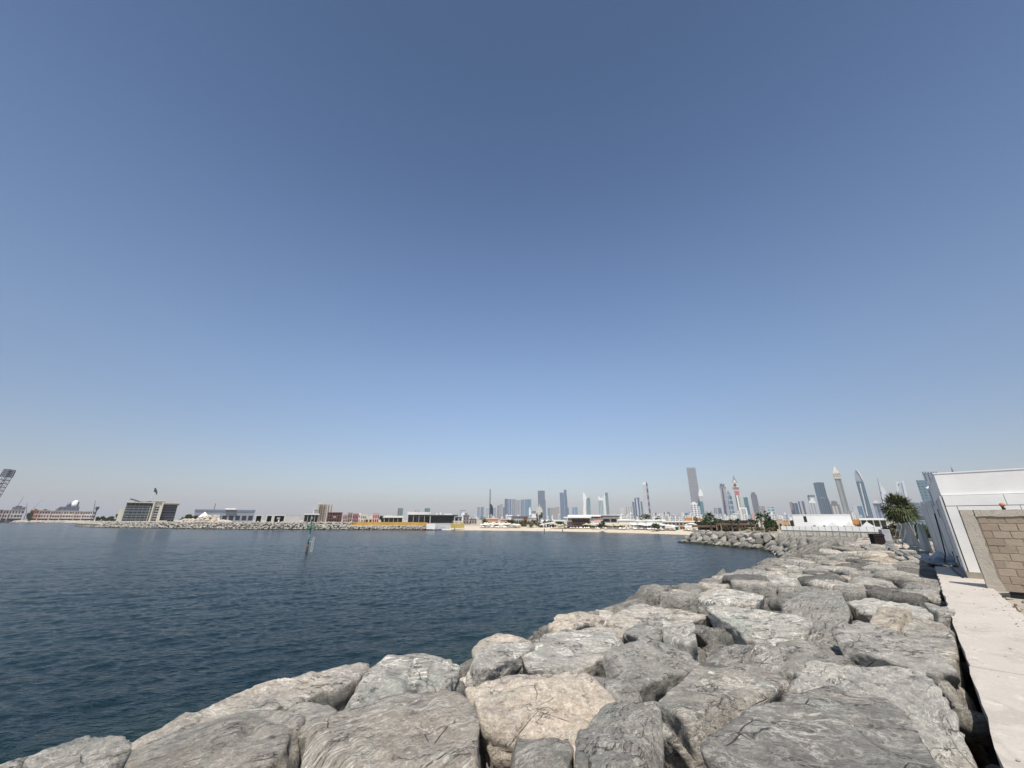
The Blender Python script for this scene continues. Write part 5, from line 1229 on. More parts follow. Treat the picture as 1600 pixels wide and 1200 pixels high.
e, w_, h_ = lowb('stone_block', 'taller brown grey block with stepped top left of the palms', 724, 733, 805.5, 255, (.22,.20,.19), z0=1.9, win=[(2,.2,.4,.3),(2,.55,.75,.3)], roofh=.3, yb=820); part('upper_step', mat_flat('brown_grey', (.26,.23,.22), .9), e, (-w_*.3, w_*.2, 1, 7, h_+.31, h_+1.6))
lowb('guest_house', 'mauve grey low house right of the stepped block', 733.5, 745, 811, 270, (.36,.31,.29), z0=1.9, win=[(3,.3,.7,.4)], roofh=.3)
# yellow hoarding
YEL = mat_flat('yellow_hoarding', (.56,.33,.075), .7, .22, .12)
yh = [(538.5,816.2,821.0,228),(600,815.7,820.8,222),(640,815.8,821.3,218),(668,816.4,821.6,215)]
e = empty('hoarding', (0,0,0), 0, 'long yellow hoarding along the top of the far breakwater', 'fence')
for (a, b) in zip(yh, yh[1:]):
    pa, pb = P(a[0],a[1],a[3]), P(b[0],b[1],b[3]); n = max(2, int((b[0]-a[0])/7))
    for k in range(n):
        p0 = pa.lerp(pb, k/n); p1 = pa.lerp(pb, (k+1)/n-.004); z0_ = 2.0
        MB().add([(p0.x,p0.y,z0_),(p1.x,p1.y,z0_),(p1.x,p1.y+.15,z0_),(p0.x,p0.y+.15,z0_),(p0.x,p0.y,p0.z),(p1.x,p1.y,p1.z),(p1.x,p1.y+.15,p1.z),(p0.x,p0.y+.15,p0.z)],[(3,2,1,0),(4,5,6,7),(0,1,5,4),(1,2,6,5),(2,3,7,6),(3,0,4,7)]).build('hoarding_panel', YEL, e)
e, w_, h_ = bld('hoarding', 'bright yellow hoarding right of the white beach fence', 'fence', 704.5, 726, 817, 823, 208, z0=1.0); 
for k in range(6): part('hoarding_panel', mat_flat('bright_yellow', (.56,.40,.12), .7, .15, .3), e, (-w_/2+w_*k/6, -w_/2+w_*(k+1)/6-.05, 0, .2, 0, h_-.25*(k%2)))
e, w_, h_ = bld('beach_fence', 'white slatted fence on the sand below the black hall', 'fence', 667, 704, 818.3, 826, 203, z0=.6)
part('solid_panel', WHT, e, (-w_/2, -w_*.15, 0, .2, 0, h_*.98))
for k in range(11): part('slat_panel', mat_flat('pale_blue_slats', (.55,.60,.66), .7), e, (-w_*.15+k*w_*.059+.03, -w_*.15+(k+1)*w_*.059-.15, 0, .15, 0, h_*.92))
part('top_rail', mat_flat('orange_rail', (.6,.42,.25), .7), e, (-w_/2, w_/2, .3, .5, h_*.9, h_*1.12))
q0 = G(660, 827.2, .35); q1 = G(698, 825.2, .8); o = MB().tube(q0+Vector((0,0,.1)), q1+Vector((0,0,.2)), .22, n=8).build('floating_boom', mat_flat('red_boom', (.28,.05,.04), .7)); tag(o, 'dark red boom lying on the sand at the waterline', 'boom')
lowb('changing_hut', 'long white hut roof behind the bright yellow hoarding', 708.5, 722, 814.6, 225, (.72,.69,.63), z0=1.6, roofh=.2, yb=818, dep=4)
q = P(710.5, 823.5, 205); 
# person standing on the sand
def person(loc, h, colr, lb, rz=0, lean=0):
    sk = mat_flat('skin', (.35,.22,.15), .7); e = empty('person', loc, rz, lb, 'person'); f = h/1.75
    vs = [(0,0,.95),(0,0,1.15),(0,0,1.38),(0,0,1.5),(0,.01,1.62),(0,0,1.72),(.09,0,.9),(.10,.02,.5),(.11,.05,.07),(.11,-.08,.03),(-.09,0,.9),(-.10,-.03,.5),(-.10,.04,.07),(-.10,-.09,.03),(.18,0,1.4),(.24,.0,1.13),(.23,-.08,.9),(-.18,0,1.4),(-.24,.02,1.13),(-.22,-.06,.9)]
    ed = [(0,1),(1,2),(2,3),(3,4),(4,5),(0,6),(6,7),(7,8),(8,9),(0,10),(10,11),(11,12),(12,13),(2,14),(14,15),(15,16),(2,17),(17,18),(18,19)]
    rad = [.13,.12,.14,.055,.095,.07,.085,.06,.04,.035,.085,.06,.04,.035,.055,.04,.03,.055,.04,.03]
    me = bpy.data.meshes.new('body'); me.from_pydata([tuple(c*f for c in v) for v in vs], ed, []); me.materials.append(sk); o = bpy.data.objects.new('body', me); COL.objects.link(o); o.parent = e
    m = o.modifiers.new('skin', 'SKIN')
    for i, r_ in enumerate(rad): me.skin_vertices[0].data[i].radius = (r_*f, r_*f)
    me.skin_vertices[0].data[0].use_root = True; o.modifiers.new('sub', 'SUBSURF').levels = 1
    MB().lathe([(.155*f,.82*f),(.15*f,.95*f),(.145*f,1.15*f),(.175*f,1.36*f),(.08*f,1.47*f)], 10, sy=.75).build('shirt', mat_flat('cloth', colr, .9), e); MB().lathe([(.10*f,.45*f),(.105*f,.80*f)], 8, cx=.10*f).lathe([(.10*f,.45*f),(.105*f,.80*f)], 8, cx=-.10*f).build('trousers', mat_flat('trousers', (.05,.06,.09), .9), e); MB().lathe([(.10*f,1.62*f),(.105*f,1.70*f),(.07*f,1.77*f),(.01,1.79*f)], 10, cy=.012).build('hair', BLK, e)
    return e
g0 = G(710.5, 824.6, 1.2); person((g0.x, g0.y, sandz(g0.x, g0.y)), 1.8, (.04,.08,.16), 'person in dark blue standing on the sand by the bright yellow hoarding')
g0 = G(850.5, 829.2, .4); person((g0.x, g0.y, sandz(g0.x, g0.y)-.02), 1.75, (.06,.06,.06), 'person in dark clothes at the water edge below the cream tower')
g0 = G(879, 829.5, .4); person((g0.x, g0.y, sandz(g0.x, g0.y)-.02), 1.7, (.30,.22,.15), 'person in brown walking near the water edge')
# ---------------------------------------------------------------- beach clubs
WR = (.80,.78,.73)
lowb('pink_house', 'pink low beach building behind the first row of parasols', 757, 778, 811.2, 235, (.62,.36,.25), z0=1.8, win=[(5,.2,.6,.35)], wcol=mat_flat('red_brown_opening', (.25,.10,.06), .8), roofh=.5, yb=817, roof=(.70,.52,.38))
lowb('pink_house', 'smaller pink beach building left of the shrubs', 782, 794.5, 812, 232, (.60,.37,.27), z0=1.8, win=[(3,.2,.6,.35)], roofh=.4, yb=817, roof=(.66,.5,.38))
lowb('long_hall', 'long slate roofed hall behind the beach shrubs', 796, 824, 808.8, 270, (.42,.42,.42), z0=2, roof=(.14,.15,.17), roofh=1., win=[(8,.2,.6,.6)], yb=815)
lowb('red_box', 'small red block at the end of the slate roofed hall', 819.5, 824, 808.2, 262, (.30,.08,.08), z0=2, roofh=.3, yb=814, win=[(1,.2,.6,.4)])
lowb('white_gateway', 'white T shaped structure in front of the blue towers', 793.5, 799, 806, 262, WR, z0=2, dep=3, roofh=.4, over=.6, win=[(1,0.05,.5,.3)])
lowb('white_tent_hall', 'pale grey building with slanting roof left of the cream tower foot', 825, 841, 809.5, 268, (.55,.53,.52), z0=2, win=[(5,.3,.7,.4)], roofh=.3)
# canopy with a slanting white roof
e, w_, h_ = bld('beach_canopy', 'white slanting canopy over a dark beach bar', 'beach bar', 843, 884, 812.2, 822, 205, z0=1.5)
MB().add([(-w_/2,-3,h_*.25),(w_*.1,-3,h_*.62),(w_*.1,8,h_*.66),(-w_/2,8,h_*.3),(-w_/2,-3,h_*.33),(w_*.1,-3,h_*.72),(w_*.1,8,h_*.76),(-w_/2,8,h_*.38)],[(3,2,1,0),(4,5,6,7),(0,1,5,4),(1,2,6,5),(2,3,7,6),(3,0,4,7)]).build('slanting_roof', WB, e)
part('flat_roof', WB, e, (-w_*.45, w_*.5, 9, 16, h_*.78, h_)); part('bar_counter', mat_flat('dark_bar', (.05,.045,.045), .8), e, (-w_*.22, w_*.12, 0, 6, 0, h_*.45)); part('rear_wall', mat_flat('wall_pale', (.62,.58,.52), .85), e, (-w_*.4, w_*.45, 10, 15, 0, h_*.775))
for k in range(5): part('post', WB, e, (-w_*.35+k*w_*.1, -w_*.35+k*w_*.1+.2, -2.8, -2.6, 0, h_*(.33+.07*k)))
# the big white club
e, w_, h_ = bld('beach_club', 'large white beach club with layered roofs and a brown glazed restaurant', 'beach club', 880, 972, 804.3, 819, 190, z0=1.7)
BRN = mat_flat('dark_brown', (.13,.065,.05), .8, .3, .3); DRK = mat_flat('dark_opening', (.03,.03,.03), .7)
part('upper_roof', WB, e, (-w_*.44, w_*.46, 4, 24, h_*.86, h_)); part('lower_roof', WB, e, (-w_*.5, -w_*.03, -2, 3.9, h_*.74, h_*.84))
part('wall', mat_flat('club_wall', (.66,.63,.57), .8), e, (-w_*.46, w_*.5, 5, 22, 0, h_*.855))
part('brown_restaurant', BRN, e, (-w_*.36, -w_*.06, -1, 4.9, h_*.22, h_*.735)); part('glazing', DG, e, *[(-w_*.35+w_*.047*k, -w_*.35+w_*.047*k+w_*.035, -1.12, -1.02, h_*.28, h_*.55) for k in range(6)])
part('louvre_band', mat_flat('brown_louvres', (.11,.085,.08), .8), e, (w_*.14, w_*.46, 3.6, 3.95, h_*.80, h_*.95)); part('openings', DRK, e, *[(-w_*.02+w_*.04*k, w_*.005+w_*.04*k, 4.7, 4.98, h_*.74, h_*.84) for k in range(5)])
part('terrace', WB, e, (-w_*.04, w_*.5, -3, 4.6, h_*.24, h_*.34)); part('terrace_opening', DRK, e, (w_*.18, w_*.29, 4.7, 4.98, h_*.42, h_*.66), (w_*.31, w_*.40, 4.7, 4.98, h_*.42, h_*.66)); part('white_block', WB, e, (w_*.41, w_*.62, -1, 4.6, 0, h_*.62)); part('pink_awning', mat_flat('pink_cloth', (.60,.32,.26), .8), e, (w_*.02, w_*.15, 1, 4, h_*.42, h_*.60)); part('terrace_posts', WB, e, *[(-w_*.04+w_*.07*k, -w_*.036+w_*.07*k, -2.9, -2.7, 0, h_*.24) for k in range(7)])
lowb('white_block', 'low white annex right of the layered beach club', 966, 996, 813.4, 178, WR, z0=1.7, roofh=.3, win=[(5,.15,.45,.25)], dep=10, yb=820)
lowb('white_block', 'long low white hall below the tall pale tower', 996, 1012, 814.2, 176, (.74,.71,.64), z0=1.7, roofh=.3, dep=8, win=[(3,.2,.5,.5)], yb=820)
lowb('white_block', 'bright white hall with slightly sloping roof right of the dark bush', 1010, 1038, 813.6, 172, WR, z0=1.7, roofh=.4, dep=10, yb=820, win=[(4,.1,.35,.5)])
lowb('white_block', 'long thin white roof with dark slots below the orange pavilion', 1038, 1090, 815.5, 165, (.70,.67,.61), z0=1.7, roofh=.4, dep=9, yb=820, win=[(9,.55,.8,.6)], over=.8)
lowb('cube_kiosk', 'white cube kiosk on the sand before the beach club', 931, 939.5, 819.3, 189, WR, z0=1.3, roofh=.15, dep=4, yb=824, over=.1, win=[(1,.1,.7,.3)])
lowb('turquoise_hut', 'small turquoise hut among the parasols', 1055, 1061, 823.8, 158, (.08,.30,.30), z0=1.2, roofh=.2, dep=3, yb=828, over=.1, win=[(1,.2,.8,.3)])
lowb('wooden_hut', 'brown wooden beach hut beside the turquoise one', 1062, 1070, 823, 158, (.40,.24,.13), z0=1.2, roofh=.2, dep=3, yb=828, over=.15, win=[(2,.2,.8,.5)])
lowb('red_stand', 'long red cushioned stand on the sand before the brown restaurant', 889, 912, 821.5, 192, (.33,.10,.09), z0=1.2, roofh=.2, dep=3, yb=826, win=[(7,.2,.8,.4)], roof=(.55,.42,.36), over=.1)
e, w_, h_ = bld('orange_pavilion', 'orange timber pavilion with two bays above the beach', 'pavilion', 1069.5, 1094.5, 808.8, 816, 190, z0=1.8)
ORG = mat_flat('orange_wood', (.52,.25,.08), .7, .3, .4)
part('bay', ORG, e, (-w_*.5, -w_*.02, 0, 6, h_*.45, h_)); part('bay', mat_flat('burnt_orange', (.45,.17,.06), .7), e, (w_*.02, w_*.5, 0, 6, h_*.45, h_*.96)); part('recess', DRK, e, (-w_*.47, w_*.47, .5, 5, h_*.2, h_*.449)); part('base', WB, e, (-w_*.5, w_*.62, -.5, 7, 0, h_*.2)); part('end_wall', WB, e, (w_*.5+.01, w_*.62, 0, 6, h_*.2, h_*.8)); part('divider', WB, e, (-w_*.019, w_*.019, -.2, .3, h_*.2, h_))
# brown restaurant right of it with deep eaves
e, w_, h_ = bld('brown_restaurant', 'long dark timber restaurant with brown eaves behind the right hand parasols', 'restaurant', 1078, 1196, 813, 826, 122, z0=1.9)
TB = mat_flat('brown_timber', (.20,.115,.085), .8, .3, .5)
part('eaves', TB, e, (-w_*.5, -w_*.18, -2, 3, h_*.32, h_*.50), (-w_*.16, w_*.36, -1, 5, h_*.52, h_*.72)); part('upper_roof', mat_flat('charcoal_roof', (.05,.045,.045), .8), e, (-w_*.1, w_*.42, 5.1, 14, h_*.86, h_)); part('hall', DRK, e, (-w_*.44, w_*.4, 5.2, 12, 0, h_*.85)); part('sand_wall', mat_flat('tan_wall', (.50,.40,.29), .85), e, (w_*.2, w_*.36, -1.5, 0, 0, h_*.36))
part('post', TB, e, *[(-w_*.48+w_*.085*k, -w_*.475+w_*.085*k, -1.9, -1.6, 0, h_*(.32 if k < 4 else .52)) for k in range(10)])
lowb('tan_house', 'tan block between the big bush and the white building', 1213, 1223, 812, 105, (.58,.46,.31), z0=1.8, roofh=.15, dep=4, yb=824, over=.05, win=[(1,.3,.7,.3)])
lowb('tan_house', 'orange tan block touching the white building', 1223.5, 1234, 814.5, 108, (.55,.36,.2), z0=1.8, roofh=.15, dep=4, yb=824, over=.05, win=[(2,.3,.7,.3)])
e, w_, h_ = bld('white_turret', 'white stepped turret at the left end of the white building', 'building', 1231, 1238, 808, 824, 100, z0=2.2); part('wall', WB, e, (-w_/2, w_/2, 0, 3, 0, h_*.8), (-w_*.1, w_*.4, .2, 2.8, h_*.802, h_)); part('window', DG, e, (-w_*.1, w_*.35, -.1, .2, h_*.35, h_*.62))
# hedge with dry brown foliage behind the groyne
for k in range(5):
    q = P(1138+k*16, 831, 112-k*3.6); shrub('hedge', OLV, (q.x, q.y, 2.25), 1.75, .7, .95, 'low dry olive hedge along the top of the groyne', 'hedge', 'dry hedge clumps on the groyne', n=420, leaf=.14, seed=90+k, trunk=False)
q = P(1207, 826, 104); shrub('tree', GRN2, (q.x, q.y, 1.5), 1.9, 1.3, 2.9, 'dense green tree at the right end of the brown restaurant', 'tree', n=1500, leaf=.22, seed=101)
# row of shrubs behind the parasols
for k, (px_, py_, Y_, rx_, rz__, m_, lb) in enumerate([(755,820,222,3.2,4.2,GRN,'dark rounded bush at the left end of the beach planting'),(762,819,226,2.4,2.4,GRN2,'low bush in front of the pink beach building'),(780,819.5,222,3.,2.3,GRN,'low green bush between the two pink buildings'),(792,819.5,220,3.2,2.8,GRN2,'dark bush below the white T shaped structure'),(803,820,216,3.6,3.9,GRN,'tall green bush in the middle of the beach planting'),(814,820,214,3.6,3.6,OLV,'olive green bush before the slate roofed hall'),
      (822,821,210,3.2,2.8,GRN,'bush right below the red block'),(830,822,206,3.6,3.2,OLV,'reedy olive bush with pale posts in front'),(840,822,206,3.2,3.0,GRN,'green bush left of the slanting canopy'),(842.5,813.5,235,2.4,4.6,GRN2,'dark tree in front of the cream tower'),(865,818,212,4.,2.8,GRN,'wide low bush right of the slanting canopy'),(877,818,210,3.2,2.6,GRN2,'dark bush against the brown restaurant corner'),
      (1006,813,196,4.8,2.8,GRN2,'dark rounded tree crown behind the low white halls'),(1028,822,160,3.2,2.2,GRN2,'dark bush in front of the bright white hall'),(941,822,172,1.4,2.8,GRN2,'narrow dark bush beside the white cube kiosk'),(1098,815,130,2.6,3.6,GRN,'green clump right of the orange pavilion'),(1108,817,128,2.8,3.0,GRN2,'dark clump under the tall slender palm'),(1120,817,128,2.6,2.6,GRN,'bushy clump right of the tall slender palm'),(1195,816,112,2.2,3.2,GRN2,'dark clump under the right hand palm'),(1030,812,230,2.5,2.,GRN2,'small dark tree between the low white houses')]):
    q = P(px_, py_, Y_); shrub('shrub', m_, (q.x, q.y, 1.5 if py_ > 816 else 2), rx_, 1.8, rz__ if py_ > 816 else rz__+2.0, lb, 'shrub', 'planting along the beach', n=420, leaf=.30, seed=120+k, trunk=True)
# palms
def feather_palm(loc, h_, rad, label, seed, group='palms on the beach', nf=34):
    e = empty('palm_tree', loc, 0, label, 'palm tree', group); r = random.Random(seed)
    MB().lathe([(.26,0),(.2,h_*.3),(.17,h_*.9),(.24,h_)], 8).build('trunk', mat_flat('palm_trunk', (.30,.24,.17), .9, .3, 3), e)
    mb = MB()
    for k in range(nf):
        az = r.uniform(0, 6.28); el = math.asin(r.uniform(-.3, .95)); L_ = rad*r.uniform(.85,1.1); prev = None
        for s_ in range(6):
            f = s_/5; d = Vector((math.cos(az)*math.cos(el), math.sin(az)*math.cos(el), math.sin(el))); c = Vector((0,0,h_))+d*L_*f; c.z -= L_*.55*f*f*(1.1-math.sin(el)*.5)
            wd = Vector((-math.sin(az), math.cos(az), 0))*rad*.16*math.sin(math.pi*min(.97, f*.85+.12)); lo = Vector((0,0,-rad*.07))
            if prev:
                p0, w0 = prev
                mb.add([p0, c, c+wd+lo, p0+w0+lo], [(0,1,2,3)]); mb.add([p0, c, c-wd+lo, p0-w0+lo], [(3,2,1,0)])
            prev = (c, wd)
    mb.build('crown', GRN2, e); return e
for k, (px_, pyt, pyb, Y_, rad, lb) in enumerate([(1108,804.5,824,112,2.9,'tallest slender palm standing before the brown restaurant'),(1187,805.5,822,108,2.6,'palm right of the pink dome with full dark crown'),(1118,812,824,112,1.8,'short palm just right of the tallest palm'),(1125,813,825,110,1.7,'short palm in the middle of the brown restaurant front'),(1142,814,825,108,1.6,'low palm before the red and white clock tower'),(1153,813,825,108,1.7,'low palm below the white hotel block'),(1172,813,825,106,1.7,'low palm below the pink dome'),(1178,814,825,105,1.6,'low palm left of the full crowned palm'),(851,814,822,204,1.9,'small palm beside the slanting canopy')]):
    t_ = P(px_, pyt, Y_); feather_palm((t_.x, t_.y, 1.8), t_.z-1.8, rad*.58, lb, 200+k)
# parasols
PAR = [mat_flat('cream_canvas', (.74,.69,.58), .85, .08, .6), mat_flat('white_canvas', (.80,.78,.74), .85, .06, .6), mat_flat('thatch', (.50,.44,.30), .95, .3, 2)]
def make_parasol(kind):
    e = empty('parasol', (0,0,0), 0, 'x', 'parasol')
    MB().tube((0,0,0), (0,0,2.5), .035, n=6).build('pole', mat_flat('parasol_pole', (.45,.36,.26), .7), e)
    mb = MB(); n = 8
    if kind == 0: mb.lathe([(1.75,2.02),(1.72,2.12),(.9,2.48),(.05,2.95)], n)
    elif kind == 1: mb.lathe([(1.9,2.12),(1.9,2.3),(1.0,2.52),(.04,2.66)], n)
    else: mb.lathe([(1.7,1.95),(1.5,2.15),(.8,2.55),(.05,2.95)], n)
    mb.build('canopy', PAR[kind], e); return e
protos = [make_parasol(k) for k in range(3)]; usedp = [False]*3
rows = [  # (x from, x to, y of the pole foot, Y, count, kind, label)
 (752,799,825.6,205,14,0,'cream pointed parasol on the sand before the pink buildings'),
 (757,796,823.2,214,9,0,'cream pointed parasol in the back row before the pink buildings'),
 (802,813,825.0,202,4,0,'cream pointed parasol below the beach shrubs'),
 (862,884,827.0,186,7,2,'straw coloured parasol before the slanting canopy'),
 (913,930,826.6,172,6,2,'thatched parasol before the layered beach club'),
 (944,985,827.4,162,12,2,'thatched parasol right of the white cube kiosk'),
 (990,1028,828.5,152,11,1,'white flat parasol in the middle of the right hand beach'),
 (986,1026,826.2,160,9,1,'white flat parasol in the back row of the right hand beach'),
 (1031,1054,828.8,144,7,1,'white flat parasol left of the turquoise hut'),
 (1072,1102,829.6,128,7,1,'broad white parasol right of the wooden hut'),
 (1074,1100,826.8,134,6,1,'broad white parasol in the back row right of the wooden hut'),
 (1106,1139,829.8,112,7,1,'large pale parasol behind the groyne tip'),
 (1108,1140,826.6,118,7,1,'large pale parasol in the back row behind the groyne tip'),
 (1149,1184,827.6,108,4,1,'large pale parasol beside the low palms')]
for (xa, xb, py_, Y_, n, kd, lb) in rows:
    for k in range(n):
        r4 = random.Random(int(xa*7)+k); px_ = xa+(xb-xa)*(k+.5*r4.uniform(0,1))/n; q = beach_at(px_, (17.5 if py_ < 827 and 'back row' in lb else 11.0)+r4.uniform(-1.6,1.6))
        o = protos[kd] if not usedp[kd] else copy_tree(protos[kd]); usedp[kd] = True
        o.location = (q.x, q.y, q.z-.03 if px_ < 1103 else 2.15); sc = r4.uniform(.68,.88); o.scale = (sc, sc, sc*r4.uniform(.85,1.)); o.rotation_euler.z = r4.uniform(0,1); tag(o, lb, 'parasol', 'beach parasols')
# sun loungers
lp_ = empty('sun_lounger', (0,0,0), 0, 'x', 'sun lounger')
part('frame', mat_flat('lounger_wood', (.30,.2,.12), .8), lp_, (-.32,.32,-.95,.95,.28,.34),(-.3,-.24,-.9,-.82,0,.28),(.24,.3,-.9,-.82,0,.28),(-.3,-.24,.8,.88,0,.28),(.24,.3,.8,.88,0,.28))
MB().add([(-.3,-.93,.345),(.3,-.93,.345),(.3,.35,.345),(-.3,.35,.345),(-.3,-.93,.44),(.3,-.93,.44),(.3,.35,.44),(-.3,.35,.44),(-.3,.95,.85),(.3,.95,.85),(-.3,.98,.76),(.3,.98,.76)],[(3,2,1,0),(4,5,6,7),(0,1,5,4),(1,2,6,5),(3,0,4,7),(7,6,9,8),(2,3,10,11),(6,2,11,9),(3,7,8,10),(8,9,11,10)]).build('cushion', PAR[1], lp_)
first = True
for (xa, xb, py_, Y_, n) in [(752,812,826.6,203,22),(862,884,828,184,8),(890,984,828.2,168,26),(990,1054,829.9,148,24),(1072,1138,830.5,122,20)]:
    for k in range(n):
        r4 = random.Random(int(xa*11)+k); q = beach_at(xa+(xb-xa)*(k+r4.uniform(0,.7))/n, 9.0+r4.uniform(-.8,.8)); o = lp_ if first else copy_tree(lp_); first = False
        o.location = (q.x, q.y, q.z-.01 if q.x/q.y < .475 else 2.17); o.rotation_euler.z = r4.uniform(-.3,.3); tag(o, 'pale cushioned sun lounger on the sand '+{752:'before the pink buildings',862:'below the slanting canopy',890:'before the layered beach club',990:'left of the turquoise hut',1072:'behind the groyne tip'}[xa], 'sun lounger', 'sun loungers on the beach')
# pale flag posts before the reedy bush
for k in range(12):
    px_ = 824+k*3.1; q = P(px_, 823.6, 196); t_ = P(px_+.2, 820.6-(k%3)*.5, 196); tag(MB().tube((0,0,0), (0,0,t_.z-q.z), .09, n=5).box(-.3,.3,-.03,.03,(t_.z-q.z)*.45,(t_.z-q.z)*.8).build('beach_banner', WHT, loc=(q.x, q.y, sandz(q.x, q.y))), 'small white banner post in the row before the reedy bush', 'banner', 'white banner posts on the beach')
# ---------------------------------------------------------------- the city skyline
def tower(label, xl, xr, yt, Y, col, gl, wx=14., wz=12., rx=.5, rz=.5, rot=0., name='tower', cat='tower', dep=.8, z0=3., crown=None, taper=0, group=None):
    loc, rz_, w_, h_ = face_box(xl, xr, yt, 812, Y, 1); h_ += loc[2]-z0
    e = empty(name, (loc[0], loc[1], z0), rz_+rot, label, cat, group)
    c, s = math.cos(abs(rot)), math.sin(abs(rot)); w2 = w_/(c+s*dep)
    m_ = mat_facade(tuple(c*.86 for c in col), tuple(c*.72 for c in gl), wx, wz, rx, rz)
    part('facade', m_, e, (-w2/2, w2/2, 0, w2*dep, 0, h_))
    for cw in (crown or []):     # (x0, x1, z0, z1 in shares of width / extra pixels above, colour)
        x0, x1, a, b, cc = cw; k = Y/636./math.cos(rz_)*1.0
        part('crown', mat_flat('crown', cc, .6, .1, .02), e, (w2*x0, w2*x1, w2*dep*.12, w2*dep*.85, h_+a*k+.05, h_+b*k))
    return e, w2, h_
BLU = (.13,.19,.26); BG1 = (.045,.085,.14); GRY = (.36,.37,.38); WHI = (.68,.68,.66); TEA = (.06,.15,.17); SLT = (.09,.12,.16)
T = tower
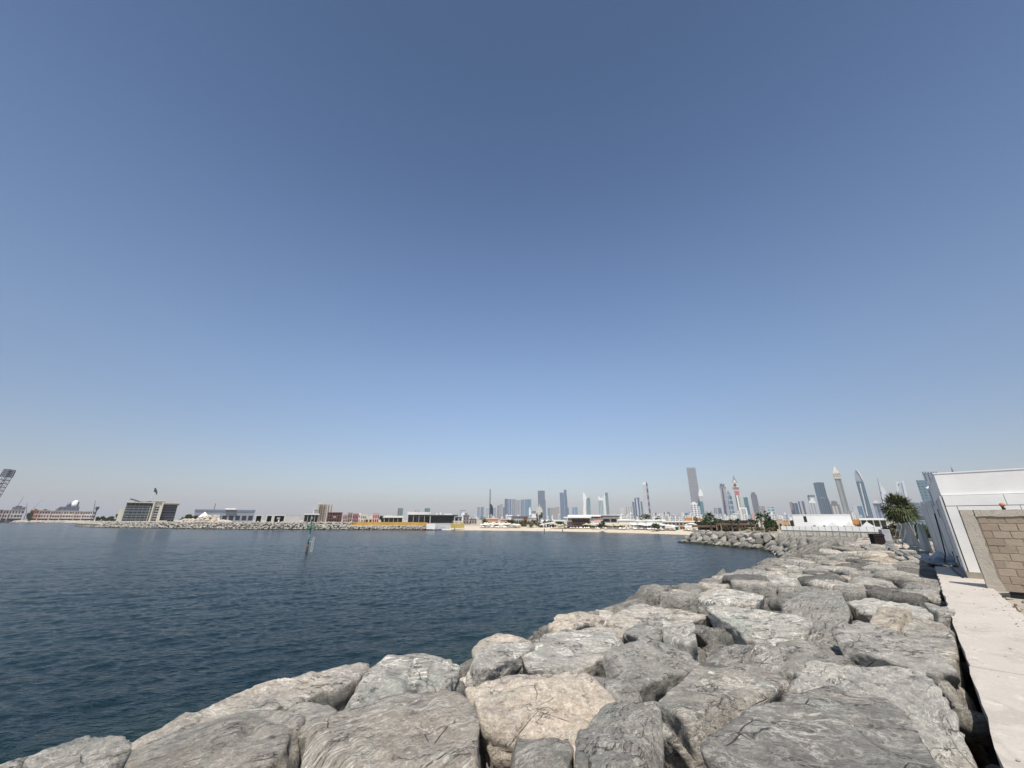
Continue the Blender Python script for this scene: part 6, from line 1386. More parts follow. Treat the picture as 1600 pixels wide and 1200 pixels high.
for a in [
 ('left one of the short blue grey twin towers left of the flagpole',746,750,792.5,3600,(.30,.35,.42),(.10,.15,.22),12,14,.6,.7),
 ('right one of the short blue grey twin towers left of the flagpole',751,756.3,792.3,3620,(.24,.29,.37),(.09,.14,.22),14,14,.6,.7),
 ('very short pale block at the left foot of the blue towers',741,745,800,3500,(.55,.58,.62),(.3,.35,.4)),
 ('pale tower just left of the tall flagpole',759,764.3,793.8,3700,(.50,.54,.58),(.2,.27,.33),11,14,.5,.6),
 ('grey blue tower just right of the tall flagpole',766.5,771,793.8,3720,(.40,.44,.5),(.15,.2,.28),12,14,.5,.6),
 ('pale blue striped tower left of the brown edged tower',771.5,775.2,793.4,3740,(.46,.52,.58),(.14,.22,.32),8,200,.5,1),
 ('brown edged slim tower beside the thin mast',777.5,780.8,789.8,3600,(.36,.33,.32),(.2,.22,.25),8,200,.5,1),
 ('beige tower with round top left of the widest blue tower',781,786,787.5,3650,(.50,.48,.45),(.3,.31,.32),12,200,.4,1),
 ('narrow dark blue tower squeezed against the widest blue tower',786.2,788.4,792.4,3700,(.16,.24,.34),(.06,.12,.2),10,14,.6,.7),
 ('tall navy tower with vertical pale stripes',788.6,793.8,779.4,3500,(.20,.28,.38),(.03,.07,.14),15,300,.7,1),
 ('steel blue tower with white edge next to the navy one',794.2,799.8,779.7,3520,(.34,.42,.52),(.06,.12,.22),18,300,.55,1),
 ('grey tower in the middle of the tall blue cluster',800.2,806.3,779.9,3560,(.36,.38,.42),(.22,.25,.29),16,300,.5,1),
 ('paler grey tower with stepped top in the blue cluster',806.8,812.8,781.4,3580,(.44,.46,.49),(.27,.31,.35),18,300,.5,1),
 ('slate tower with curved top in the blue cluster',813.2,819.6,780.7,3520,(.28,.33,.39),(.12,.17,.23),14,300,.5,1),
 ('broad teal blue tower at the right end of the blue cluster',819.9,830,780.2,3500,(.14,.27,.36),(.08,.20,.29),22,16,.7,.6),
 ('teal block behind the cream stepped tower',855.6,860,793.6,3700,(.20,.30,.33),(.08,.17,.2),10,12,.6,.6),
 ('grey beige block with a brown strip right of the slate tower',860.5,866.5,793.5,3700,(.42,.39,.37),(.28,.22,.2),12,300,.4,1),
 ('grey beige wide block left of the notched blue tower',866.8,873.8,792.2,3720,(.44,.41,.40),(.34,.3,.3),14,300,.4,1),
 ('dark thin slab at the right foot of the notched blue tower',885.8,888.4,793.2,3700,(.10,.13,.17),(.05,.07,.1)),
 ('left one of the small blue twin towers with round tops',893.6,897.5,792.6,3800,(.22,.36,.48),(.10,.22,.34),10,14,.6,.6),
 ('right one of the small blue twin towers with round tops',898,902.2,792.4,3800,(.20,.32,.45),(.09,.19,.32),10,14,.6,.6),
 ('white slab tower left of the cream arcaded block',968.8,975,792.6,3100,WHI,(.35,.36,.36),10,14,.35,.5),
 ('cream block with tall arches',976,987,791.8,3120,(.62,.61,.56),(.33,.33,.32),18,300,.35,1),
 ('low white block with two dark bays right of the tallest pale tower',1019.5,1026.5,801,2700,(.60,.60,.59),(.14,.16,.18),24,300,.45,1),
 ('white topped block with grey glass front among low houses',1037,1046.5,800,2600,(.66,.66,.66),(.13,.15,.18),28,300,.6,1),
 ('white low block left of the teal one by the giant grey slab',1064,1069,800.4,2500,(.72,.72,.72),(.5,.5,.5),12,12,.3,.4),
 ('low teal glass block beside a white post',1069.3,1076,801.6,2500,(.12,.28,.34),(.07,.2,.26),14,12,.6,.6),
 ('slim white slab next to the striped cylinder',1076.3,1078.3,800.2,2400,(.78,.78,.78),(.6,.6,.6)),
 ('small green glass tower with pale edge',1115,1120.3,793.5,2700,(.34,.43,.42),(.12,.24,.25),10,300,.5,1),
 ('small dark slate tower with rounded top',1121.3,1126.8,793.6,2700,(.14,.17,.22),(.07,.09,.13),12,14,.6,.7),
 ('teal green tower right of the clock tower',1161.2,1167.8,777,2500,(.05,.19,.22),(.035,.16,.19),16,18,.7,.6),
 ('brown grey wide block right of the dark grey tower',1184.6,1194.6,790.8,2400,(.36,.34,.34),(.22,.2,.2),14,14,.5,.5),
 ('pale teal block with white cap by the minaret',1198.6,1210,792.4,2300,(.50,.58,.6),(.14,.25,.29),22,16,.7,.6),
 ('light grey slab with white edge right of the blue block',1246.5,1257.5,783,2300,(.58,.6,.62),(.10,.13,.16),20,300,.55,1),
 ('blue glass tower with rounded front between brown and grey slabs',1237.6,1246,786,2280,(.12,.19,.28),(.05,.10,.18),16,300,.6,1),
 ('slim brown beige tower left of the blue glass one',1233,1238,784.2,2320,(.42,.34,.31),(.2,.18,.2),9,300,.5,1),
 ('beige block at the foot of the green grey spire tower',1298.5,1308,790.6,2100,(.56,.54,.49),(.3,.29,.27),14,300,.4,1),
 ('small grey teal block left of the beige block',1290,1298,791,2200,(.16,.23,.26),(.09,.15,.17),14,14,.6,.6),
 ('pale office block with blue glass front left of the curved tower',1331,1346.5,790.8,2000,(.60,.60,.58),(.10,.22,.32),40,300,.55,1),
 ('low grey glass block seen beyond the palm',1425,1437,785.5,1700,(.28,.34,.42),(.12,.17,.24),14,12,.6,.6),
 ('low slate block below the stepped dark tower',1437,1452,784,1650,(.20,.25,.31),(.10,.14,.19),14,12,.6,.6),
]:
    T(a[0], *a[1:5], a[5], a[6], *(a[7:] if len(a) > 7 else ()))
K = lambda Y: Y/636.
# towers with a shape of their own; x in pixels relative to the middle, heights given as picture rows
def shaped(label, cx, ybase, Y, name='tower', cat='tower', z0=3., rot=0.):
    """returns root and fx, fz: fx(px, py) gives the local x, fz(px, py) the local z of a picture point"""
    ym = ybase
    # vertical lines lean in the picture; use the ray of each point
    c = P(cx, ym, Y); rz_ = -math.atan2(c.x, Y); e = empty(name, (c.x, Y, z0), rz_, label, cat)
    ca, sa = math.cos(rz_), math.sin(rz_)
    def f(px, py):
        d = ray(px, py)   # meets the vertical plane through the root that faces the camera
        n = Vector((-sa, ca, 0)); t_ = (Vector((c.x, Y, 0)).dot(n))/d.dot(n); q = d*t_
        return ((q.x-c.x)*ca+(q.y-Y)*sa, H+q.z-z0)
    return e, f
def prism_px(e, f, name, mat, pts, y0, y1, ground=None):
    """outline given in picture points, each on the tower's own upright face"""
    q = [f(*p) for p in pts]
    if ground: q = [(x, 0.) if i in ground else (x, z) for i, (x, z) in enumerate(q)]
    return MB().prism(q, y0, y1).build(name, mat, e)
def F(col, gl, *a): return mat_facade(tuple(c*.86 for c in col), tuple(c*.72 for c in gl), *a)
# helper: lean of an upright line per picture row at px
def lean(px): return (px-800)/(1900.)
def col_px(xl, xr, yt, yb=811): # outline of an upright slab whose top corners are xl..xr at yt
    k = (yb-yt); return [(xl, yt), (xr, yt), (xr+lean(xr)*k, yb), (xl+lean(xl)*k, yb)]
def slab_px(e, f, name, mat, xl, xr, yt, y0, y1): return prism_px(e, f, name, mat, col_px(xl, xr, yt), y0, y1, ground=(2, 3))
WT = mat_flat('white_cladding', (.74,.74,.72), .6, .05, .02); 
# white stand-up board tower and cream stepped tower (left of the slate tower)
e, f = shaped('white tower with a dark square sign board', 834.5, 800, 3300); slab_px(e, f, 'facade', WT, 831, 838, 798, 0, 40); prism_px(e, f, 'sign_board', mat_flat('sign', (.12,.14,.2), .6), [(831.2,798.3),(837.6,798.3),(837.6,801.8),(831.2,801.8)], -3, -.5)
e, f = shaped('small white stepped tower between teal tower and sign board tower', 827.8, 800, 3300); slab_px(e, f, 'facade', WT, 826.3, 829.5, 795, 0, 25); slab_px(e, f, 'crown', WT, 827, 828.8, 792.5, 4, 18)
CRT = F((.66,.63,.54), (.46,.43,.36), 9, 16, .4, .5)
e, f = shaped('cream stepped tower with a white spike in front of the slate tower', 843, 800, 3000); slab_px(e, f, 'facade', CRT, 838.3, 847.8, 795.5, 0, 50); slab_px(e, f, 'setback', CRT, 839.3, 846.3, 791.8, 5, 45); prism_px(e, f, 'spike', WT, [(842.1,791.8),(843.1,791.8),(842.7,786.3)], 15, 25)
SL = F((.14,.19,.24), (.085,.13,.18), 12, 16, .55, .6)
e, f = shaped('tall flat slate blue tower with a shoulder on its right side', 846, 790, 3400); slab_px(e, f, 'facade', SL, 840.2, 851.2, 767.3, 0, 60); slab_px(e, f, 'shoulder', SL, 851.4, 852.3, 780.5, 5, 50); prism_px(e, f, 'roof_edge', mat_flat('roof_edge', (.25,.28,.32), .6), [(840.2,767.2),(851.2,767.2),(851.2,766.6),(840.2,766.6)], -1, 60)
e, f = shaped('dark blue tower with a raised right half', 880, 790, 3450); BD = F((.15,.21,.30), (.06,.11,.18), 11, 16, .6, .6)
slab_px(e, f, 'facade', BD, 874.4, 880.9, 769.6, 0, 50); slab_px(e, f, 'raised_half', F((.12,.20,.28), (.05,.12,.18), 11, 16, .6, .6), 881, 885, 765.2, -4, 46); slab_px(e, f, 'side_bay', BD, 885.1, 886.1, 776, 4, 40); prism_px(e, f, 'roof', WT, [(874.4,769.5),(880.9,769.5),(880.9,769.0),(874.4,769.0)], 4, 40)
e, f = shaped('white blade shaped tower curving to a point', 913, 795, 3000); prism_px(e, f, 'blade', WT, [(911,769),(913.2,770.5),(915.6,775),(917,778.5),(915.4,781),(915.4,795),(916.2,811),(911.4,811),(911.2,795),(911.8,787),(910.8,778)], 0, 28, ground=(6, 7))
GLT = F((.22,.34,.34), (.09,.22,.23), 9, 13, .6, .6)
e, f = shaped('green glass half of the blade tower pair', 919.5, 795, 3050); prism_px(e, f, 'facade', GLT, [(916.2,779.5),(918,777.6),(921.8,777.2),(922.5,790),(923.2,811),(917.2,811)], 0, 40, ground=(4, 5)); prism_px(e, f, 'roof_line', WT, [(918,777.6),(921.8,777.2),(921.8,776.7),(918,777.1)], 0, 40)
e, f = shaped('shorter pale green tower with a white crown', 938.5, 795, 2950); slab_px(e, f, 'facade', F((.46,.54,.54), (.16,.28,.30), 11, 300, .45, 1), 935, 942, 782, 0, 40); prism_px(e, f, 'crown', WT, [(935,781.9),(942,781.9),(941.4,777),(938.2,778.3),(936,775.5),(934.6,774.6)], 2, 36)
e, f = shaped('taller grey green tower with a white flank behind the white crowned one', 946, 795, 3000); slab_px(e, f, 'white_flank', WT, 942.2, 945.2, 777, 0, 30); prism_px(e, f, 'wing', WT, [(942.8,777),(945.2,777),(945.2,769.8)], 0, 30); slab_px(e, f, 'facade', F((.22,.29,.30), (.12,.18,.19), 10, 13, .5, .5), 945.3, 949.8, 769.6, 0, 40); prism_px(e, f, 'openings', DG, [(945.9,771),(947.2,771),(947.3,773.8),(946,773.8)], -2, -.3)
# stepped blue cluster
e, f = shaped('stepped slate blue tower with white vertical stripes', 996, 795, 2900)
S1 = F((.55,.6,.66), (.07,.11,.18), 22, 300, .55, 1)
slab_px(e, f, 'left_step', SL, 987.6, 991, 784.2, 0, 45); slab_px(e, f, 'facade', S1, 991.1, 1000, 778.8, -6, 45); prism_px(e, f, 'crown', SL, [(991.3,778.7),(1000,778.7),(999,777.4),(995,777.6),(992.4,778)], 0, 40); slab_px(e, f, 'right_step', SL, 1000.1, 1003.2, 783.5, 2, 45)
e, f = shaped('tallest pale tower with a dark curved right flank', 1008, 795, 2850)
slab_px(e, f, 'facade', F((.60,.60,.60), (.44,.46,.48), 8, 12, .5, .5), 1003.6, 1009, 757, 0, 45); prism_px(e, f, 'crown', WT, [(1003.7,756.9),(1009,756.9),(1008.8,754.2),(1006.6,752.2),(1005,754.4)], 4, 36)
q_ = col_px(1009.1, 1012, 757); prism_px(e, f, 'dark_flank', F((.30,.33,.37), (.05,.07,.10), 200, 46, 1, .62), [(1008.9,753.2),(1010.4,754),(1012,757.5)]+q_[2:], 3, 42, ground=(3, 4))
# giant grey slab
e, f = shaped('giant plain grey slab tower, the tallest on the skyline', 1086, 780, 2300)
slab_px(e, f, 'facade', F((.30,.31,.33), (.21,.225,.25), 6, 9, .5, .5), 1072.5, 1086.6, 731.5, 0, 55); prism_px(e, f, 'parapet', mat_flat('grey_parapet', (.40,.42,.44), .6), [(1072.3,731.4),(1086.6,731.4),(1086.4,729.8),(1072.2,730.2)], 0, 55)
e, f = shaped('white striped cylinder tower in front of the giant grey slab', 1085, 795, 1900); slab_px(e, f, 'facade', F((.74,.74,.73), (.11,.15,.21), 13, 9, .5, .62), 1079, 1090.3, 788.2, 0, 36); slab_px(e, f, 'side_bay', F((.55,.57,.6), (.4,.42,.45), 8, 9, .4, .5), 1090.4, 1093.5, 791, 4, 34); prism_px(e, f, 'crown', WT, [(1079,788.1),(1090.3,788.1),(1089.6,786.4),(1086.8,786),(1086.5,784),(1082,784),(1081.5,786),(1079.4,786.5)], 2, 30)
e, f = shaped('teal tower with a white pointed arch crown right of the giant slab', 1097, 790, 2250); slab_px(e, f, 'facade', F((.09,.24,.29), (.05,.17,.21), 12, 14, .6, .6), 1093.6, 1098.2, 783.5, 0, 30)
prism_px(e, f, 'upper_facade', F((.55,.58,.56), (.3,.36,.37), 8, 8, .45, .5), [(1091.5,775),(1098.5,775),(1098,783.4),(1093.3,783.4)], 0, 30); prism_px(e, f, 'crown', WT, [(1091.3,774.9),(1099.2,774.9),(1097.6,769.5),(1095,764.6),(1093.6,763.3),(1092,766.5),(1091.3,770)], 2, 22)
# pair with crowns and clock tower
e, f = shaped('grey tower with a dark glass stripe and battlement crown', 1131, 785, 2400)
slab_px(e, f, 'facade', F((.42,.42,.43), (.31,.32,.33), 7, 9, .5, .5), 1124.3, 1133.8, 762.2, 0, 48); prism_px(e, f, 'glass_stripe', mat_flat('blue_black_glass', (.05,.07,.13), .2, .2, .02), [(1127.5,762.4),(1129.2,762.4),(1131.4,776),(1134.5,793),(1137,809),(1132.6,809),(1129.4,778)], -1.5, -.2); prism_px(e, f, 'ledge', mat_flat('ledge', (.30,.30,.32), .6), [(1123.8,762.1),(1134.2,762.1),(1134,760.4),(1123.7,760.4)], -2, 48); prism_px(e, f, 'crown', mat_flat('crown_dark', (.13,.13,.16), .6), [(1124.8,760.3),(1132,760.3),(1131.6,755.4),(1128.8,756.6),(1126.6,755.4),(1124.2,755.6)], 8, 36); prism_px(e, f, 'spire', mat_flat('spire', (.35,.36,.38), .6), [(1127.4,755.8),(1128,755.8),(1127,748.6)], 18, 24)
e, f = shaped('blue glass tower with horizontal bands and a small spire', 1141, 785, 2450); q_ = col_px(1135.4, 1143.6, 777)
prism_px(e, f, 'facade', F((.38,.48,.56), (.07,.15,.23), 30, 30, .85, .72), [(1136,770),(1140,770),(1142.4,774.5),(1143.6,777)]+q_[2:], 0, 45, ground=(4, 5)); prism_px(e, f, 'spire', LAT, [(1136.6,769.9),(1139,769.9),(1138.3,768.6),(1137.4,764.6)], 12, 24)
e, f = shaped('clock tower skyscraper with a tall pointed roof and a red white and green front', 1152, 785, 2200)
CT = mat_flat('clock_tower_stone', (.60,.57,.51), .7, .08, .02)
slab_px(e, f, 'facade', F((.62,.60,.55), (.45,.42,.37), 9, 12, .45, .5), 1145.8, 1154.6, 763.4, 0, 45)
prism_px(e, f, 'clock_stage', CT, [(1144.2,761.2),(1153.4,761.2),(1152.2,754.4),(1144,754.4)], -3, 46); prism_px(e, f, 'cornice', mat_flat('cornice_brown', (.33,.25,.18), .7), [(1144.4,763.3),(1154.6,763.3),(1154.4,761.3),(1144.2,761.3)], -5, 48)
for k, (cx_, cy_) in enumerate([(1148.2,757.7)]):
    x_, z_ = f(cx_, cy_); n = 16; r_ = 2.1*K(2200)*1.05; MB().add([(x_+r_*math.cos(2*math.pi*i/n), yy, z_+r_*math.sin(2*math.pi*i/n)) for yy in (-5.5,-3.2) for i in range(n)], [tuple(range(n)), tuple(range(2*n-1,n-1,-1))]+[(i,i+n,(i+1)%n+n,(i+1)%n) for i in range(n)]).build('clock_face', mat_flat('clock_dark', (.10,.09,.09), .5), e)
x0_, z0_ = f(1144, 754.3); x1_, z1_ = f(1152, 754.3); xt_, zt_ = f(1146.4, 741.8); wd = x1_-x0_
RFM = mat_flat('slate_roof', (.20,.19,.20), .6); zm_ = z0_+(zt_-z0_)*.42; c0 = (x0_+x1_)/2; inn = wd*.24
MB().add([(x0_,-2,z0_),(x1_,-2,z0_),(x1_,-2+wd,z0_),(x0_,-2+wd,z0_),(x0_+inn,-2+inn,zm_),(x1_-inn,-2+inn,zm_),(x1_-inn,-2+wd-inn,zm_),(x0_+inn,-2+wd-inn,zm_),(c0,-2+wd/2,zt_)],[(3,2,1,0),(0,1,5,4),(1,2,6,5),(2,3,7,6),(3,0,4,7),(4,5,8),(5,6,8),(6,7,8),(7,4,8)]).build('roof', RFM, e)
MB().add([(x0_+wd*.2,-3.2,z0_+.5),(x0_+wd*.8,-3.2,z0_+.5),(c0,-3+inn,zm_),(x0_+wd*.2,-1.9,z0_+.5),(x0_+wd*.8,-1.9,z0_+.5),(c0,-1.5+inn,zm_)],[(0,1,2),(3,5,4),(0,3,4,1),(1,4,5,2),(2,5,3,0)]).build('dormer', CT, e)
def strip(nm, col, a, b, ya, yb): # parts of the banner, as shares of the facade width
    def pt(s, y): k = y-763.4; return (1145.8+8.8*s+lean(1150)*k, y)
    prism_px(e, f, nm, mat_flat(nm, col, .7, .05, .02), [pt(a, ya), pt(b, ya), pt(b, yb), pt(a, yb)], -1.2, -.15)
strip('pale_band', (.72,.52,.47), .02, .98, 764.2, 767); strip('red_banner', (.42,.12,.15), .12, .85, 767.1, 773.6); strip('dark_stripe', (.10,.09,.08), .10, .28, 773.7, 797); strip('white_stripe', (.78,.78,.76), .30, .50, 773.7, 797); strip('green_stripe', (.22,.34,.22), .62, .82, 773.7, 797)
e, f = shaped('white block with a deep frame in front of the clock tower', 1163, 800, 1500); slab_px(e, f, 'facade', WT, 1155.4, 1166.4, 793, 0, 30); prism_px(e, f, 'recess', F((.55,.56,.55), (.25,.27,.27), 7, 6, .5, .5), [(1157.6,794.8),(1164.6,794.8),(1167,807),(1159.6,807)], -.8, -.1)
e, f = shaped('dark grey tower with a stepped top', 1180, 785, 2450); DGT = F((.19,.19,.215), (.13,.135,.16), 8, 10, .5, .5); slab_px(e, f, 'facade', DGT, 1172.6, 1182.4, 773.4, 0, 45); prism_px(e, f, 'crown', DGT, [(1172.8,773.3),(1182,773.3),(1180,771.4),(1179.6,769),(1174,769),(1173.6,771.8)], 4, 38); prism_px(e, f, 'right_shoulder', DGT, [(1182.6,776),(1183.4,779),(1185,789),(1184.4,789)], 4, 38)
for (xl, xr, yt, Y_, lb) in [(1161.3,1168,776.4,2490,'c')]:
    pass
e, f = shaped('pink domed building below the dark grey tower', 1178, 806, 900); prism_px(e, f, 'dome', mat_flat('pink_dome', (.52,.36,.33), .7, .1, .1), [(1172.6,812),(1172.4,806),(1174,802.6),(1177.4,800.9),(1180.8,802.4),(1182.8,806),(1183.6,812)], 0, 16); prism_px(e, f, 'glass_side', TEA and mat_flat('teal_glass', (.12,.2,.22), .3), [(1172.5,811),(1172.6,806),(1174,803.4),(1175,811)], -1, -.1)
e, f = shaped('white minaret like spike before the pale teal block', 1206, 805, 1500); prism_px(e, f, 'shaft', WT, [(1204.6,801),(1206,799.6),(1207.2,801),(1208.4,811),(1205.8,811)], 0, 5, ground=(3,4)); prism_px(e, f, 'gallery', WT, [(1203.6,803.4),(1208.2,803.4),(1208.0,802.6),(1203.8,802.6)], -1, 6)
e, f = shaped('white office block with curved roof before the grey crowned tower', 1147, 806, 1300); prism_px(e, f, 'facade', F((.74,.74,.72), (.42,.43,.43), 6, 4, .5, .5), [(1143,803.4),(1153.6,803.4),(1155.6,811),(1144.4,811)], 0, 22, ground=(2,3)); prism_px(e, f, 'roof', WT, [(1142.6,803.3),(1154,803.3),(1152.4,802.2),(1146,802.2)], -1, 23)
# right hand group
e, f = shaped('dark blue leaning looking slab left of the spire tower', 1280, 785, 2200); BS = F((.10,.16,.22), (.055,.11,.16), 9, 300, .5, 1); q_ = col_px(1270.4, 1287, 754.6); prism_px(e, f, 'facade', BS, [(1270.4,754.8),(1278,753.5),(1287,753.9)]+q_[2:], 0, 48, ground=(3, 4)); prism_px(e, f, 'light_band', mat_flat('light_band', (.36,.42,.46), .5), [(1281.4,777.4),(1288.6,777.4),(1289,778.2),(1281.6,778.2)], -1, -.2); prism_px(e, f, 'side_bay', F((.16,.22,.27), (.09,.14,.18), 9, 12, .5, .5), [(1293,777)]+[(1296.6,784),(1301.5,811),(1299.2,811)], 6, 40, ground=(2, 3))
e, f = shaped('grey tower with a white lantern crown left of the dark blue slab', 1267, 790, 2150); slab_px(e, f, 'facade', F((.52,.54,.54), (.30,.33,.33), 12, 300, .4, 1), 1263.6, 1273, 786.5, 0, 40); prism_px(e, f, 'side_fin', mat_flat('slate_fin', (.16,.20,.25), .6), [(1261.2,774)]+[(1264,774),(1266.4,786),(1270.6,811),(1268.2,811)], 2, 38, ground=(3, 4)); prism_px(e, f, 'top_frame', mat_flat('slate_fin', (.16,.20,.25), .6), [(1261.3,776.4),(1273.6,776.4),(1272.6,773.2),(1262.6,773.2)], 2, 38); prism_px(e, f, 'crown', WT, [(1264,786.4),(1274.8,786.4),(1273.4,783),(1271.2,781),(1270.6,777.8),(1267.4,777.8),(1266.6,781.6),(1263.6,783)], -1, 30)
e, f = shaped('brown grey tower with a notched roof behind the dark blue slab', 1304, 795, 2500); slab_px(e, f, 'facade', F((.24,.22,.23), (.14,.14,.16), 14, 12, .5, .5), 1296.8, 1311.5, 788.2, 0, 40); prism_px(e, f, 'crown', mat_flat('brown_crown', (.19,.16,.17), .7), [(1298.6,788.1),(1309,788.1),(1307.6,783.2),(1304.6,783.4),(1304.4,782.2),(1299,782.8)], 3, 32)
e, f = shaped('tall green grey tower with an ornate cream pyramid top', 1311, 780, 2100)
q_ = col_px(1303.8, 1313.8, 747.2); prism_px(e, f, 'facade', F((.34,.37,.33), (.22,.26,.23), 20, 300, .5, 1), q_, 0, 42, ground=(2, 3)); ONM = mat_flat('cream_ornament', (.66,.58,.46), .7, .1, .02)
prism_px(e, f, 'arcade', F((.66,.58,.46), (.28,.25,.2), 9, 12, .5, .6), [(1302.2,747.1),(1313.8,747.1),(1312.4,740.6),(1301.6,740.6)], -2, 44); prism_px(e, f, 'cornice', ONM, [(1303,747.9),(1314.2,747.9),(1314,746.3),(1302.8,746.3)], -4, 45)
x0_, z0_ = f(1301.4, 740.5); x1_, z1_ = f(1312, 740.5); xt_, zt_ = f(1303.4, 727.4); wd = x1_-x0_; 
MB().add([(x0_,-3,z0_),(x1_,-3,z0_),(x1_,-3+wd,z0_),(x0_,-3+wd,z0_),((x0_+x1_)/2,-3+wd/2,zt_)],[(3,2,1,0),(0,1,4),(1,2,4),(2,3,4),(3,0,4)]).build('pyramid_roof', ONM, e)
for k in range(4): MB().tube((x0_+wd*(.05+.3*k),-3,z0_), (x0_+wd*(.05+.3*k)*1.0,-3+0.1,z0_+(zt_-z0_)*(.28 if k in (0,3) else .4)), 1.6, .2, 5).build('pinnacle', ONM, e)
prism_px(e, f, 'foot', F((.52,.50,.47), (.26,.26,.25), 9, 300, .5, 1), [(1318.5,798.5),(1330.5,798.5),(1334,812),(1321.8,812)], -8, -1, ground=(2, 3))
e, f = shaped('slender dark blue tower curving to a silver pointed nose', 1349, 780, 2100); q_ = col_px(1337.2, 1348.8, 752.4)
prism_px(e, f, 'facade', F((.10,.19,.25), (.05,.13,.19), 8, 300, .5, 1), q_, 0, 44, ground=(2, 3)); prism_px(e, f, 'nose', mat_flat('silver_nose', (.34,.37,.41), .4, .1, .02), [(1337,752.3),(1348.6,752.3),(1346.4,745),(1342.4,738.6),(1338.4,734.6),(1335.6,733.4),(1335.2,738),(1335.6,745)], 3, 36); prism_px(e, f, 'white_ridge', WT, [(1337.4,734.2),(1340.6,735),(1344.4,740),(1347.8,747),(1348.6,752.3),(1346.4,748),(1342.6,741)], -1, 2.9)
a0 = (1343.6, 755); prism_px(e, f, 'white_stripe', WT, [(1342.8,755),(1344.6,755),(1356.4,806),(1354.6,806),(1349,780)], -1.2, -.2)
e, f = shaped('blue block with a dark cornice and white dome left of the fan palm', 1371, 797, 1900); slab_px(e, f, 'facade', F((.30,.34,.44), (.10,.14,.26), 14, 300, .5, 1), 1364.6, 1377, 788.6, 0, 40); prism_px(e, f, 'cornice', mat_flat('dark_cornice', (.10,.10,.12), .6), [(1364,788.5),(1377.4,788.5),(1377,786.6),(1363.6,786.6)], -3, 42); prism_px(e, f, 'dome', WT, [(1364.6,786.5),(1373.6,786.5),(1371.4,783.6),(1367.6,781.8),(1365.6,783)], 5, 30)
e, f = shaped('thin dark antenna mast left of the fan palm', 1374, 790, 2100, 'antenna', 'antenna'); prism_px(e, f, 'mast', LAT, [(1370.2,746.5),(1370.8,746.5),(1378.6,780),(1385,811),(1383.6,811),(1377.2,780)], 0, 3, ground=(3, 4)); prism_px(e, f, 'platform', LAT, [(1375.4,771),(1378.4,771),(1378.2,769.8),(1375.2,769.8)], -2, 5)
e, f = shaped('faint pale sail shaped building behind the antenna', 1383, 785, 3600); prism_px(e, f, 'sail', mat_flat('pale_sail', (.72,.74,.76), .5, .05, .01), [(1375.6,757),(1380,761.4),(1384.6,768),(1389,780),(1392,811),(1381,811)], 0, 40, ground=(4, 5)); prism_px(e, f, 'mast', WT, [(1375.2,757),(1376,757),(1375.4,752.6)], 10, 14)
e, f = shaped('pale tower framed by two white blades behind the fan palm', 1408, 785, 2000); prism_px(e, f, 'facade', mat_flat('pale_glass', (.48,.54,.6), .4, .05, .02), [(1402,756),(1410.4,753.6),(1421,811),(1409.6,811)], 6, 34, ground=(2, 3)); prism_px(e, f, 'left_blade', WT, [(1399.2,752.2),(1404.8,752.2),(1404.8,754.4),(1402.4,756),(1415,811),(1410,811)], 0, 5.9, ground=(4, 5)); prism_px(e, f, 'right_blade', WT, [(1408.8,751.6),(1412,751.4),(1427,811),(1422,811)], 0, 36, ground=(2, 3))
e, f = shaped('broad teal glass tower left of the cabin', 1441, 780, 1700); slab_px(e, f, 'facade', F((.16,.27,.32), (.09,.19,.24), 12, 12, .6, .6), 1430.8, 1446.5, 750.4, 0, 45); slab_px(e, f, 'side_bay', F((.22,.33,.38), (.14,.24,.29), 12, 12, .6, .6), 1446.6, 1451, 752, 3, 40)
e, f = shaped('dark ribbed tower with a serrated top partly hidden by the cabin', 1455, 775, 1750); slab_px(e, f, 'facade', F((.30,.34,.40), (.08,.10,.15), 11, 300, .5, 1), 1440.6, 1466.5, 739.4, 0, 50)
for k in range(6): prism_px(e, f, 'fin', mat_flat('slate_rib', (.12,.14,.19), .6), [(1440.8+k*4.2,739.3),(1443.2+k*4.2,739.3),(1442.6+k*4.2,736.8),(1440.4+k*4.2,737.4)], -1, 48)
e, f = shaped('dark pointed spire peeking over the cabin roof', 1492, 775, 1800); prism_px(e, f, 'spire', mat_flat('spire_dark', (.12,.13,.17), .5), [(1485.6,728.6),(1492,740),(1516,811),(1498,811)], 0, 14, ground=(2, 3)); prism_px(e, f, 'cap', LAT, [(1485.5,728.8),(1486.2,728.8),(1485.6,726.8)], 4, 7)
# towers behind the left part of the beach
for a in [('left dark green tower above the villas',621.6,630,794,3000,(.12,.20,.18),(.06,.12,.11),14,300,.5,1),('right dark green tower above the pavilion roof',663.6,672,794,3000,(.12,.20,.17),(.07,.13,.11),14,300,.5,1),
          ('pale lilac block between the two green towers',647.6,655.6,797,3400,(.46,.47,.58),(.34,.36,.48),14,300,.5,1),('faint pale block with a rounded top near the left green tower',634,641,797.6,3800,(.62,.64,.66),(.5,.53,.56),14,300,.5,1)]:
    T(a[0], *a[1:5], a[5], a[6], *a[7:])
e, f = shaped('pale arch shaped building with a dark top beam', 724, 800, 2500); prism_px(e, f, 'left_leg', mat_flat('arch_blue', (.30,.36,.42), .6), [(718.4,798.4),(720.2,798.4),(720.2,811),(718.4,811)], 0, 40, ground=(2, 3)); prism_px(e, f, 'beam', mat_flat('arch_beam', (.20,.27,.30), .6), [(718.4,798.3),(728,798.3),(728,797),(718.8,797)], 0, 40); prism_px(e, f, 'inner_block', WT, [(721,802),(724,800.4),(728.4,801.4),(730.4,806),(731,811),(721,811)], 4, 36, ground=(4, 5))
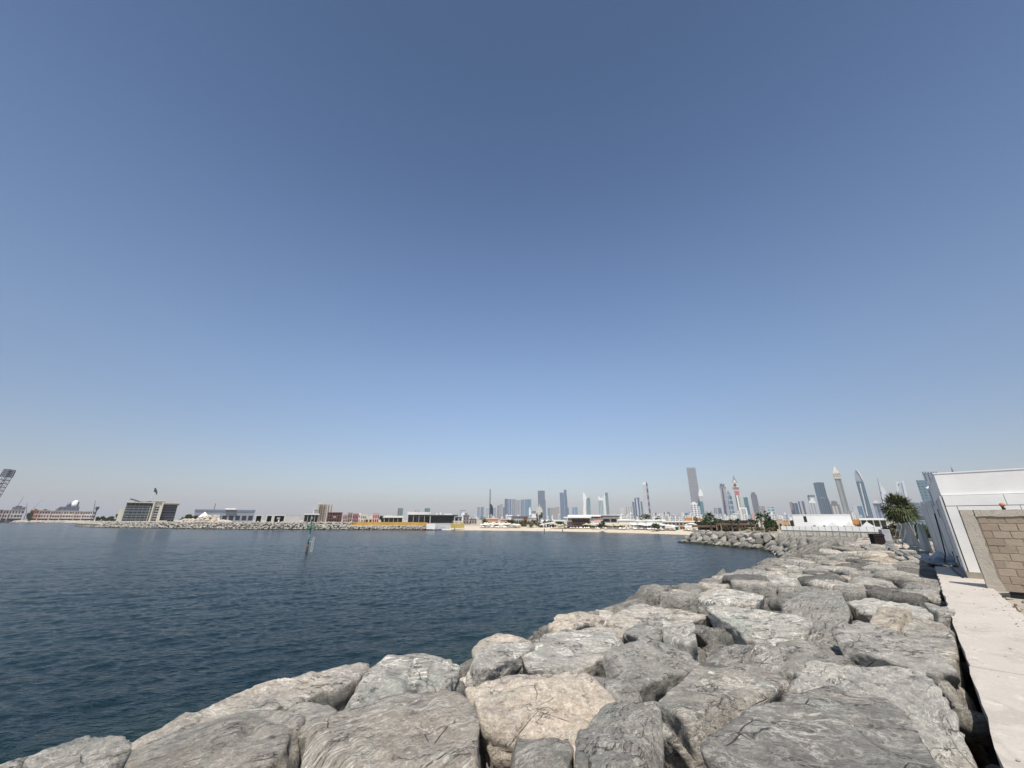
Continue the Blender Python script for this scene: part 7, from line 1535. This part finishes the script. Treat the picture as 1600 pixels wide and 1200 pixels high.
# low white houses of the town in front of the towers
rg4 = random.Random(77)
TOWNW = [(.72,.71,.68), (.62,.60,.56), (.55,.55,.56), (.68,.62,.54), (.40,.44,.50)]
for (xa, xb, n, ya, yb_) in [(560,745,26,806.4,809.5),(745,880,14,804,808.5),(955,1100,52,802.6,809.5),(1096,1232,34,803.5,809.5),(1310,1345,6,802,807)]:
    for k in range(n):
        px_ = xa+(xb-xa)*(k+rg4.random())/n; wpx = rg4.uniform(2.2,5.5); yt = rg4.uniform(ya, yb_); Y_ = rg4.uniform(600, 1500); c = rg4.choice(TOWNW)
        loc, rz_, w_, h_ = face_box(px_, px_+wpx, yt, 812, Y_, 1); h_ += loc[2]-3
        kind = {0:'white',1:'beige grey',2:'light grey',3:'cream',4:'blue grey'}[TOWNW.index(c)]
        e = empty('town_house', (loc[0], loc[1], 3.0), rz_, 'small %s flat roofed house %s' % (kind, 'above the villas' if px_ < 640 else 'behind the black hall' if px_ < 745 else 'under the blue tower cluster' if px_ < 880 else 'around the foot of the tallest pale tower' if px_ < 1030 else 'left of the giant grey slab' if px_ < 1096 else 'right of the giant grey slab' if px_ < 1170 else 'right of the pink dome' if px_ < 1300 else 'below the curved blue tower'), 'house', 'low town houses'); 
        part('wall', mat_facade(c, (.10,.11,.12), rg4.choice([4.,5.,6.]), 3.6, .45, .5), e, (-w_/2, w_/2, 0, 12, 0, h_)); part('roof', WT if rg4.random() < .6 else mat_flat('roof_grey', (.4,.4,.4), .8), e, (-w_/2-.2, w_/2+.2, -.2, 12.2, h_+.004, h_+.5), (-w_*.2, w_*.12, 3, 8, h_+.51, h_+rg4.uniform(1.5,3.5)))
# ---------------------------------------------------------------- haze
HZ = 9.5e-5
m = bpy.data.materials.new('haze'); m.use_nodes = True; t = m.node_tree
for n in list(t.nodes):
    if n.type != 'OUTPUT_MATERIAL': t.nodes.remove(n)
pv = t.nodes.new('ShaderNodeVolumePrincipled'); pv.inputs['Color'].default_value = (.86,.86,.90,1); pv.inputs['Density'].default_value = HZ
pv.inputs['Anisotropy'].default_value = 0.0
t.links.new(pv.outputs[0], t.nodes['Material Output'].inputs['Volume'])
hz = MB().box(-16000, 16000, -500, 15000, -2, 560).build('haze', m); hz['kind'] = 'stuff'
